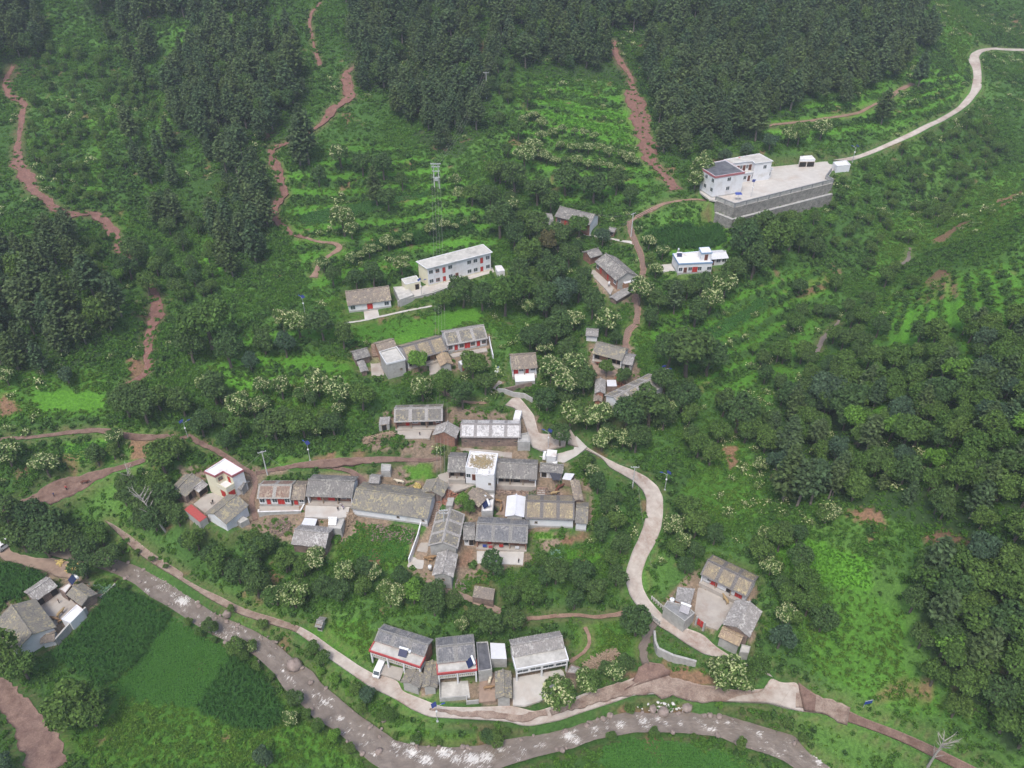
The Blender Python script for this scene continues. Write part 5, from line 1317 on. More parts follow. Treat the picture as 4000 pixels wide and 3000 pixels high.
def build_strip(s, water=False):
    A, B, z, k = s['A'], s['B'], s['z'], s['k']
    n = len(A)
    t = np.linspace(0, 1, k + 1)
    P = A[:, None, :2] * (1 - t[None, :, None]) + B[:, None, :2] * t[None, :, None]
    Zc = np.repeat(z[:, None], k + 1, 1) + s['lift']
    if not water:
        Zc = np.maximum(Zc, hgt(T1, P[..., 0], P[..., 1]) + .05 + s['lift'])
        Zc = Zc + vnoise(P[..., 0] / 2.5, P[..., 1] / 2.5, 6) * .02
    ds = np.concatenate([[0], np.cumsum(np.linalg.norm(np.diff((A + B)[:, :2] / 2, axis=0), axis=1))])
    UV = np.stack([np.linalg.norm(P - A[:, None, :2], axis=2), np.repeat(ds[:, None], k + 1, 1)], 2).reshape(-1, 2)
    fo = None
    if water:
        ext = np.linspace(-.05, 1.05, k + 1)
        P = A[:, None, :2] * (1 - ext[None, :, None]) + B[:, None, :2] * ext[None, :, None]
        px, py = project(np.concatenate([P, Zc[..., None]], 2))
        fo = np.zeros_like(Zc)
        for (fx, fy, r, a) in FOAM:
            fo = np.maximum(fo, a * 1.5 * np.exp(-((px - fx) ** 2 + ((py - fy) * 1.4) ** 2) / (2 * (r * 1.15) ** 2)))
        fo = np.maximum(fo, np.clip(vnoise(P[..., 0] / 3.5, P[..., 1] / 3.5, 12) * .5 + vnoise(P[..., 0] / 11, P[..., 1] / 11, 13) * .4 - .2, 0, .3))
        Zc = Zc + vnoise(P[..., 0] / 1.3, P[..., 1] / 1.3, 7) * .10 + fo * (vnoise(P[..., 0] / .9, P[..., 1] / .9, 8) * .35 + .1)
    V = np.concatenate([P, Zc[..., None]], 2)
    idx = np.arange(n * (k + 1)).reshape(n, k + 1)
    Q = np.stack([idx[:-1, :-1], idx[1:, :-1], idx[1:, 1:], idx[:-1, 1:]], 2).reshape(-1, 4)
    Vf = V.reshape(-1, 3)
    if not water:                         # a slab edge of 0.25 m all round
        lo = Vf.copy(); lo[:, 2] -= .3
        N0 = len(Vf)
        per = np.concatenate([idx[:, 0], idx[-1, 1:], idx[::-1, -1][1:], idx[0, ::-1][1:]])
        E = np.stack([per[:-1], per[1:], per[1:] + N0, per[:-1] + N0], 1)
        Q = np.concatenate([Q, E]); Vf = np.concatenate([Vf, lo]); UV = np.concatenate([UV, UV])
    mm = {'mud': 'mud_road'}.get(s['m'], s['m'])
    me = from_arrays(s['name'], Vf, Q, M[mm], True)
    ul = me.uv_layers.new(name='UVMap'); li = np.zeros(len(me.loops), np.int32); me.loops.foreach_get('vertex_index', li)
    ul.data.foreach_set('uv', UV[li].astype(np.float32).ravel())
    if fo is not None:
        at = me.attributes.new('foam', 'FLOAT', 'POINT'); at.data.foreach_set('value', fo.astype(np.float32).ravel())
    o = link(bpy.data.objects.new(s['name'], me)); o['kind'] = 'structure'
    if s['label']: o['label'] = s['label']
    return o
build_strip(RIV, True)
for s in STRIPS[1:]: build_strip(s)
for k_, (name, label, P, z, m) in enumerate(YARDS):
    P = np.asarray(P)
    if sum(P[i][0] * P[(i + 1) % len(P)][1] - P[(i + 1) % len(P)][0] * P[i][1] for i in range(len(P))) < 0: P = P[::-1]
    b = MB(); b.prism([tuple(p) for p in P], z - .5, z + .05 + .004 * (k_ % 5)); o = b.build(name, M[m]); o['kind'] = 'structure'; o['label'] = label
for fn, kw in QUEUE: fn(**kw)

# ================================================================== THINGS
M['bark'] = m_plain('bark', (.12, .10, .08), .3, 3)
M['pinebark'] = m_plain('pine_bark', (.20, .17, .14), .3, 3)
M['deadwood'] = m_plain('dead_wood', (.34, .31, .28), .2, 3)
def gz(p): return float(hgt(T1, p[0], p[1]))
# ---- school retaining wall: parapet with posts above two tiers of stone
def school_wall():
    top = [on_plane(p, zS + 1.5)[:2] for p in Z6([(335, 735), (585, 830), (1890, 505), (1797, 460), (1866, 365)])]
    c = np.mean(top[:3], 0)
    e = empty('retaining_wall', (c[0], c[1], 38.6), 'tall two-tier grey stone retaining wall with panelled parapet under the school yard', 'wall')
    z = lambda v: v - 38.6
    def seg(mb, p, q, off, t, z0, z1):
        d = (q - p) / np.linalg.norm(q - p); n = np.array([d[1], -d[0]])
        a, b_ = p - c, q - c
        mb.hull([(*(a + n * off), z(z0)), (*(b_ + n * off), z(z0)), (*(b_ + n * (off - t)), z(z0)), (*(a + n * (off - t)), z(z0))], [(*(a + n * off), z(z1)), (*(b_ + n * off), z(z1)), (*(b_ + n * (off - t)), z(z1)), (*(a + n * (off - t)), z(z1))])
    b = MB()
    for i in range(4): seg(b, top[i], top[i + 1], .12, .24, zS - .05, zS + 1.38)
    b.build('parapet', M['grey'], e)
    b = MB()
    for i in range(4): seg(b, top[i], top[i + 1], .2, .4, zS + 1.384, zS + 1.55)
    b.build('coping', M['dgrey'], e)
    for i in range(4):
        p, q = top[i], top[i + 1]; L = np.linalg.norm(q - p); n = max(1, int(round(L / 5.2)))
        for k in range(n + (i == 3)):
            m_ = p + (q - p) * k / n - c
            bb = MB(); bb.box(-.22, .22, -.22, .22, z(zS - .1), z(zS + 1.38)); bb.build('pier', M['dgrey'], e, loc=(m_[0], m_[1], 0), rz=math.atan2(*(q - p)[::-1]))
    b = MB()
    for i in range(2): seg(b, top[i], top[i + 1], .35, 1.6, 42.6, zS - .06)
    b.build('upper_stonework', M['ashlar'], e)
    b = MB()
    for i in range(2):
        p, q = top[i].copy(), top[i + 1].copy()
        d = (q - p) / np.linalg.norm(q - p)
        if i == 0: q = q + d * 1.0; p = p + d * 1.5
        else: p = p - d * .3
        seg(b, p, q, 1.5, 2.4, 36.0, 43.0)
    b.build('lower_stonework', M['ashlar'], e)
    b = MB()
    for i in range(2):
        p, q = top[i].copy(), top[i + 1].copy()
        d = (q - p) / np.linalg.norm(q - p)
        if i == 0: q = q + d * 1.05; p = p + d * 1.45
        else: p = p - d * .35
        seg(b, p, q, 1.56, 1.1, 43.004, 43.16)
    b.build('ledge', M['grey'], e)
school_wall()

# ---- solar street lamps
def lamp_meshes():
    pole = MB().tube([(0, 0, -.3), (0, 0, 3), (0, 0, 6.0)], [.10, .08, .06], 8); pole.box(-.22, .22, -.22, .22, -.2, .08)
    arm = MB().tube([(0, 0, 5.5), (.6, 0, 5.9), (1.4, 0, 6.1)], .045, 6)
    head = MB(); head.hull([(1.2, -.14, 6.04), (2.0, -.1, 6.12), (2.0, .1, 6.12), (1.2, .14, 6.04)], [(1.2, -.14, 6.2), (2.0, -.1, 6.2), (2.0, .1, 6.2), (1.2, .14, 6.2)])
    pan = MB(); pan.hull([(-.95, -.55, 6.25), (.15, -.55, 6.75), (.15, .55, 6.75), (-.95, .55, 6.25)], [(-.97, -.55, 6.3), (.13, -.55, 6.8), (.13, .55, 6.8), (-.97, .55, 6.3)])
    box = MB().ball((0, 0, 3.9), (.26, .26, .3), 8, 6)
    brk = MB().tube([(0, 0, 5.8), (-.4, 0, 6.5)], .05, 6)
    return [('pole', pole.mesh('pole', M['metal'])), ('arm', arm.mesh('arm', M['metal'])), ('lamp_head', head.mesh('lamp_head', M['blue'])), ('solar_panel', pan.mesh('solar_panel', M['bluepanel'])), ('battery_box', box.mesh('battery_box', M['tankwhite'])), ('bracket', brk.mesh('bracket', M['metal']))]
LM_ = lamp_meshes()
for px, rz, lb in (((407, 948), .6, 'on the footpath bend by the water channel'), ((670, 994), 2.4, 'on the slope behind the dark-roofed brick house'), ((659, 678), 2.4, 'on the grass next to the lone white house'), ((1436, 1058), 2.9, 'outside the bend of the climbing road'), ((1841, 350), 2.6, 'where the pale road enters the school yard'),
                   ((1184, 968), 2.7, 'on the small plaza beside the white tank hut'), ((945, 1558), .3, 'between river and river road'), ((1432, 830), -.4, 'behind the half-hidden old roof'), ((911, 641), .4, 'on the terrace of the white two-storey block'), ((1622, 427), 1.0, 'at the parapet of the school yard')):
    p = hit(px)
    e = empty('street_lamp', (p[0], p[1], gz(p)), 'solar street lamp with blue panel ' + lb, 'street lamp', 'solar street lamps', rz)
    for n_, me in LM_: link(bpy.data.objects.new(n_, me), e)
# ---- power poles and cables
TOPS = {}
def pole(key, px, H, label, arms=1, rz=0.0):
    p = hit(px); e = empty('utility_pole', (p[0], p[1], gz(p)), label, 'utility pole', None, rz)
    MB().tube([(0, 0, -.8), (0, 0, H)], [.19, .11], 8).build('pole', M['pole'], e)
    for k in range(arms):
        z = H - .35 - k * .9
        MB().box(-1.1, 1.1, -.06, .06, z, z + .12).build('crossarm', M['metal'], e)
        for x in (-1, -.35, .35, 1): MB().tube([(x, 0, z + .12), (x, 0, z + .36)], [.05, .07], 6).build('insulator', M['tankwhite'], e)
    TOPS[key] = np.array([p[0], p[1], gz(p) + H - .1])
pole('a', (1051, 214), 11, 'lone concrete power pole at the edge of the pine wood', 1)
pole('c', (578, 1026), 8.5, 'pale concrete pole on the footpath above the panelled house', 1, .4)
pole('d', (1363, 512), 9, 'concrete pole beside the stepped path above the brick house', 1, .7)
pole('e', (1366, 1055), 8, 'slim concrete pole inside the bend of the climbing road', 1)
pole('g', (961, 1152), 8.5, 'concrete pole in the stepped lane between gabled houses', 2)
p0 = hit((944, 408)); e = empty('power_pylon', (p0[0], p0[1], gz(p0)), 'double-pole power pylon with steel crossarms above the potato terrace', 'pylon')
for s in (-1, 1):
    MB().tube([(s * .9, 0, -.8), (s * .9, 0, 10)], [.2, .13], 8).build('pole', M['pole'], e)
for z, w_ in ((9.6, 1.9), (8.5, 1.5), (6.8, 1.3), (4.4, 1.3)):
    MB().box(-w_, w_, -.28, -.15, z, z + .14).build('crossarm', M['metal'], e)
    MB().box(-w_, w_, .15, .28, z, z + .14).build('crossarm', M['metal'], e)
    for x in (-w_ * .9, 0, w_ * .9): MB().tube([(x, -.2, z + .14), (x, -.2, z + .5)], [.06, .09], 6).build('insulator', M['tankwhite'], e)
MB().box(-.6, .6, -.5, .5, 3.3, 4.3).build('transformer', M['metal'], e)
TOPS['b'] = np.array([p0[0], p0[1], gz(p0) + 9.8])
def cable(a, b, off, sag, label, r=.018):
    a, b = np.array(a, float), np.array(b, float)
    d = (b - a)[:2]; d /= np.linalg.norm(d) + 1e-9; n = np.array([-d[1], d[0], 0]) * off
    pts = [a + n + (b - a) * t - np.array([0, 0, sag * 4 * t * (1 - t)]) for t in np.linspace(0, 1, 17)]
    c = pts[8]
    o = MB().tube([p - c for p in pts], r, 4).build('power_cable', M['grey'], loc=tuple(c)); tag(o, label, 'cable', 'power cables')
far = on_plane((1125, -60), 110); g0 = TOPS['g']
for i, off in enumerate((-1.6, 0, 1.6)):
    cable(TOPS['a'], TOPS['b'], off * .7, 4, 'power cable from the lone pole down to the pylon')
    cable(TOPS['a'], far, off * .7, 5, 'power cable climbing from the lone pole over the pine wood')
p1 = hit((968, 700)); V1 = np.array([p1[0], p1[1], gz(p1) + 9])
for off in (-1.5, -.5, .5, 1.5): cable(TOPS['b'], g0, off, 9, 'bundle cable sagging from the pylon down into the village', .02)
cable(TOPS['c'], hit((330, 1180)) + np.array([0, 0, 6]), .3, 2, 'cable from the footpath pole over the big trees above the river')
cable(TOPS['c'], hit((640, 1045)) + np.array([0, 0, 4]), 0, .6, 'cable from the footpath pole to the panelled house')
cable(TOPS['e'], hit((1270, 1000)) + np.array([0, 0, 5]), 0, 1, 'cable from the road-bend pole to the village edge')
cable(TOPS['e'], hit((1400, 1250)) + np.array([0, 0, 5]), .3, 2, 'cable from the road-bend pole towards the bridge')
cable(TOPS['d'], hit((1290, 485)) + np.array([0, 0, 4]), 0, 1, 'cable from the step-side pole to the brick farmhouse')
cable(TOPS['d'], hit((1312, 540)) + np.array([0, 0, 5]), 0, 1, 'cable from the step-side pole to the lower brick house')
# ---- stepped lanes
def steps(label, px, w, tread=.42, m='soil'):
    P = np.array([hit(p) for p in px]); L = np.sum(np.linalg.norm(np.diff(P[:, :2], axis=0), axis=1)); n = int(L / tread)
    P = smooth(resample(P, n), 3)
    e = empty('stone_steps', tuple(P[0][:2]) + (gz(P[0]),), label, 'steps')
    for i in range(n - 1):
        d = P[i + 1] - P[i]; z = max(gz(P[i]), gz(P[i + 1])) + .2
        me = cached(('step', w, tread, m, i % 3), lambda: MB().box(-tread * .36, tread * .36, -w / 2 * (1 + .04 * (i % 3)), w / 2, -.6, .0).mesh('step', M[m]))
        put(me, 'step', e, (P[i][0] - P[0][0], P[i][1] - P[0][1], z - gz(P[0])), math.atan2(d[1], d[0]))
for _l, _p, _w, _t, _m in STAIRS: steps(_l, _p, _w, _t, 'steps_red' if _m == 'soil' else _m)
# ---- bridge rails
for nm, pa, pb in (('inner', t23(1205, 205), t23(1320, 315)), ('outer', t23(1165, 335), t23(1268, 440))):
    a, b_ = hit(pa), hit(pb); L = float(np.linalg.norm((b_ - a)[:2])); rz = math.atan2(b_[1] - a[1], b_[0] - a[0])
    e = empty('bridge_railing', (a[0], a[1], 6.6), 'pale concrete bridge railing on the ' + ('village' if nm == 'inner' else 'river') + ' side', 'railing', None, rz)
    for i in range(7): MB().box(L * i / 6 - .12, L * i / 6 + .12, -.12, .12, -.3, 1.0).build('post', M['roofcem'], e)
    for z in (.35, .8): MB().box(0, L, -.06, .06, z, z + .14).build('rail', M['roofcem'], e)
# ---- gate
a, b_ = on_plane(Z3(535, 1490), 7.2), on_plane(Z3(640, 1570), 7.2); L = float(np.linalg.norm((b_ - a)[:2])); rz = math.atan2(b_[1] - a[1], b_[0] - a[0])
e = empty('farm_gate', tuple(a), 'red metal double gate of the compound by the bridge', 'gate', None, rz)
for i in (0, 1):
    g = MB().box(L * i / 2 + .06, L * (i + 1) / 2 - .06, -.04, .04, .1, 2.2).build('gate_leaf', M['red'], e)
    MB().box(L * i / 2 + .15, L * (i + 1) / 2 - .15, -.06, .06, 1.1, 1.2).build('rail', M['redtrim'], g)
for x in (-.2, L + .2): MB().box(x - .2, x + .2, -.2, .2, -.6, 2.5).build('gate_post', M['grey'], e)
# ---- solar water heaters and tanks on roofs
def heater(px, z, rz, label, s=1.0):
    p = on_plane(px, z); e = empty('water_heater', tuple(p), label, 'water heater', 'solar water heaters', rz); e.scale = (s, s, s)
    MB().tube([(-1.1, .55, 1.25), (1.1, .55, 1.25)], .27, 12).build('tank', M['tankwhite'], e)
    MB().hull([(-1, -.9, .1), (1, -.9, .1), (1, .35, 1.05), (-1, .35, 1.05)], [(-1, -.94, .17), (1, -.94, .17), (1, .31, 1.12), (-1, .31, 1.12)]).build('collector', M['panel'], e)
    for x in (-.9, .9):
        MB().box(x - .03, x + .03, .5, .56, 0, 1.0).build('leg', M['metal'], e); MB().box(x - .03, x + .03, -.9, -.84, 0, .12).build('leg', M['metal'], e)
def tank(px, z, label, r=.55, h=1.0, m='tankwhite'):
    p = on_plane(px, z); e = empty('water_tank', tuple(p), label, 'tank', 'white roof tanks')
    MB().tube([(0, 0, 0), (0, 0, h), (0, 0, h + .18), (0, 0, h + .24)], [r, r, r * .6, r * .2], 14).build('drum', M[m], e, True)
    MB().tube([(0, 0, h + .2), (0, 0, h + .3)], .16, 8).build('lid', M['metal'], e)
heater(Z2(1290, 300), 5.9, -.75, 'solar heater on the roof terrace of the compound by the maize', 1.2)
heater(Z3(330, 1255), 10.0, -.45, 'solar heater on the grey block building by the bridge', 1.1)
heater(t12(665, 1200), 15.4, 0, 'solar heater on the cement flat roof below the cement yard')
heater(Z5(790, 875), 16.2, -1.3, 'solar heater on the white flat-roofed shed')
heater(t13(1275, 672), 8.9, -.3, 'solar heater on the red balcony house porch')
heater(t13(1858, 760), 8.7, -1.2, 'solar heater on the red L-shaped parapet')
heater(t21(1445, 552), 39.7, 0, 'solar heater on the blue-edged white house', .8)
heater(Z5(780, 478), 21.3, 0, 'solar heater among straw on the tall white box house', .8)
tank(t13(1328, 662), 8.9, 'white round tank beside the balcony heater', .4, .7); tank(Z5(775, 780), 16.2, 'white tank on the flat-roofed shed', .4, .9); tank(t12(1505, 1600), 11.5, 'shiny white tank at the pale terrace', .5, 1.2); tank(Z3(110, 1090), 9.5, 'white tub beside the mossy slab shed', .6, .6)
tank(Z5(1635, 345), 17.0, 'white domed tank behind the gate shed', .75, .5); tank(t21(1438, 512), 39.6, 'grey-white drum on the blue-edged house', .35, .9, 'metal'); tank(t21(838, 805), 33.0, 'white boiler drum in the brick house yard', .35, 1.2); tank(t12(1125, 728), 18.0, 'round white cistern inside the cement tank hut', .5, .8)
# ---- white tank hut on the plaza
p = on_plane(Z5(1590, 300), 17.3); e = empty('tank_hut', tuple(p), 'white hut with arched cistern on the plaza edge', 'hut', None, -.15)
MB().box(-1.2, 1.3, -1.3, 1.3, -1, 2.2).build('wall', M['white'], e); MB().box(-1.3, 1.4, -1.4, 1.4, 2.2, 2.36).build('roof', M['roofwhite'], e)
MB().tube([(-1.9, -.8, .3), (-1.9, .6, 1.2), (-1.9, .9, 2.0)], .5, 10).build('cistern', M['tankwhite'], e, True)
# ---- vans
def van(px, rz, label, zadd=.1):
    p = hit(px); e = empty('van', (p[0], p[1], gz(p) + zadd), label, 'van', 'white vans', rz)
    prof = [(-2.0, .35), (2.0, .35), (2.05, .95), (1.75, 1.15), (1.15, 1.85), (-1.9, 1.9), (-2.02, 1.2)]
    b = MB(); n = len(prof); b.v = [(x, -.78, z) for x, z in prof] + [(x, .78, z) for x, z in prof]
    b.f = [tuple(range(n - 1, -1, -1)), tuple(range(n, 2 * n))] + [(i, (i + 1) % n, n + (i + 1) % n, n + i) for i in range(n)]; b.m = [0] * (n + 2)
    b.build('body', M['tankwhite'], e)
    MB().hull([(1.76, -.68, 1.17), (1.20, -.66, 1.80), (1.20, .66, 1.80), (1.76, .68, 1.17)], [(1.79, -.68, 1.19), (1.23, -.66, 1.82), (1.23, .66, 1.82), (1.79, .68, 1.19)]).build('windscreen', M['glass'], e)
    MB().hull([(-1.99, -.66, 1.25), (-1.92, -.64, 1.78), (-1.92, .64, 1.78), (-1.99, .66, 1.25)], [(-2.03, -.66, 1.25), (-1.95, -.64, 1.78), (-1.95, .64, 1.78), (-2.03, .66, 1.25)]).build('rear_window', M['glass'], e)
    for s in (-1, 1):
        for x0, x1 in ((-1.75, -.75), (-.65, .25), (.35, 1.2)): MB().box(x0, x1, s * .785 - .01, s * .785 + .01, 1.2, 1.7).build('side_window', M['glass'], e)
        MB().box(2.0, 2.07, s * .6 - .15, s * .6 + .15, .7, .9).build('headlight', M['sheet'], e)
        for x in (-1.3, 1.3):
            w_ = MB().tube([(x, s * .62, .32), (x, s * .82, .32)], .32, 14).build('wheel', M['black'], e); MB().tube([(x, s * .8, .32), (x, s * .835, .32)], .18, 10).build('rim', M['metal'], w_)
van((820, 1451), -1.85, 'white van parked in front of the red balcony house'); van((12, 1182), -2.1, 'white van parked on the earth road under the big trees above the river')
# ---- people and cattle
def skin_mesh(name, verts, edges, radii, mats, pick, sub=1):
    me = bpy.data.meshes.new(name); me.from_pydata(verts, edges, []); o = bpy.data.objects.new(name, me); col.objects.link(o)
    o.modifiers.new('skin', 'SKIN'); o.modifiers.new('sub', 'SUBSURF').levels = sub
    for v, r in zip(me.skin_vertices[0].data, radii): v.radius = (r, r) if not hasattr(r, '__len__') else r
    me.skin_vertices[0].data[0].use_root = True
    dg = bpy.context.evaluated_depsgraph_get(); out = bpy.data.meshes.new_from_object(o.evaluated_get(dg)); out.name = name
    bpy.data.objects.remove(o); out.materials.clear()
    for m in mats: out.materials.append(m)
    for f in out.polygons: f.material_index = pick(f.center); f.use_smooth = True
    return out
PV = [(0,0,.95),(0,0,1.15),(0,0,1.38),(0,0,1.5),(0,.01,1.58),(0,0,1.72),(.19,0,1.42),(.25,.02,1.15),(.24,-.08,.92),(.24,-.12,.82),(-.19,0,1.42),(-.25,.02,1.15),(-.24,-.06,.92),(-.24,-.1,.82),(.1,0,.9),(.11,-.03,.5),(.11,.03,.08),(.11,-.14,.03),(-.1,0,.9),(-.11,.05,.5),(-.11,.1,.08),(-.11,-.07,.03)]
PE = [(0,1),(1,2),(2,3),(3,4),(4,5),(2,6),(6,7),(7,8),(8,9),(2,10),(10,11),(11,12),(12,13),(0,14),(14,15),(15,16),(16,17),(0,18),(18,19),(19,20),(20,21)]
PR = [.14,.135,.16,.06,.085,.085,.07,.052,.04,.04,.07,.052,.04,.04,.095,.065,.045,.035,.095,.065,.045,.035]
M['skin'] = m_plain('skin', (.42, .26, .18), .05, 3); M['hair'] = m_plain('dark_hair', (.02, .017, .015), .1, 3); M['trousers'] = m_plain('dark_trousers', (.03, .03, .04), .2, 3)
def person(px, shirt, label, zadd=.08, rz=0.0, s=1.0):
    if shirt not in M: M[shirt] = m_plain(shirt + '_cloth', dict(black_shirt=(.03, .03, .035), purple_shirt=(.12, .07, .25), red_shirt=(.4, .05, .05), blue_shirt=(.05, .08, .25), pale_shirt=(.5, .45, .45))[shirt], .1, 3)
    me = cached(('person', shirt), lambda: skin_mesh('person', PV, PE, PR, [M[shirt], M['trousers'], M['skin'], M['hair']], lambda c: 3 if (c[2] > 1.68 or (c[2] > 1.58 and c[1] > .05)) else 2 if (c[2] > 1.47 or (abs(c[0]) > .2 and c[2] < .9)) else 1 if c[2] < .95 else 0))
    p = hit(px); o = put(me, 'person', None, (p[0], p[1], gz(p) + zadd), rz); o.scale = (s, s, s); return tag(o, label, 'person', None)
person((731, 1104), 'black_shirt', 'person in black standing on the cement yard of the dark-roofed house', rz=.5); person((742, 1101), 'purple_shirt', 'person in purple standing beside the one in black', rz=-1)
person((145, 1059), 'red_shirt', 'person in a red jacket on the dirt-bay path'); person((118, 1073), 'blue_shirt', 'person in dark blue on the dirt bay beside the path', rz=2); person((907, 941), 'black_shirt', 'small person in dark clothes on the drying yard of the brick porch house', s=.8)
person(Z5(1188, 1578), 'black_shirt', 'person in black at the corner of the clean cement yard', rz=1); person(Z1(1035, 970), 'black_shirt', 'person in dark clothes in the villa yard', rz=1.2); person(Z1(1005, 985), 'black_shirt', 'small child in dark clothes in the villa yard', s=.65); person(Z2(1030, 690), 'black_shirt', 'person in dark clothes in the maize compound yard', rz=2.2); person(t12(738, 1062), 'pale_shirt', 'person in pale clothes under the porch edge', s=.9)
CV = [(0,0,1.05),(.45,0,1.08),(.85,0,1.02),(-.45,0,1.05),(-.8,0,1.1),(1.15,0,1.2),(1.4,0,1.22),(1.68,0,1.02),(.65,.2,.7),(.65,.2,.38),(.66,.2,.03),(.65,-.2,.7),(.65,-.2,.38),(.66,-.2,.03),(-.65,.2,.75),(-.72,.2,.42),(-.66,.2,.03),(-.65,-.2,.75),(-.72,-.2,.42),(-.66,-.2,.03),(-.98,0,1.0),(-1.02,0,.55),(1.4,.2,1.33),(1.4,-.2,1.33)]
CE = [(0,1),(1,2),(0,3),(3,4),(2,5),(5,6),(6,7),(2,8),(8,9),(9,10),(2,11),(11,12),(12,13),(4,14),(14,15),(15,16),(4,17),(17,18),(18,19),(4,20),(20,21),(6,22),(6,23)]
CR = [.36,.37,.33,.37,.31,.2,.17,.1,.14,.075,.065,.14,.075,.065,.16,.085,.065,.16,.085,.065,.06,.03,.05,.05]
def cow(px, tone, label, rz, s=1.0, zadd=.08):
    if tone not in M: M[tone] = m_plain(tone + '_hide', dict(tan=(.25, .155, .08), brown=(.20, .085, .04), pale=(.50, .44, .33), dark=(.06, .05, .06), yellow_cow=(.31, .22, .11))[tone], .12, 4)
    me = cached(('cow', tone), lambda: skin_mesh('cow', CV, CE, CR, [M[tone]], lambda c: 0))
    p = hit(px); o = put(me, 'cow', None, (p[0], p[1], gz(p) + zadd), rz); o.scale = (s, s, s); return tag(o, label, 'cow')
cow(t12(1250, 868), 'pale', 'pale cream cow standing above the long farmhouse', 2.9, 1.15)
cow(Z5(1700, 665), 'brown', 'red-brown cow in the pen beside the crooked barn', .6); cow(Z5(1660, 700), 'brown', 'red-brown cow behind another in the crooked barn pen', 1.2); cow(Z5(1620, 745), 'yellow_cow', 'yellowish cow in the crooked barn pen', .2)
cow(Z5(940, 840), 'tan', 'tan cow in the muddy yard between white sheds', 2.9); cow(Z5(970, 930), 'tan', 'tan cow with head down between white sheds', 1.4, .9); cow(Z5(905, 935), 'dark', 'black cow between white sheds', 2.2, .8)
cow(Z2(1055, 905), 'yellow_cow', 'yellow cow in the maize compound yard', 1.2); cow(Z2(985, 1000), 'tan', 'brown-yellow cow beside the white store', 2.9); cow(Z2(1060, 1030), 'tan', 'brown calf beside the white store', .6, .75)
cow(Z7(380, 610), 'pale', 'pale cow in the muddy roadside yard', 1.3); cow(Z7(360, 680), 'tan', 'brown cow near the roadside yard gate', .1); cow(Z3(1035, 1120), 'yellow_cow', 'yellow cow tied in the farmyard by the bridge', 1.9, 1.1); cow(t12(1480, 1530), 'tan', 'brown cow below the pale terrace', -.5); cow(t12(1510, 1520), 'tan', 'reddish cow beside the pale terrace', .1)
cow(t21(935, 830), 'yellow_cow', 'yellow cow under the metal awning', .2, .9); cow(t02(735, 865), 'brown', 'brown cow on the dirt-bay path', .2, .9); cow(Z4(400, 345), 'brown', 'orange-brown cow in the lichen-roofed farm yard', 3.0, .9)
# ---- boulders in and beside the river
ROCK = [MB().ball((0, 0, 0), (1, .85, .7), 9, 7, jit=.16, rs=random.Random(50 + i)).mesh('boulder', M['rock' if i < 4 else 'rockpale'], True) for i in range(6)]
def boulder(px, r, label, i=None, grp='river boulders', dz=.0):
    p = hit(px); k = random.randrange(4) if i is None else i
    o = put(ROCK[k], 'boulder', None, (p[0], p[1], gz(p) + r * .25 + dz), random.uniform(0, 6.28)); o.scale = (r, r * random.uniform(.8, 1.1), r * random.uniform(.8, 1.2)); tag(o, label, 'boulder', grp)
boulder((638, 1444), 1.9, 'big round dark boulder in mid river', dz=.9); boulder((673, 1480), .7, 'small dark boulder downstream of the big round one', dz=.9); boulder((589, 1392), 1.0, 'reddish boulder on the river bank above the big round one'); boulder((492, 1328), 1.3, 'brown boulder on the bank below the dirt track')
boulder((1432, 1543), 1.5, 'large brown boulder where the brook meets the river', dz=.5); boulder((1484, 1532), 1.2, 'rounded grey-brown boulder beside the brook mouth', dz=.4); boulder((1410, 1535), 1.1, 'dark boulder in the brook outflow', dz=.4); boulder((828, 1556), .8, 'boulder on the grassy river bank'); boulder((820, 1628), .9, 'dark boulder in the white rapids', dz=.7)
rr = random.Random(8)
N_, S_ = RIV['A'], RIV['B']
for k in range(95):                          # stones washed along both edges
    i = rr.randrange(46, 395); e_ = N_ if rr.random() < .68 else S_; o_ = S_ if e_ is N_ else N_
    q = e_[i] + (o_[i] - e_[i]) / np.linalg.norm((o_[i] - e_[i])[:2]) * rr.uniform(-.8, 1.2)
    s = rr.uniform(.25, .75); me = ROCK[rr.randrange(4)]
    o = put(me, 'river_stone', None, (q[0], q[1], RIV['z'][i] + s * .15), rr.uniform(0, 6)); o.scale = (s, s * rr.uniform(.7, 1.2), s * .8)
    tag(o, 'brown stone at the water line ' + ('under the village bank' if e_ is N_ else 'under the field bank'), 'stone', 'river stones ' + ('village bank' if e_ is N_ else 'field bank'))
for cx, cy, n_, w_, h_, lb in ((1430, 1528, 46, 55, 12, 'pale stone tipped down the bank at the brook mouth'), (1750, 1640, 22, 30, 18, 'white stone on the gravel bank below the dirt road'), (640, 1470, 8, 12, 10, 'stone in the rapids'), (1160, 1420, 0, 1, 1, '')):
    for _ in range(n_):
        p = hit((cx + rr.gauss(0, w_ * .5), cy + rr.gauss(0, h_ * .5))); s = rr.uniform(.18, .5)
        o = put(ROCK[4 + rr.randrange(2)], 'pale_stone', None, (p[0], p[1], gz(p) + s * .2), rr.uniform(0, 6)); o.scale = (s, s * rr.uniform(.7, 1.2), s * .8); tag(o, lb, 'stone', lb.replace('stone', 'stones', 1))
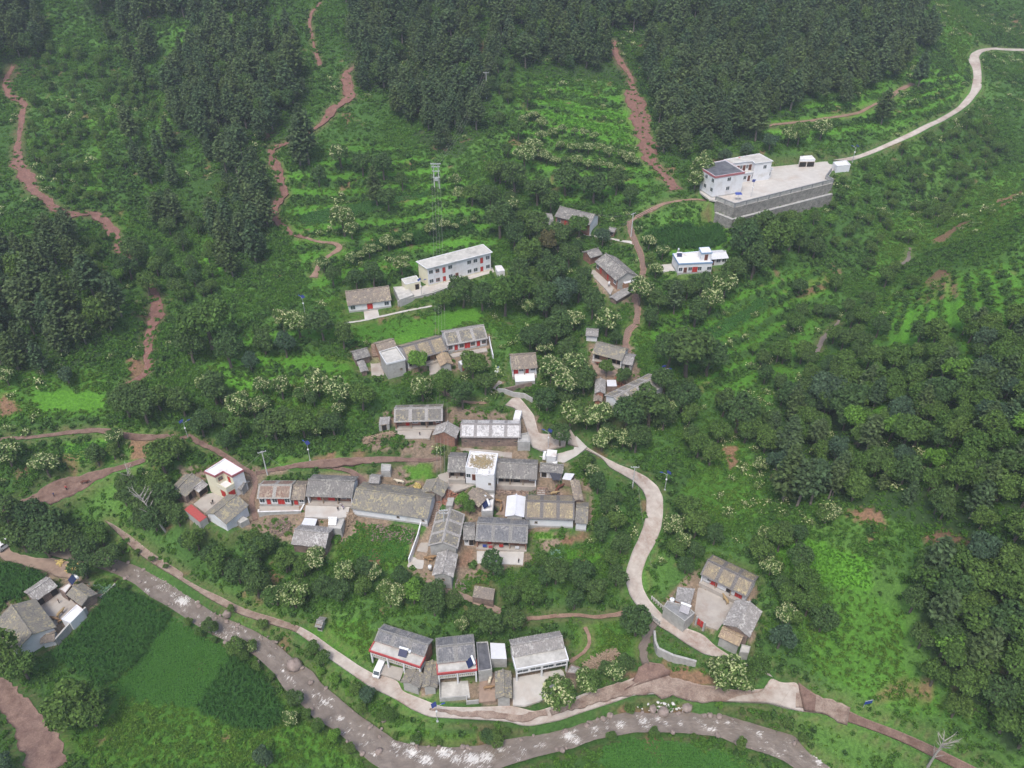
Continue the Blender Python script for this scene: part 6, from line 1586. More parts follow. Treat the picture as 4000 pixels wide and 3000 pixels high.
# ---- heaps, woodpiles, bundles
def heap(name, label, px, w, m, n=60, size=.35, cat='heap', hgt_=.5, lng=2.2, seed=1):
    """a pile of short pieces along a line of pixels: real pieces joined, too small to pick apart"""
    P = np.array([hit(p) for p in px]); rs = random.Random(seed); Q = resample(P, 40)
    c = Q[20]; b = MB()
    for _ in range(n):
        i = rs.randrange(39); d = Q[i + 1] - Q[i]; d = d[:2] / (np.linalg.norm(d[:2]) + 1e-9); nn = np.array([-d[1], d[0]])
        o = rs.uniform(-w, w); q = Q[i][:2] + nn * o; z = gz(q) - c[2] + rs.uniform(0, hgt_) * (1 - abs(o) / w * .8)
        th = rs.uniform(0, 3.14); L = size * lng * rs.uniform(.6, 1.3); v = np.array([math.cos(th), math.sin(th)]) * L / 2
        q = q - c[:2]; r = size * rs.uniform(.18, .32)
        b.tube([(q[0] - v[0], q[1] - v[1], z + r), (q[0] + v[0], q[1] + v[1], z + r + rs.uniform(-.1, .15))], r, 5)
    e = empty(name, tuple(c), label, cat); o = b.build('pieces', M[m], e); o['kind'] = 'stuff'
heap('brushwood_pile', 'long grey brushwood pile beside the porch house lawn', t23([(640, 800), (760, 740), (900, 670)]), 1.2, 'wood', 260, .5, 'woodpile', 1.0, 3.2, 2)
heap('firewood_pile', 'stacked grey firewood along the yard edge of the dark-roofed brick house', t12([(740, 1260), (790, 1200), (845, 1130)]), 1.1, 'wood', 220, .5, 'woodpile', 1.0, 2.6, 3)
heap('stone_heap', 'heap of broken stones in the vegetable garden', t12([(1000, 1290), (1120, 1290), (1280, 1310), (1370, 1330)]), 2.2, 'stone', 260, .45, 'heap', .6, 1.0, 4)
heap('rubble_heap', 'reddish rubble below the reddish-panelled house', t12([(130, 1280), (220, 1240), (300, 1210)]), 2.4, 'stone', 220, .4, 'heap', .5, 1.0, 5)
heap('log_stack', 'stack of pale logs at the earth road by the maize', t02([(600, 1590), (700, 1575)]), .8, 'yellow', 40, .5, 'woodpile', .6, 4, 6)
heap('log_stack', 'small pale log stack under the big trees above the river', t02([(505, 1540), (540, 1550)]), .5, 'yellow', 20, .5, 'woodpile', .5, 3, 7)
heap('brushwood_fence', 'dark brushwood fence below the brick porch house yard', t12([(930, 500), (1050, 470), (1200, 440)]), .9, 'wood', 260, .5, 'woodpile', 1.0, 2.6, 8)
heap('rubble_heap', 'broken tiles and timber behind the crumbling barn', Z5([(250, 850), (290, 760), (420, 720)]), 1.6, 'wood_red', 160, .5, 'heap', .6, 2.0, 9)
heap('rubble_heap', 'stones along the wall below the long grey farmhouse', Z5([(900, 690), (1200, 700), (1500, 700), (1700, 720)]), 1.2, 'stone', 260, .4, 'heap', .5, 1.0, 10)
heap('stone_heap', 'grey stones at the road edge below the bridge', [(985, 1250 + 10), (1010, 1275)], .8, 'rock', 40, .4, 'heap', .4, 1.0, 11)
heap('straw_pile', 'yellow straw heap beside the mottled barn', t12([(1370, 905), (1420, 915)]), 1.2, 'yellow', 90, .4, 'straw', .7, 2.0, 12)
heap('timber_pile', 'reddish planks below the lichen-roofed farm kitchen', Z4([(700, 640), (820, 620)]), 1.2, 'wood_red', 70, .5, 'woodpile', .6, 3.0, 13)
def roof_straw():
    rs = random.Random(3); q = on_plane(Z5(740, 330), 21.3); b = MB()
    for _ in range(420):
        x, y = rs.gauss(0, 1.9), rs.gauss(0, 1.7)
        if abs(x) > 3.2 or abs(y) > 3: continue
        th = rs.uniform(0, 3.14); b.tube([(x - math.cos(th) * .35, y - math.sin(th) * .35, rs.uniform(.03, .3)), (x + math.cos(th) * .35, y + math.sin(th) * .35, rs.uniform(.03, .3))], .07, 4)
    e = empty('straw_pile', tuple(q), 'straw spread to dry on the flat roof of the tall white box house', 'straw'); o = b.build('pieces', M['strawdry'], e); o['kind'] = 'stuff'
M['strawdry'] = m_plain('dry_straw', (.33, .265, .16), .35, 4)
roof_straw()
# ---- small things
p = on_plane(Z5(1640, 520), 17.6); e = empty('tarpaulin', tuple(p), 'dark tarpaulin stretched below the low gate shed', 'tarpaulin')
b = MB(); b.v = [(-1.6, 1.0, .8), (1.7, 1.0, .7), (1.1, -1.2, .1), (-.7, -1.3, .2), (-.2, 0, .35), (-1.6, 1.0, .76), (1.7, 1.0, .66), (1.1, -1.2, .06), (-.7, -1.3, .16), (-.2, 0, .31)]; b.f = [(0, 4, 1), (1, 4, 2), (2, 4, 3), (3, 4, 0), (5, 6, 9), (6, 7, 9), (7, 8, 9), (8, 5, 9)]; b.m = [0] * 8
b.build('sheet', M['cloth'], e)
for x, y in ((-1.6, 1), (1.7, 1), (1.1, -1.2), (-.7, -1.3)): MB().tube([(x, y, -2.2), (x, y, .8 if y > 0 else .2)], .05, 6).build('post', M['wood'], e)
p = hit((1872, 1526)); e = empty('sign_board', (p[0], p[1], gz(p)), 'dark blue roadside sign board on the bank above the dirt road', 'sign', None, .2)
MB().box(-.9, .9, -.04, .04, 1.0, 2.2).build('board', M['blue'], e); MB().box(-.92, .92, -.05, .05, 2.2, 2.27).build('frame', M['metal'], e)
for x in (-.7, .7): MB().box(x - .05, x + .05, -.05 + .1, .05 + .1, -.3, 2.2).build('post', M['metal'], e)
p = on_plane(Z6(615, 790), zS); e = empty('canopy', (p[0], p[1], zS), 'small blue canopy on a post at the school parapet', 'canopy')
MB().tube([(0, 0, 0), (0, 0, 2.4)], .06, 8).build('post', M['metal'], e); MB().hull([(-1.2, -.8, 2.4), (1.2, -.8, 2.4), (1.2, .8, 2.5), (-1.2, .8, 2.5)], [(-.9, -.5, 2.75), (.9, -.5, 2.75), (.9, .5, 2.8), (-.9, .5, 2.8)]).build('cover', M['blue'], e)
p = on_plane(Z6(605, 345), zS + 3.8); e = empty('flagpole', (p[0], p[1], zS + 3.6), 'thin flagpole with red flag on the school gallery roof', 'flagpole')
MB().tube([(0, 0, 0), (0, 0, 4.0)], .05, 6).build('pole', M['tankwhite'], e); MB().hull([(.05, 0, 3.2), (.8, .1, 3.1), (.8, .13, 3.1), (.05, .03, 3.2)], [(.05, 0, 3.9), (.8, .1, 3.8), (.8, .13, 3.8), (.05, .03, 3.9)]).build('flag', M['red'], e)
p = hit(Z8(490, 385)); e = empty('motor_tricycle', (p[0], p[1], gz(p)), 'white and blue motor tricycle parked next to the small white house', 'tricycle', None, 1.3)
MB().box(-1.2, .5, -.5, .5, .45, .9).build('cargo_bed', M['tankwhite'], e); MB().hull([(.5, -.3, .4), (1.3, -.12, .5), (1.3, .12, .5), (.5, .3, .4)], [(.5, -.3, .9), (1.2, -.1, 1.0), (1.2, .1, 1.0), (.5, .3, .9)]).build('body', M['blue'], e); MB().tube([(1.05, -.4, 1.15), (1.05, .4, 1.15)], .03, 6).build('handlebar', M['metal'], e)
for x, y in ((1.3, 0), (-.7, .55), (-.7, -.55)): MB().tube([(x, y - .07, .28), (x, y + .07, .28)], .28, 12).build('wheel', M['black'], e)
p = on_plane(t12(1775, 900), 15.9)
p = hit((902, 1592)); e = empty('concrete_slab', (p[0], p[1], gz(p)), 'loose pale concrete slab on the river bank', 'slab', None, 1.05); MB().box(-2, 2, -.5, .5, .1, .45).build('slab', M['roofcem'], e)
# laundry under the porch of the brick house
for x_, c_, lb in ((Z5(768, 1350), 'blue', 'blue and white laundry'), (Z5(840, 1362), 'redtrim', 'pink blanket'), (Z5(972, 1350), 'red', 'bright red cloth'), (Z5(1170, 1370), 'sheet', 'pale blue shirt')):
    q = on_plane(x_, 13.4); o = MB().box(-.5, .5, -.03, .03, -.9, 0).build('laundry', M[c_], None, loc=tuple(q)); tag(o, lb + ' hanging in the porch of the brick laundry house', 'laundry', 'laundry')
# ---- two bare trees
def bare_tree(px, H, label, seed, lean=(0, 0), m='deadwood'):
    rs = random.Random(seed); p = hit(px); e = empty('bare_tree', (p[0], p[1], gz(p)), label, 'tree'); b = MB(); tw = MB()
    pts = [np.array([lean[0] * t * H + rs.uniform(-.1, .1), lean[1] * t * H, H * t - .3]) for t in (0, .3, .55, .8, 1)]
    b.tube(pts, [H * .028, H * .022, H * .016, H * .01, .02], 7)
    for i in range(16):
        t = rs.uniform(.3, .95); k = int(t * 4); q = pts[min(k, 3)] + (pts[min(k + 1, 4)] - pts[min(k, 3)]) * (t * 4 - k); th = rs.uniform(0, 6.28); L = H * rs.uniform(.15, .38)
        r = q + np.array([math.cos(th) * L * .6, math.sin(th) * L * .6, L * .75]); tw.tube([q, (q + r) / 2 + np.array([0, 0, -.05 * L]), r], [H * .010, H * .007, .015], 5)
        for _ in range(4):
            s_ = q + (r - q) * rs.uniform(.4, .95); th2 = th + rs.uniform(-1, 1); l2 = L * .4; tw.tube([s_, s_ + np.array([math.cos(th2) * l2 * .6, math.sin(th2) * l2 * .6, l2 * .7])], [.045, .012], 4)
    b.build('trunk', M[m], e); tw.build('branches', M[m], e)
bare_tree((2004, 1656), 11, 'leafless grey tree beside the red dirt road', 5); bare_tree((357, 1148), 12, 'dead grey tree leaning over the big trees above the river', 6, (-.35, .15)); bare_tree((285, 1072), 9, 'thin dead tree above the wet dirt track', 7, (.1, .1))

# ================================================================== VEGETATION
def m_leaf(name, c, c2, tr=.42, var=.4):
    m, nt, b = mat(name)
    nt.nodes.remove(b)
    a = N(nt, 'Attribute', attribute_name='leaf_tone'); oi = N(nt, 'ObjectInfo')
    cc = mixc(nt, oi.outputs['Random'], c, c2)
    cc = mixc(nt, 1.0, cc, ramp(nt, a.outputs['Fac'], [(0, (1 - var,) * 3), (1, (1 + var, 1 + var, 1 + var * .6))]), 'MULTIPLY')
    d = N(nt, 'BsdfDiffuse'); t = N(nt, 'BsdfTranslucent'); mx = N(nt, 'MixShader', i_0=tr)
    nt.links.new(cc, d.inputs['Color']); nt.links.new(cc, t.inputs['Color'])
    nt.links.new(d.outputs[0], mx.inputs[1]); nt.links.new(t.outputs[0], mx.inputs[2])
    nt.links.new(mx.outputs[0], nt.nodes['Material Output'].inputs['Surface'])
    return m
L_ = dict(a=m_leaf('dark_broad_leaves', (.078, .142, .058), (.112, .180, .060)), c=m_leaf('mid_green_leaves', (0.102, 0.187, 0.051), (0.133, 0.212, 0.059)), d=m_leaf('blue_green_leaves', (.082, .140, .088), (.098, .155, .092)),
          e=m_leaf('fresh_green_leaves', (0.147, 0.288, 0.051), (0.166, 0.307, 0.064)), b=m_leaf('chestnut_leaves', (0.097, 0.179, 0.056), (0.123, 0.202, 0.059)), p=m_leaf('pine_needles', (.102, .168, .088), (.150, .208, .094), .5),
          u=m_leaf('scrub_leaves', (.082, .190, .036), (.115, .225, .046)), g=m_leaf('grass_blades', (0.118, 0.230, 0.036), (0.154, 0.269, 0.051)), m=m_leaf('maize_leaves', (.045, .120, .032), (.060, .145, .036)), n=m_leaf('bean_leaves', (.088, .225, .048), (.100, .245, .050), var=.3),
          f=m_leaf('cream_blossom', (.47, .48, .27), (.40, .45, .22), .2, .3), t=m_leaf('lettuce_leaves', (.105, .265, .034), (.12, .28, .036), var=.3), h=m_leaf('bean_dark_leaves', (0.077, 0.198, 0.054), (0.096, 0.218, 0.056), var=.35), r=m_leaf('russet_leaves', (0.154, 0.141, 0.070), (0.128, 0.141, 0.064)), q=m_leaf('cabbage_leaves', (0.154, 0.269, 0.205), (0.192, 0.307, 0.230), .15), k=m_leaf('thicket_leaves', (.066, .142, .042), (.092, .170, .048)), l=m_leaf('young_pine_needles', (.105, .165, .070), (.145, .200, .080), .5), w=m_leaf('white_flowers', (.6, .62, .5), (.65, .65, .58), .2))

def leaves(P, Nrm, size, rs, elong=1.5, jit=.55, curl=.25):
    """one small folded leaf-spray per point; returns verts, quads, tone"""
    n = len(P)
    nr = Nrm + rs.normal(0, jit, (n, 3)); nr /= np.linalg.norm(nr, axis=1, keepdims=True)
    a = np.cross(nr, rs.normal(0, 1, (n, 3))); a /= np.linalg.norm(a, axis=1, keepdims=True) + 1e-9
    c = np.cross(nr, a)
    s = (size * rs.uniform(.6, 1.35, n))[:, None]
    V = np.stack([P - a * s * elong * .5, P + c * s * .5 - nr * s * curl * .3, P + a * s * elong * .5 - nr * s * curl, P - c * s * .5 - nr * s * curl * .3], 1).reshape(-1, 3)
    Q = np.arange(4 * n).reshape(n, 4)
    return V, Q, np.repeat(rs.uniform(0, 1, n), 4)

def leaf_mesh(name, parts, m):
    V = np.concatenate([p[0] for p in parts]); off = 0; Q = []
    for p in parts: Q.append(p[1] + off); off += len(p[0])
    me = from_arrays(name, V, np.concatenate(Q), m)
    at = me.attributes.new('leaf_tone', 'FLOAT', 'POINT'); at.data.foreach_set('value', np.concatenate([p[2] for p in parts]).astype(np.float32))
    return me

def crown_lumps(rs, n, rx, rz, cz):
    L = [(np.array([0, 0, cz]), rx * .62)]
    for _ in range(n):
        th = rs.uniform(0, 6.283); ph = rs.uniform(-.35, 1.0)
        r = rx * rs.uniform(.45, .72)
        p = np.array([math.cos(th) * r * math.sqrt(1 - min(.95, ph * ph) * .7), math.sin(th) * r * math.sqrt(1 - min(.95, ph * ph) * .7), cz + ph * rz * .62])
        L.append((p, rx * rs.uniform(.26, .46)))
    return L

def on_lumps(L, n, rs, up=-.25, shell=(.72, 1.06)):
    w = np.array([l[1] ** 2 for l in L]); w /= w.sum()
    k = rs.choice(len(L), n * 2, p=w)
    d = rs.normal(0, 1, (n * 2, 3)); d /= np.linalg.norm(d, axis=1, keepdims=True)
    ok = d[:, 2] > up + rs.uniform(-.45, .1, n * 2)
    k, d = k[ok][:n], d[ok][:n]
    C = np.array([l[0] for l in L])[k]; R = np.array([l[1] for l in L])[k]
    P = C + d * (R * rs.uniform(*shell, len(k)))[:, None]
    # drop sprays buried deep inside another lump
    keep = np.ones(len(P), bool)
    for c, r in L:
        keep &= np.linalg.norm(P - c, axis=1) > r * .68
    return P[keep], d[keep]

def make_broad(seed, n=2300, size=.34, rx=3.0, rz=2.6, cz=4.2, lumps=13):
    rs = np.random.default_rng(seed)
    L = crown_lumps(rs, lumps, rx, rz, cz)
    P, D = on_lumps(L, n, rs)
    P2, D2 = on_lumps(L, n // 7, rs, shell=(1.05, 1.25))
    return L, [leaves(P, D * .8 + np.array([0, 0, .35]), size, rs), leaves(P2, D2 + np.array([0, 0, .3]), size * .8, rs)], rs
def trunk_mesh(name, seed, H, r, m, limbs=5, lean=.25):
    rs = random.Random(seed); b = MB()
    pts = [np.array([0, 0, -.8])]; x = y = 0
    for i in range(1, 5):
        x += rs.uniform(-lean, lean); y += rs.uniform(-lean, lean)
        pts.append(np.array([x, y, H * i / 4]))
    b.tube(pts, [r * 1.25, r, r * .8, r * .6, r * .3], 7)
    for _ in range(limbs):
        z = rs.uniform(.4, .85); i = int(z * 4); p = pts[i] + (pts[min(4, i + 1)] - pts[i]) * (z * 4 - i)
        th = rs.uniform(0, 6.28); l = H * rs.uniform(.25, .42)
        q = p + np.array([math.cos(th) * l * .7, math.sin(th) * l * .7, l * .7])
        b.tube([p, (p + q) / 2 + np.array([0, 0, -.1 * l]), q], [r * .45, r * .3, r * .12], 5)
    return b.mesh(name, m)

CROWN = {k: [] for k in 'acdebpkrs'}
for i in range(5):
    L, parts, rs = make_broad(100 + i, lumps=11 + i)
    for k in 'acder': CROWN[k].append(leaf_mesh('crown', parts, L_[k]))
CROWN['s'] = CROWN['c'] + CROWN['e'][:1]
BLOSSOM, SHRUBF = [], []
for i in range(4):
    L, parts, rs = make_broad(200 + i, rz=2.3, lumps=12 + i)
    CROWN['b'].append(leaf_mesh('crown', parts, L_['b']))
    P, D = on_lumps(L, 560, rs, up=.05, shell=(.98, 1.14))
    # blossom sits in patches, not evenly
    w = vnoise(P[:, 0] * .7 + i * 9, P[:, 1] * .7 + P[:, 2], 77) > -.4
    BLOSSOM.append(leaf_mesh('blossom', [leaves(P[w], D[w] + np.array([0, 0, .6]), .28, rs, elong=2.1, jit=.7)], L_['f']))
def make_pine(seed, H=10.0, n_wh=17, pw=.62, rad0=.205, lm='p', low=None):
    rs = np.random.default_rng(seed); P, D = [], []
    z0 = H * (low or rs.uniform(.16, .30))
    for w in range(n_wh):
        t = w / (n_wh - 1); z = z0 + (H - z0) * t
        rad = H * rad0 * (1 - t) ** pw * (1 if t > .12 else .8) * rs.uniform(.85, 1.12) + .12
        nb = int(rs.integers(6, 9)) if t < .85 else 4
        ph = rs.uniform(0, 6.28)
        for b in range(nb):
            th = ph + 6.2832 * b / nb + rs.uniform(-.25, .25)
            r_ = rad * rs.uniform(.72, 1.15)
            k = max(3, int(r_ / .2))
            for j in range(k):
                f = (j + .8) / k
                for _ in range(2):
                    P.append((math.cos(th) * r_ * f + rs.normal(0, .12), math.sin(th) * r_ * f + rs.normal(0, .12), z + r_ * (.22 * f - .30 * (1 - f)) * .9 + rs.normal(0, .10)))
                    D.append((math.cos(th) * .45 * f, math.sin(th) * .45 * f, .85))
    P, D = np.array(P), np.array(D)
    return leaf_mesh('crown', [leaves(P, D, .38, rs, elong=1.8, jit=.45)], L_[lm])
CROWN['p'] = [make_pine(300 + i) for i in range(3)] + [make_pine(310, pw=.45, low=.35), make_pine(311, pw=.4, rad0=.19, low=.42, n_wh=14), make_pine(312, pw=.75, lm='l'), make_pine(313, pw=.5, lm='l', rad0=.22), make_pine(314, pw=.55, rad0=.18)]
PTRUNK = [MB().tube([(0, 0, -1), (.03, .02, 3), (-.02, .03, 6.5), (0, 0, 9.6)], [.19, .16, .11, .03], 6).mesh('trunk', M['pinebark']) for _ in range(1)]
BTRUNK = [trunk_mesh('trunk', 400 + i, 5.2, .24, M['bark']) for i in range(4)]

def shrub_mesh(seed, m, n=70, r=.6, size=.3, flat=.75):
    rs = np.random.default_rng(seed)
    L = [(np.array([rs.uniform(-.35, .35), rs.uniform(-.35, .35), rs.uniform(.15, .45)]) * r * 2, r * rs.uniform(.45, .75)) for _ in range(4)]
    P, D = on_lumps(L, n, rs, up=0.0)
    P[:, 2] = np.maximum(P[:, 2] * flat, .02)
    return leaf_mesh('shrub', [leaves(P, D * .7 + np.array([0, 0, .4]), size, rs)], m)
def blade_mesh(seed, m, n=26, h=.5, spread=.45, wd=.09, droop=.35):
    rs = np.random.default_rng(seed); V, Q, Tn = [], [], []
    for i in range(n):
        th = rs.uniform(0, 6.28); x, y = rs.normal(0, spread * .4, 2); l = h * rs.uniform(.6, 1.2)
        d = np.array([math.cos(th), math.sin(th), 0]); s = np.array([-d[1], d[0], 0]) * wd
        p = np.array([x, y, 0]); q = p + d * l * droop + np.array([0, 0, l]); q2 = q + d * l * droop * 1.3 - np.array([0, 0, l * .25])
        o = len(V); V += [p - s, p + s, q + s, q - s, q2 + s * .4, q2 - s * .4]; Q += [(o, o + 1, o + 2, o + 3), (o + 3, o + 2, o + 4, o + 5)]; Tn += [rs.uniform(0, 1)] * 6
    return leaf_mesh('blades', [(np.array(V), np.array(Q), np.array(Tn))], m)

def base_of(x, y): return (float(x), float(y), float(hgt(T1, x, y)))
COUNT = {}
def put_tree(kind, x, y, H, R, name, label, group, parts=True):
    e = empty(name, base_of(x, y), label, 'shrub' if kind == 's' else 'tree', group, random.uniform(0, 6.28))
    h0, r0 = (10.0, 2.05) if kind == 'p' else (6.6, 3.0)
    e.scale = (R / r0 * random.uniform(.92, 1.08), R / r0 * random.uniform(.92, 1.08), H / h0)
    ci = random.randrange(len(CROWN[kind]))
    link(bpy.data.objects.new('crown', CROWN[kind][ci]), e)
    link(bpy.data.objects.new('trunk', PTRUNK[0] if kind == 'p' else random.choice(BTRUNK)), e)
    if kind == 'b':
        link(bpy.data.objects.new('blossom', BLOSSOM[ci]), e)
    e.rotation_euler[0] = random.uniform(-.05, .05); e.rotation_euler[1] = random.uniform(-.05, .05)
    return e

KIND = {'a': ('dark_broadleaf_tree', 'dark green round-crowned broadleaf tree'), 'c': ('broadleaf_tree', 'mid green leafy broadleaf tree'), 'd': ('blue_green_tree', 'bluish grey-green leafy tree'), 'e': ('fresh_green_tree', 'fresh light green feathery tree'),
        'b': ('chestnut_tree', 'chestnut tree covered in creamy blossom'), 'p': ('pine_tree', 'dark green pine tree'), 'r': ('russet_tree', 'brownish russet-leaved tree'), 's': ('hillside_bush', 'rounded green leafy bush')}
def area_of(x, y):
    if y > 1500 and x > 640 or (y > 1230 and x < 640 and y > 1000 + x * .85): return 'on the river bank'
    if y > 1180 and x > 1420 or x > 1560 and y > 560: return 'on the hillside across the brook ravine'
    if y < 420 and x < 620: return 'on the bushy slope round the bare red gully'
    if y < 330: return 'high on the wooded slope'
    if y < 560 and x > 1450: return 'round the school yard'
    if y < 560: return 'among the upper terraces'
    if x < 380 and y < 1000: return 'on the pine-covered spur by the dry stream bed'
    if x < 420 and y > 1330: return 'beside the maize fields'
    if x < 420: return 'by the hamlet above the dirt bay'
    if y > 1420: return 'along the river road'
    if y > 1200: return 'on the bank between village and river road'
    if x > 1100 and y < 1000: return 'in the gully beside the steps'
    if x > 1240: return 'beside the climbing concrete road'
    return 'on the slope among the village houses'
LMK = []
for o in list(bpy.data.objects):
    if o.parent is None and o.get('category') in ('house', 'building', 'barn', 'shed', 'hut', 'tank', 'utility pole', 'pylon', 'railing', 'cistern', 'tower', 'gate', 'sign') and o.get('label'):
        LMK.append((o.location.x, o.location.y, o['label'], o['category']))
for s_ in STRIPS[1:]:
    if s_['label'] and 'under the' not in s_['label']:
        for c_ in ((s_['A'] + s_['B']) / 2)[::4]: LMK.append((c_[0], c_[1], s_['label'], 'path'))
def size_word(k, R):
    if k == 's' and R > 2.4: return 'tall '
    if k == 'p': return 'young ' if R < 2.7 else 'towering ' if R > 3.6 else 'tall '
    return 'small ' if R < 2.0 else 'large ' if R > 3.6 else ''
def where(x, y, qx, qy):
    d = sorted((math.hypot(a - x, b - y) + (6 if c == 'path' else 0), l) for a, b, l, c in LMK)
    if d and d[0][0] < 26:
        return ('close beside the ' if d[0][0] < 11 else 'a few steps from the ') + ' '.join(re_trim(d[0][1]))
    return area_of(qx, qy)
STOP = {'with', 'and', 'of', 'the', 'a', 'in', 'at', 'by', 'its', 'under', 'below', 'on', 'to', 'from', 'between', 'beside', 'behind', 'is', 'where', 'above', 'past', 'before', 'left', 'right', 'running', 'climbing', 'round', 'through', 'along', 'into', 'up', 'over', 'holding', 'facing', 'wide', 'red', 'grey', 'white', 'brown', 'pale', 'blue', 'big', 'small', 'long', 'large', 'yellow', 'two', 'three', 'whitish', 'bright', 'cutting', 'opening', 'joined', 'adjoining'}
def re_trim(l):
    w = l.split()[:8]
    while len(w) > 3 and w[-1] in STOP: w.pop()
    return w
def scat_tree(k, x, y, R, qx, qy, H=None):
    nm, lb = KIND[k]; wh = where(x, y, qx, qy)
    lab = (size_word(k, R) + lb + ' ' + wh).split()[:16]
    while lab[-1] in STOP: lab.pop()
    put_tree(k, x, y, H or R * 2.35, R, nm, ' '.join(lab), nm.replace('_', ' ') + ('es ' if nm.endswith('sh') else 's ') + ' '.join(wh.split()[:11])); COUNT[k] = COUNT.get(k, 0) + 1
def tree_px(x, y, r, k, hf=1.0):
    g = hit((x, y + r * .75))
    rng_ = float(np.linalg.norm(g - CAMP))
    R = r * rng_ / FPX
    H = (R * 2.35 if k != 'p' else R * 4.3) * hf
    scat_tree(k, g[0], g[1], R, x, y, H)

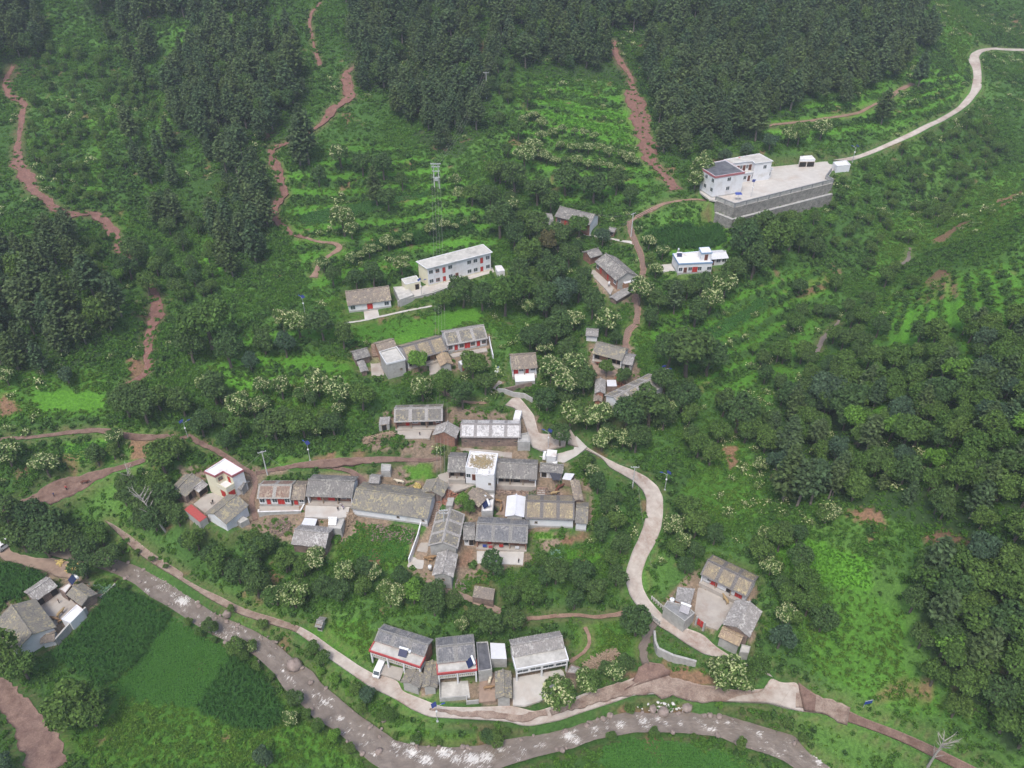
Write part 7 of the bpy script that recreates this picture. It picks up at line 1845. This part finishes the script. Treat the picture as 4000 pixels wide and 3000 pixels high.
TREES = '''a 300,560,26 a 285,590,22 c 325,625,22 c 460,720,50 a 420,760,32 a 500,770,34 a 400,880,28 a 470,850,32 b 520,885,26 d 545,790,20 d 620,755,24 a 575,750,26 b 650,715,28 b 615,700,22 a 700,715,32 a 745,735,26 b 612,845,24 b 690,835,27 b 735,855,30 c 785,865,30 c 660,925,30 a 600,930,32 a 725,925,26 c 520,930,24 a 492,958,20 a 440,925,25
e 905,788,22 b 914,848,27 c 960,838,28 a 1000,862,28 c 1022,800,30 a 1048,835,24 c 1090,655,40 a 1000,640,32 a 1042,652,28 c 960,655,20 a 1120,600,26 e 1000,1085,17 c 1015,1100,15
b 700,578,15 b 760,565,13 b 800,548,15 b 840,532,15 b 880,522,13 b 930,502,14 b 962,492,12 b 870,580,20 a 810,605,24 a 772,612,20 a 722,605,20 b 745,490,28 b 762,505,16 b 738,350,22 a 785,365,20 a 830,370,24 a 870,400,16 p 815,430,20 a 840,440,22 p 668,335,28 p 650,345,22 a 690,390,18
a 1080,490,34 a 1112,522,28 a 1158,500,26 r 1180,535,24 c 1140,560,30 a 1190,600,34 a 1228,565,24 a 1250,635,26 a 1180,660,34 c 1130,640,30 d 1215,645,32 a 1278,668,28 a 1200,720,34 a 1160,740,28 b 1240,700,22 b 1310,705,28 b 1240,800,30 b 1190,810,30 b 1222,840,32 a 1262,832,28 a 1180,870,25 b 1230,905,32 b 1292,908,30 a 1350,905,38 a 1400,890,42 a 1432,835,28 a 1472,868,34 a 1372,955,30 b 1300,955,24 a 1482,775,50 a 1440,768,36 a 1525,785,38 a 1210,945,24 d 1300,520,18 c 1250,500,22 a 1205,520,26 a 1330,735,16 c 1310,800,18 a 1345,820,18
a 1160,425,28 a 1222,402,28 a 1282,418,28 a 1110,400,30 b 1132,350,22 b 1152,330,20 c 1120,290,18 a 1360,432,18 a 1330,405,22 d 1262,405,14 b 1105,450,18 a 1060,440,24 c 1020,430,20 b 985,400,15 b 990,425,14 c 1070,380,22 a 1190,445,22 b 1170,300,12 b 1128,270,12
a 1420,660,24 a 1402,692,20 b 1380,640,28 a 1452,640,24 a 1482,632,22 a 1512,622,24 b 1562,630,28 b 1530,660,24 a 1500,685,28 p 1455,665,18 a 1582,600,28 a 1622,580,32 a 1602,540,36 c 1662,540,38 c 1702,522,28 a 1642,500,28 b 1400,530,16 b 1430,550,14 b 1415,590,16 c 1405,570,14
b 1512,382,24 b 1522,352,17 d 1562,345,14 d 1660,318,16 b 1722,300,20 b 1770,290,17 b 1700,305,16 d 1612,335,14 b 1500,400,18
c 20,1430,42 c 60,1445,30 c 175,1530,42 c 210,1545,32 a 460,1358,18 c 515,1400,20 b 545,1400,14 a 640,1510,18 b 632,1555,16 d 800,1500,17 c 840,1545,17 c 770,1490,14 c 700,1425,16 c 680,1400,14 c 1070,1600,18 a 1055,1590,16 d 20,1650,20 d 575,1640,22 c 690,1570,14
b 1201,1498,36 b 1261,1472,26 a 1372,1345,36 b 1325,1455,20 a 1345,1435,20 b 1562,1462,36 b 1595,1470,24 c 1632,1448,26 b 1542,1450,22 a 1305,1445,16 b 1000,1350,16 a 1060,1350,28 a 1110,1340,24 a 1030,1330,20
b 640,1290,30 b 600,1290,24 a 560,1270,28 a 520,1240,26 c 480,1220,28 b 860,1290,24 e 895,1285,26 b 835,1275,18 a 940,1310,26 a 980,1300,20 c 1150,1290,26 c 1130,1270,18 c 1110,1290,20 a 1200,1240,28 c 1170,1215,20 a 1250,1260,26 a 1290,1280,28 a 1330,1250,24 a 1240,1300,22 c 790,1270,22 a 740,1280,24 a 700,1270,22 c 660,1230,22 c 620,1220,22 a 580,1180,20 c 430,1170,24
a 1290,1050,22 a 1310,1090,24 c 1330,1130,22 a 1300,1150,24 a 1340,1180,24 a 1290,1040,18 b 1280,1025,17 c 1262,1005,18 a 1330,1080,16 c 1320,1210,18 a 1270,1000,16
a 30,1120,34 a 80,1130,34 a 130,1150,36 a 60,1170,30 a 160,1180,30 a 200,1190,26 c 225,1160,24 a 240,1215,26 a 190,1230,24 a 110,1180,30 a 300,1075,26 a 330,1090,28 a 370,1080,28 c 350,1050,24 a 280,1050,20 a 340,1130,26 a 390,1120,22 c 360,1000,32 c 385,975,24 b 28,992,26 b 108,1010,24 b 257,952,17 c 250,980,16 a 215,990,20 a 320,890,34 a 280,880,28 c 350,870,26 a 300,860,24 b 20,820,16 a 380,600,20 d 150,820,16
c 1480,1100,28 b 1450,1140,22 c 1500,1140,28 a 1540,1160,22 c 1460,1190,20 a 1480,1225,18 a 1590,905,38 c 1610,930,26 a 1560,880,28 c 1640,1190,26 b 1650,1160,18 c 1680,1170,28 a 1720,1210,26 b 1660,1230,20 c 1730,1260,28 c 1700,1290,24 b 1690,1330,22 c 1740,1310,26 d 1680,1380,26 a 1720,1160,20 c 1760,1350,16 b 1780,1120,18 b 1800,1110,14 c 1650,960,24 b 1640,1010,16 c 1505,970,26 c 1530,990,24 c 1490,950,20
c 1990,1260,34 a 2050,1280,38 c 2110,1260,36 c 2170,1280,38 p 2020,1340,26 c 2085,1340,36 a 2150,1350,38 c 2205,1370,38 c 2040,1410,34 p 2105,1420,26 c 2170,1440,38 c 2080,1480,32 a 2140,1500,34 c 2200,1520,36 c 2160,1560,30 a 1965,1300,28 c 2010,1460,26 c 2055,1530,24 c 2200,1590,30 a 1985,1380,24
p 1690,1060,34 p 1720,1075,30 p 1750,1070,28 p 1790,1060,22 a 1820,890,34 d 1780,860,36 a 1840,870,30'''
for tok in TREES.replace('\n', ' ').split():
    if tok in KIND: cur = tok; continue
    x, y, r = (float(v) for v in tok.split(','))
    tree_px(x, y, r, cur)
# rows of blossoming chestnut bushes on the edges of the upper terraces
for row, r in (([(1150,255),(1170,272),(1190,290)], 11), ([(1215,283),(1240,288),(1262,290),(1285,296)], 9), ([(1212,318),(1232,322),(1252,320),(1272,324),(1294,326),(1316,330),(1338,336),(1360,345),(1375,350)], 12), ([(1150,320),(1165,335),(1180,345),(1200,352),(1222,350),(1245,352),(1270,356),(1295,360),(1318,362),(1335,368)], 12),
               ([(985,490),(1005,483),(1025,475)], 10), ([(780,555),(820,540),(860,528)], 9)):
    for (x, y) in row: tree_px(x + random.uniform(-3, 3), y + random.uniform(-2, 2), r * random.uniform(.85, 1.2), 'b', .8)

# ---- scattered woods: candidates on a jittered lattice over the ground
def lattice(sp, seed):
    rs = np.random.default_rng(seed)
    x, y = np.meshgrid(np.arange(GX0 + 3, GX1 - 3, sp), np.arange(GY0 + 3, GY1 - 3, sp))
    x = x + rs.uniform(-.42, .42, x.shape) * sp; y = y + rs.uniform(-.42, .42, y.shape) * sp
    x, y = x.ravel(), y.ravel()
    px, py = project(np.stack([x, y, hgt(T1, x, y)], 1))
    ok = (hgt(NOGROW, x, y) < .06)
    return x[ok], y[ok], px[ok], py[ok], rs
THICKET = [
 ([(370,830),(560,830),(740,890),(760,960),(640,960),(500,940),(400,930)], 'aacb', 8), ([(1090,440),(1240,430),(1260,560),(1260,700),(1240,900),(1150,900),(1130,700)], 'aaacb', 7), ([(1260,880),(1440,870),(1480,960),(1350,990),(1250,960)], 'aab', 7),
 ([(1580,500),(1760,480),(1780,560),(1650,620),(1580,600)], 'aac', 7), ([(1620,800),(1850,650),(1950,570),(2000,610),(1850,810),(1700,900)], 'aacc', 7.5), ([(560,1190),(880,1260),(900,1330),(700,1330),(520,1280)], 'aacb', 8), ([(880,1250),(1300,1210),(1360,1290),(1300,1345),(900,1335)], 'aac', 8),
 ([(-80,1080),(120,1090),(230,1150),(290,1250),(190,1240),(-80,1200)], 'aac', 7), ([(230,1050),(380,1050),(420,1110),(560,1180),(640,1320),(480,1270),(330,1170),(270,1110)], 'aac', 8), ([(1430,1080),(1560,1150),(1560,1200),(1480,1230),(1430,1180)], 'cab', 8), ([(1620,1170),(1700,1150),(1790,1290),(1790,1360),(1660,1400),(1640,1280)], 'cab', 8),
 ([(1480,840),(1560,850),(1640,900),(1600,1000),(1520,1000),(1460,930)], 'ac', 7), ([(1640,700),(1780,600),(1900,560),(1760,720),(1640,790)], 'ac', 9), ([(350,420),(430,480),(480,620),(420,700),(350,640),(330,520)], 'aac', 8), ([(1050,100),(1110,150),(1150,250),(1100,420),(1060,400),(1080,250)], 'aac', 7)]
BIGW = ([(1900,860),(2300,740),(2300,1660),(2150,1600),(2000,1400),(1970,1270),(2010,1220),(2110,1190),(1970,1110),(1830,1080),(1640,1030),(1660,900),(1850,810)])
lx, ly, lpx, lpy, lrs = lattice(6.0, 5)
for poly, kinds, sp in THICKET:
    m = inside(poly, lpx, lpy)
    for x, y, qx, qy in zip(lx[m], ly[m], lpx[m], lpy[m]):
        if lrs.uniform() < .3 or (hgt(TERRACE, x, y) > .4 and hgt(BANK, x, y) < .45): continue
        k = kinds[int(lrs.integers(len(kinds)))]; R = lrs.uniform(2.0, 3.4)
        scat_tree(k, x, y, R, qx, qy)
bx, by_, bpx, bpy_, brs = lattice(5.0, 15)
BUSHY = [[(1800,400),(2080,240),(2190,330),(2060,480),(1900,560),(1780,560)], [(60,100),(330,120),(340,300),(190,470),(40,420),(60,250)], [(150,480),(280,540),(300,640),(200,600)], [(1560,620),(1760,600),(1800,700),(1640,860),(1540,850)], [(1900,640),(1990,600),(2060,640),(2000,760),(1900,760)], [(330,450),(430,620),(400,700),(330,560)], [(1100,160),(1150,200),(1130,420),(1080,420)]]
nb_ = 0
for poly in BUSHY:
    mm_ = inside(poly, bpx, bpy_)
    for x, y, qx, qy in zip(bx[mm_], by_[mm_], bpx[mm_], bpy_[mm_]):
        if nb_ >= 225 or brs.uniform() < .3 or (hgt(TERRACE, x, y) > .4 and hgt(BANK, x, y) < .45): continue
        nb_ += 1; scat_tree('s', x, y, brs.uniform(1.3, 2.3), qx, qy)
lx, ly, lpx, lpy, lrs = lattice(4.7, 16)
m = inside(BIGW, lpx, lpy) | inside([(1640,1000),(1700,880),(1860,790),(2000,740),(2212,690),(2212,800),(1900,880),(1850,1080)], lpx, lpy)
for x, y, qx, qy in zip(lx[m], ly[m], lpx[m], lpy[m]):
    if lrs.uniform() < .12: continue
    k = 'accccsacccsd'[int(lrs.integers(12))]; R = lrs.uniform(2.5, 3.9); scat_tree(k, x, y, R, qx, qy)
# pines: the three hundred that show largest are trees of their own, the rest is the far wood
px_, py_, ppx, ppy, prs = lattice(5.4, 6)
m = np.zeros(len(px_), bool)
PF = [[(p[0] if 0 < p[0] < 2212 else (-150 if p[0] <= 0 else 2400), p[1] if p[1] > 0 else -70) for p in f] for f in FOREST]
fjx, fjy = ppx + vnoise(px_ / 9, py_ / 9, 82) * 34 + prs.normal(0, 9, len(ppx)), ppy + vnoise(px_ / 9, py_ / 9, 83) * 20 + prs.normal(0, 6, len(ppx))
for f in PF[:6]: m |= inside(f, fjx, fjy)
mr = inside(BIGW, ppx, ppy)
m |= mr & (prs.uniform(0, 1, len(m)) < .28)
lone = inside([(180,130),(420,60),(600,60),(760,200),(600,420),(520,640),(360,560),(180,330)], ppx, ppy) | inside([(1640,280),(1900,200),(2060,150),(2080,230),(1900,300),(1700,300)], ppx, ppy) | inside([(560,60),(760,60),(800,220),(640,300)], ppx, ppy) | inside([(2000,700),(2300,600),(2300,760),(1950,830)], ppx, ppy)
m |= lone & (prs.uniform(0, 1, len(m)) < .10)
for f in ([(1350,85),(1380,80),(1440,380),(1380,400),(1345,180)], [(1160,165),(1330,178),(1370,280),(1160,260)]): m &= ~inside(f, ppx, ppy)
m &= prs.uniform(0, 1, len(m)) > .1 + .12 * (vnoise(px_ / 11, py_ / 11, 81) > .25)
ii = np.where(m)[0]
Hs = prs.triangular(7.0, 13.0, 17.5, len(px_)) * np.where(mr, .85, 1.0)
inframe = (ppx > -20) & (ppx < 2230) & (ppy > -10) & (ppy < 1700)
dist = np.hypot(px_, py_) * .8 + (CAM_H - hgt(T1, px_, py_))
ii = sorted(ii, key=lambda i: (not inframe[i], dist[i] / Hs[i]))
n_own = max(0, 298 - COUNT.get('p', 0))
for i in ii[:n_own]:
    H = float(Hs[i]); scat_tree('p', px_[i], py_[i], H * prs.uniform(.21, .29), ppx[i], ppy[i], H)

# ---- instanced masses (nobody could count them)
def scatter(name, label, cat, x, y, scl, proto, rs, dz=0.0, tilt=.2, squash=None):
    n = len(x)
    P = np.stack([x, y, hgt(T1, x, y) + dz], 1).astype(np.float32)
    me = bpy.data.meshes.new(name); me.vertices.add(n); me.vertices.foreach_set('co', P.ravel())
    a = me.attributes.new('scl', 'FLOAT_VECTOR', 'POINT')
    s = np.stack([scl, scl, scl * (rs.uniform(.75, 1.2, n) if squash is None else squash)], 1)
    a.data.foreach_set('vector', s.astype(np.float32).ravel())
    r = me.attributes.new('rot', 'FLOAT_VECTOR', 'POINT')
    r.data.foreach_set('vector', np.stack([rs.normal(0, tilt, n), rs.normal(0, tilt, n), rs.uniform(0, 6.28, n)], 1).astype(np.float32).ravel())
    me.update()
    o = link(bpy.data.objects.new(name, me)); tag(o, label, None, None, 'stuff')
    ng = bpy.data.node_groups.new(name + '_scatter', 'GeometryNodeTree')
    ng.interface.new_socket('Geometry', in_out='INPUT', socket_type='NodeSocketGeometry'); ng.interface.new_socket('Geometry', in_out='OUTPUT', socket_type='NodeSocketGeometry')
    gi, go = ng.nodes.new('NodeGroupInput'), ng.nodes.new('NodeGroupOutput')
    oi = ng.nodes.new('GeometryNodeObjectInfo'); oi.inputs['Object'].default_value = proto; oi.inputs['As Instance'].default_value = True
    ip = ng.nodes.new('GeometryNodeInstanceOnPoints')
    for nm, sock in (('scl', 'Scale'), ('rot', 'Rotation')):
        na = ng.nodes.new('GeometryNodeInputNamedAttribute'); na.data_type = 'FLOAT_VECTOR'; na.inputs['Name'].default_value = nm
        ng.links.new(na.outputs[0], ip.inputs[sock])
    ng.links.new(gi.outputs[0], ip.inputs['Points']); ng.links.new(oi.outputs['Geometry'], ip.inputs['Instance']); ng.links.new(ip.outputs[0], go.inputs[0])
    md = o.modifiers.new('scatter', 'NODES'); md.node_group = ng
    return o
def seedling(name, label, me, x, y, s=1.0, cat='plant'):
    o = link(bpy.data.objects.new(name, me)); o.location = base_of(x, y); o.scale = (s, s, s)
    return tag(o, label, cat)
def at_px(x, y): return hit((x, y))[:2]

rest = np.array(ii[n_own:], int)
if len(rest):
    p_src = [o for o in bpy.data.objects if o.name.startswith('crown') and o.data in CROWN['p']]
    by = {}
    for o in p_src: by.setdefault(o.data.name, o)
    srcs = list(by.values())
    grp = np.arange(len(rest)) % len(srcs)
    k = rest
    for g in range(len(srcs)):
        kk = k[grp == g]
        scatter('pine_forest', 'dense far pine wood covering the upper slope', None, px_[kk], py_[kk], Hs[kk] / 10 * prs.uniform(1.05, 1.4, len(kk)), srcs[g], prs, tilt=.03, squash=prs.uniform(.75, .95, len(kk)))

# leafy trees mixed into the far pine wood
wx, wy, wpx, wpy, wrs = lattice(7.5, 26)
wm = np.zeros(len(wx), bool)
for f in PF[:6]: wm |= inside(f, wpx, wpy)
wm &= wrs.uniform(0, 1, len(wx)) < .32
for ks, kd in (('c', 0), ('a', 1)):
    src = next(o for o in bpy.data.objects if o.name.startswith('crown') and o.data == CROWN[ks][1])
    kk = np.where(wm)[0][kd::2]
    scatter('broadleaf_wood', 'leafy trees mixed into the far pine wood' if kd == 0 else 'dark leafy trees mixed into the far pine wood', None, wx[kk], wy[kk], wrs.uniform(.8, 1.35, len(kk)), src, wrs, dz=.6, tilt=.05, squash=wrs.uniform(.95, 1.5, len(kk)))
# bushes leaning over both river banks
brs2 = np.random.default_rng(33)
for e_, o_ in ((RIV['A'], RIV['B']), (RIV['B'], RIV['A'])):
    for i in range(50, 400, 9):
        if brs2.uniform() < .25: continue
        d_ = (e_[i] - o_[i])[:2]; d_ /= np.linalg.norm(d_); q_ = e_[i][:2] + d_ * brs2.uniform(.7, 2.6)
        qx_, qy_ = project(np.array([q_[0], q_[1], gz(q_)]))
        if 0 < qx_ < 2212 and qy_ < 1690 and hgt(NOGROW, q_[0], q_[1]) < .75: scat_tree('s', q_[0], q_[1], brs2.uniform(.7, 1.5), float(qx_), float(qy_))
urs = np.random.default_rng(9)
def cover(n, dens, size, sel=None, margin=260):
    x = urs.uniform(GX0 + 2, GX1 - 2, n); y = urs.uniform(GY0 + 2, GY1 - 2, n)
    qx, qy = project(np.stack([x, y, hgt(T1, x, y)], 1))
    ok = (qx > -margin) & (qx < 2212 + margin) & (qy > -80) & (qy < 1659 + 240)
    d = dens(x, y, qx, qy)
    ok &= urs.uniform(0, 1, n) < d
    x, y = x[ok], y[ok]
    return x, y, size(x, y)
g_at = lambda x, y: hgt(GROW, x, y)
bushes = [('scrub_bush', 'small leafy scrub bush on the open slope', shrub_mesh(501, L_['u'], 90, .62, .30)), ('scrub_bush', 'dark low scrub bush at the wood edge', shrub_mesh(502, L_['k'], 90, .66, .30)), ('weed_clump', 'bright clump of tall weeds', shrub_mesh(503, L_['g'], 60, .5, .24)), ('blossom_bush', 'small bush with creamy flowers', shrub_mesh(504, L_['c'], 80, .6, .3))]
SRC = [seedling(n_, l_, me_, *at_px(*p_), s=1.3, cat='shrub') for (n_, l_, me_), p_ in zip(bushes, [(610,1330),(1630,620),(1290,1400),(700,660)])]
fb = leaf_mesh('blossom', [leaves(*(lambda P: (P, P * .5 + np.array([0, 0, .5])))(np.random.default_rng(3).normal(0, .38, (26, 3)) * np.array([1, 1, .3]) + np.array([0, 0, .66])), .17, np.random.default_rng(4), 1.6)], L_['f'])
FB = link(bpy.data.objects.new('blossom', fb), SRC[3])
nz = lambda x, y, s, k: vnoise(x / s, y / s, k)
x, y, s = cover(330000, lambda x, y, a, b: g_at(x, y) * np.clip(.6 + nz(x, y, 14, 61) * .5 + nz(x, y, 5, 62) * .35, .03, 1), lambda x, y: np.clip(.75 + nz(x, y, 11, 63) * .35 + urs.normal(0, .28, len(x)), .3, 2.1))
scatter('undergrowth', 'leafy green undergrowth covering the open slopes', None, x, y, s, SRC[0], urs)
N1 = len(x)
x, y, s = cover(150000, lambda x, y, a, b: (g_at(x, y) > .5) * np.clip(.3 + nz(x, y, 18, 64) * .7 + nz(x, y, 6, 65) * .4 + hgt(BANK, x, y) * 1.1, .02, 1), lambda x, y: np.clip(1.0 + nz(x, y, 13, 66) * .5 + urs.normal(0, .35, len(x)), .4, 2.8))
scatter('thicket', 'dark bushy thicket spread over the hillsides', None, x, y, s, SRC[1], urs)
N2 = len(x)
x, y, s = cover(150000, lambda x, y, a, b: np.clip(g_at(x, y) * 1.5, 0, 1) * np.clip(.35 + nz(x, y, 9, 67) * .7, .05, 1), lambda x, y: np.clip(.55 + urs.normal(0, .15, len(x)), .25, 1.1))
scatter('weeds', 'bright green weeds and grass on the banks', None, x, y, s, SRC[2], urs)
N3 = len(x)
gr = seedling('grass_tuft', 'single tall grass tuft on the meadow across the ravine', blade_mesh(510, L_['g'], 22, .42, .5, .05, .5), *at_px(1900, 1400), s=1.2)
x, y, s = cover(260000, lambda x, y, a, b: np.clip(1.2 - abs(g_at(x, y) - .33) * 4, 0, 1) * (hgt(NOGROW, x, y) < .1), lambda x, y: np.clip(1.0 + nz(x, y, 6, 69) * .4 + urs.normal(0, .25, len(x)), .4, 1.9))
scatter('meadow_grass', 'uneven bright green grass of the meadows and terraces', None, x, y, s, gr, urs); N4 = len(x)
x, y, s = cover(13000, lambda x, y, a, b: (g_at(x, y) > .3) * (b < 1250) * np.clip(nz(x, y, 20, 68) * 1.2 - .1, 0, .6), lambda x, y: urs.uniform(.8, 2.0, len(x)))
scatter('flowering_scrub', 'pale flowering scrub dotted over the slopes', None, x, y, s, SRC[3], urs)
scatter('scrub_blossom', 'creamy flower heads on the scattered scrub', None, x, y, s, FB, urs)
0 and print('COVER', N4, N1, N2, N3, len(x), 'trees', COUNT, 'rest', len(rest))

# ---- fields and beds
def field(name, label, poly, proto, sp, smin, smax, seed, row=None, ang=0.0):
    rs = np.random.default_rng(seed)
    W = np.array([hit(p)[:2] for p in poly])
    c, s = math.cos(ang), math.sin(ang)
    R = np.array([[c, -s], [s, c]])
    Wr = W @ R
    x, y = np.meshgrid(np.arange(Wr[:, 0].min(), Wr[:, 0].max(), sp), np.arange(Wr[:, 1].min(), Wr[:, 1].max(), row or sp))
    x = x + rs.normal(0, sp * .18, x.shape); y = y + rs.normal(0, (row or sp) * .1, y.shape)
    m = inside(Wr, x, y); P = np.stack([x[m], y[m]], 1) @ R.T
    ok = hgt(NOGROW, P[:, 0], P[:, 1]) < .3
    P = P[ok]
    return scatter(name, label, None, P[:, 0], P[:, 1], rs.uniform(smin, smax, len(P)), proto, rs, tilt=.12)
maize = seedling('maize_plant', 'single maize plant at the corner of the big field', blade_mesh(601, L_['m'], 16, 1.0, .3, .06, .5), *at_px(225,1300), s=1.4)
bean = seedling('bean_plant', 'single bean plant at the edge of the light green field', shrub_mesh(602, L_['n'], 42, .36, .2, .7), *at_px(390,1350), s=1.0)
lett = seedling('lettuce_plant', 'single lettuce plant beside the village garden', shrub_mesh(603, L_['t'], 34, .3, .2, .5), *at_px(1150,1155), s=.8)
darkb = seedling('potato_plant', 'single potato plant at the terrace edge', shrub_mesh(604, L_['h'], 42, .36, .2, .7), *at_px(655,470), s=1.0)
cabb = seedling('cabbage_plant', 'single bluish cabbage beside the cabbage bed', shrub_mesh(605, L_['q'], 26, .28, .2, .5), *at_px(193,1262), s=.9)
field('maize_field', 'dark green maize field next to the compound by the maize', FP['maize1'], maize, .55, 1.0, 1.6, 1, .85, .5)
field('bean_field', 'lighter green bean field in the middle of the river flat', FP['bean1'], bean, .55, .8, 1.25, 2, .6, .4)
field('maize_field', 'dark maize field at the river end of the bean field', FP['maize2'], maize, .6, 1.0, 1.7, 3, .85, .5)
field('maize_field', 'maize patch above the compound by the maize', FP['maize3'], maize, .6, 1.0, 1.6, 4, .85)
field('potato_field', 'broad dark potato terrace under the pylon', FP['potato'], darkb, .6, .8, 1.3, 5, .7)
field('maize_field', 'dark maize terrace behind the white two-storey block', FP['maize4'], maize, .65, .9, 1.5, 6, .9)
field('maize_field', 'maize terrace behind the blue-edged house', FP['maize5'], maize, .65, .9, 1.5, 7, .9)
field('bean_field', 'bright bean strip on the upper terrace', t20([(210,690),(320,850),(500,920),(800,970),(1000,1005),(1005,1048),(800,1035),(550,990),(350,925),(270,845)]), lett, .6, 1.0, 1.6, 8)
field('bean_field', 'bright bean strip on the lower of the two terraces', t20([(270,930),(400,1005),(700,1065),(900,1105),(1045,1175),(1035,1220),(850,1175),(600,1115),(400,1085),(320,1035)]), lett, .6, 1.0, 1.6, 9)
field('vegetable_bed', 'bright lettuce bed in front of the white back wall', Z5([(1335,1205),(1590,1205),(1590,1285),(1325,1280)]), lett, .4, .7, 1.0, 10)
field('vegetable_bed', 'sloping bright green vegetable bed above the climbing road', Z5([(1755,1375),(2200,1510),(2190,1600),(1800,1560)]), lett, .45, .7, 1.1, 11)
field('cabbage_bed', 'bluish cabbage bed beside the bright lettuce', Z5([(1570,1420),(1715,1420),(1715,1560),(1640,1560)]), cabb, .5, .8, 1.2, 12)
field('cabbage_bed', 'two bluish cabbage beds beside the compound by the maize', Z2([(1600,380),(1750,280),(1990,390),(1760,600),(1680,480)]), cabb, .5, .8, 1.2, 13)
field('vegetable_garden', 'mixed vegetable garden below the long farmhouse', t12([(870,1130),(1400,1220),(1350,1330),(1290,1560),(680,1500),(760,1340),(860,1300)]), bean, .6, .7, 1.3, 14)
field('bean_field', 'wide green bean field across the river', FP['bean7'], bean, .6, .8, 1.4, 15, .7)
field('bean_field', 'bright sloping field on the hillside across the ravine', [(1662,1192),(1740,1163),(1882,1212),(1882,1272),(1740,1260)], lett, .65, .9, 1.5, 16)
field('bean_field', 'green terrace crop above the round dark trees', FP['crop8'], darkb, .65, .8, 1.4, 17)
field('vegetable_garden', 'green garden plot in the middle of the hamlet above the dirt bay', [(138,962),(238,952),(248,998),(142,998)], bean, .6, .7, 1.2, 18)

# ---- valley air
hm = bpy.data.materials.new('valley_haze'); hm.use_nodes = True
hn = hm.node_tree; hn.nodes.remove(hn.nodes['Principled BSDF'])
pv = hn.nodes.new('ShaderNodeVolumePrincipled')
pv.inputs['Color'].default_value = (.86, .92, 1.0, 1); pv.inputs['Density'].default_value = .00027; pv.inputs['Anisotropy'].default_value = .2
hn.links.new(pv.outputs[0], hn.nodes['Material Output'].inputs['Volume'])
hz = MB().box(-1008, 1008, -708, 1308, -4, float(max(FZ.max() + 25, 200))).build('haze', hm); hz['kind'] = 'stuff'; hz['label'] = 'thin bluish haze filling the valley air'
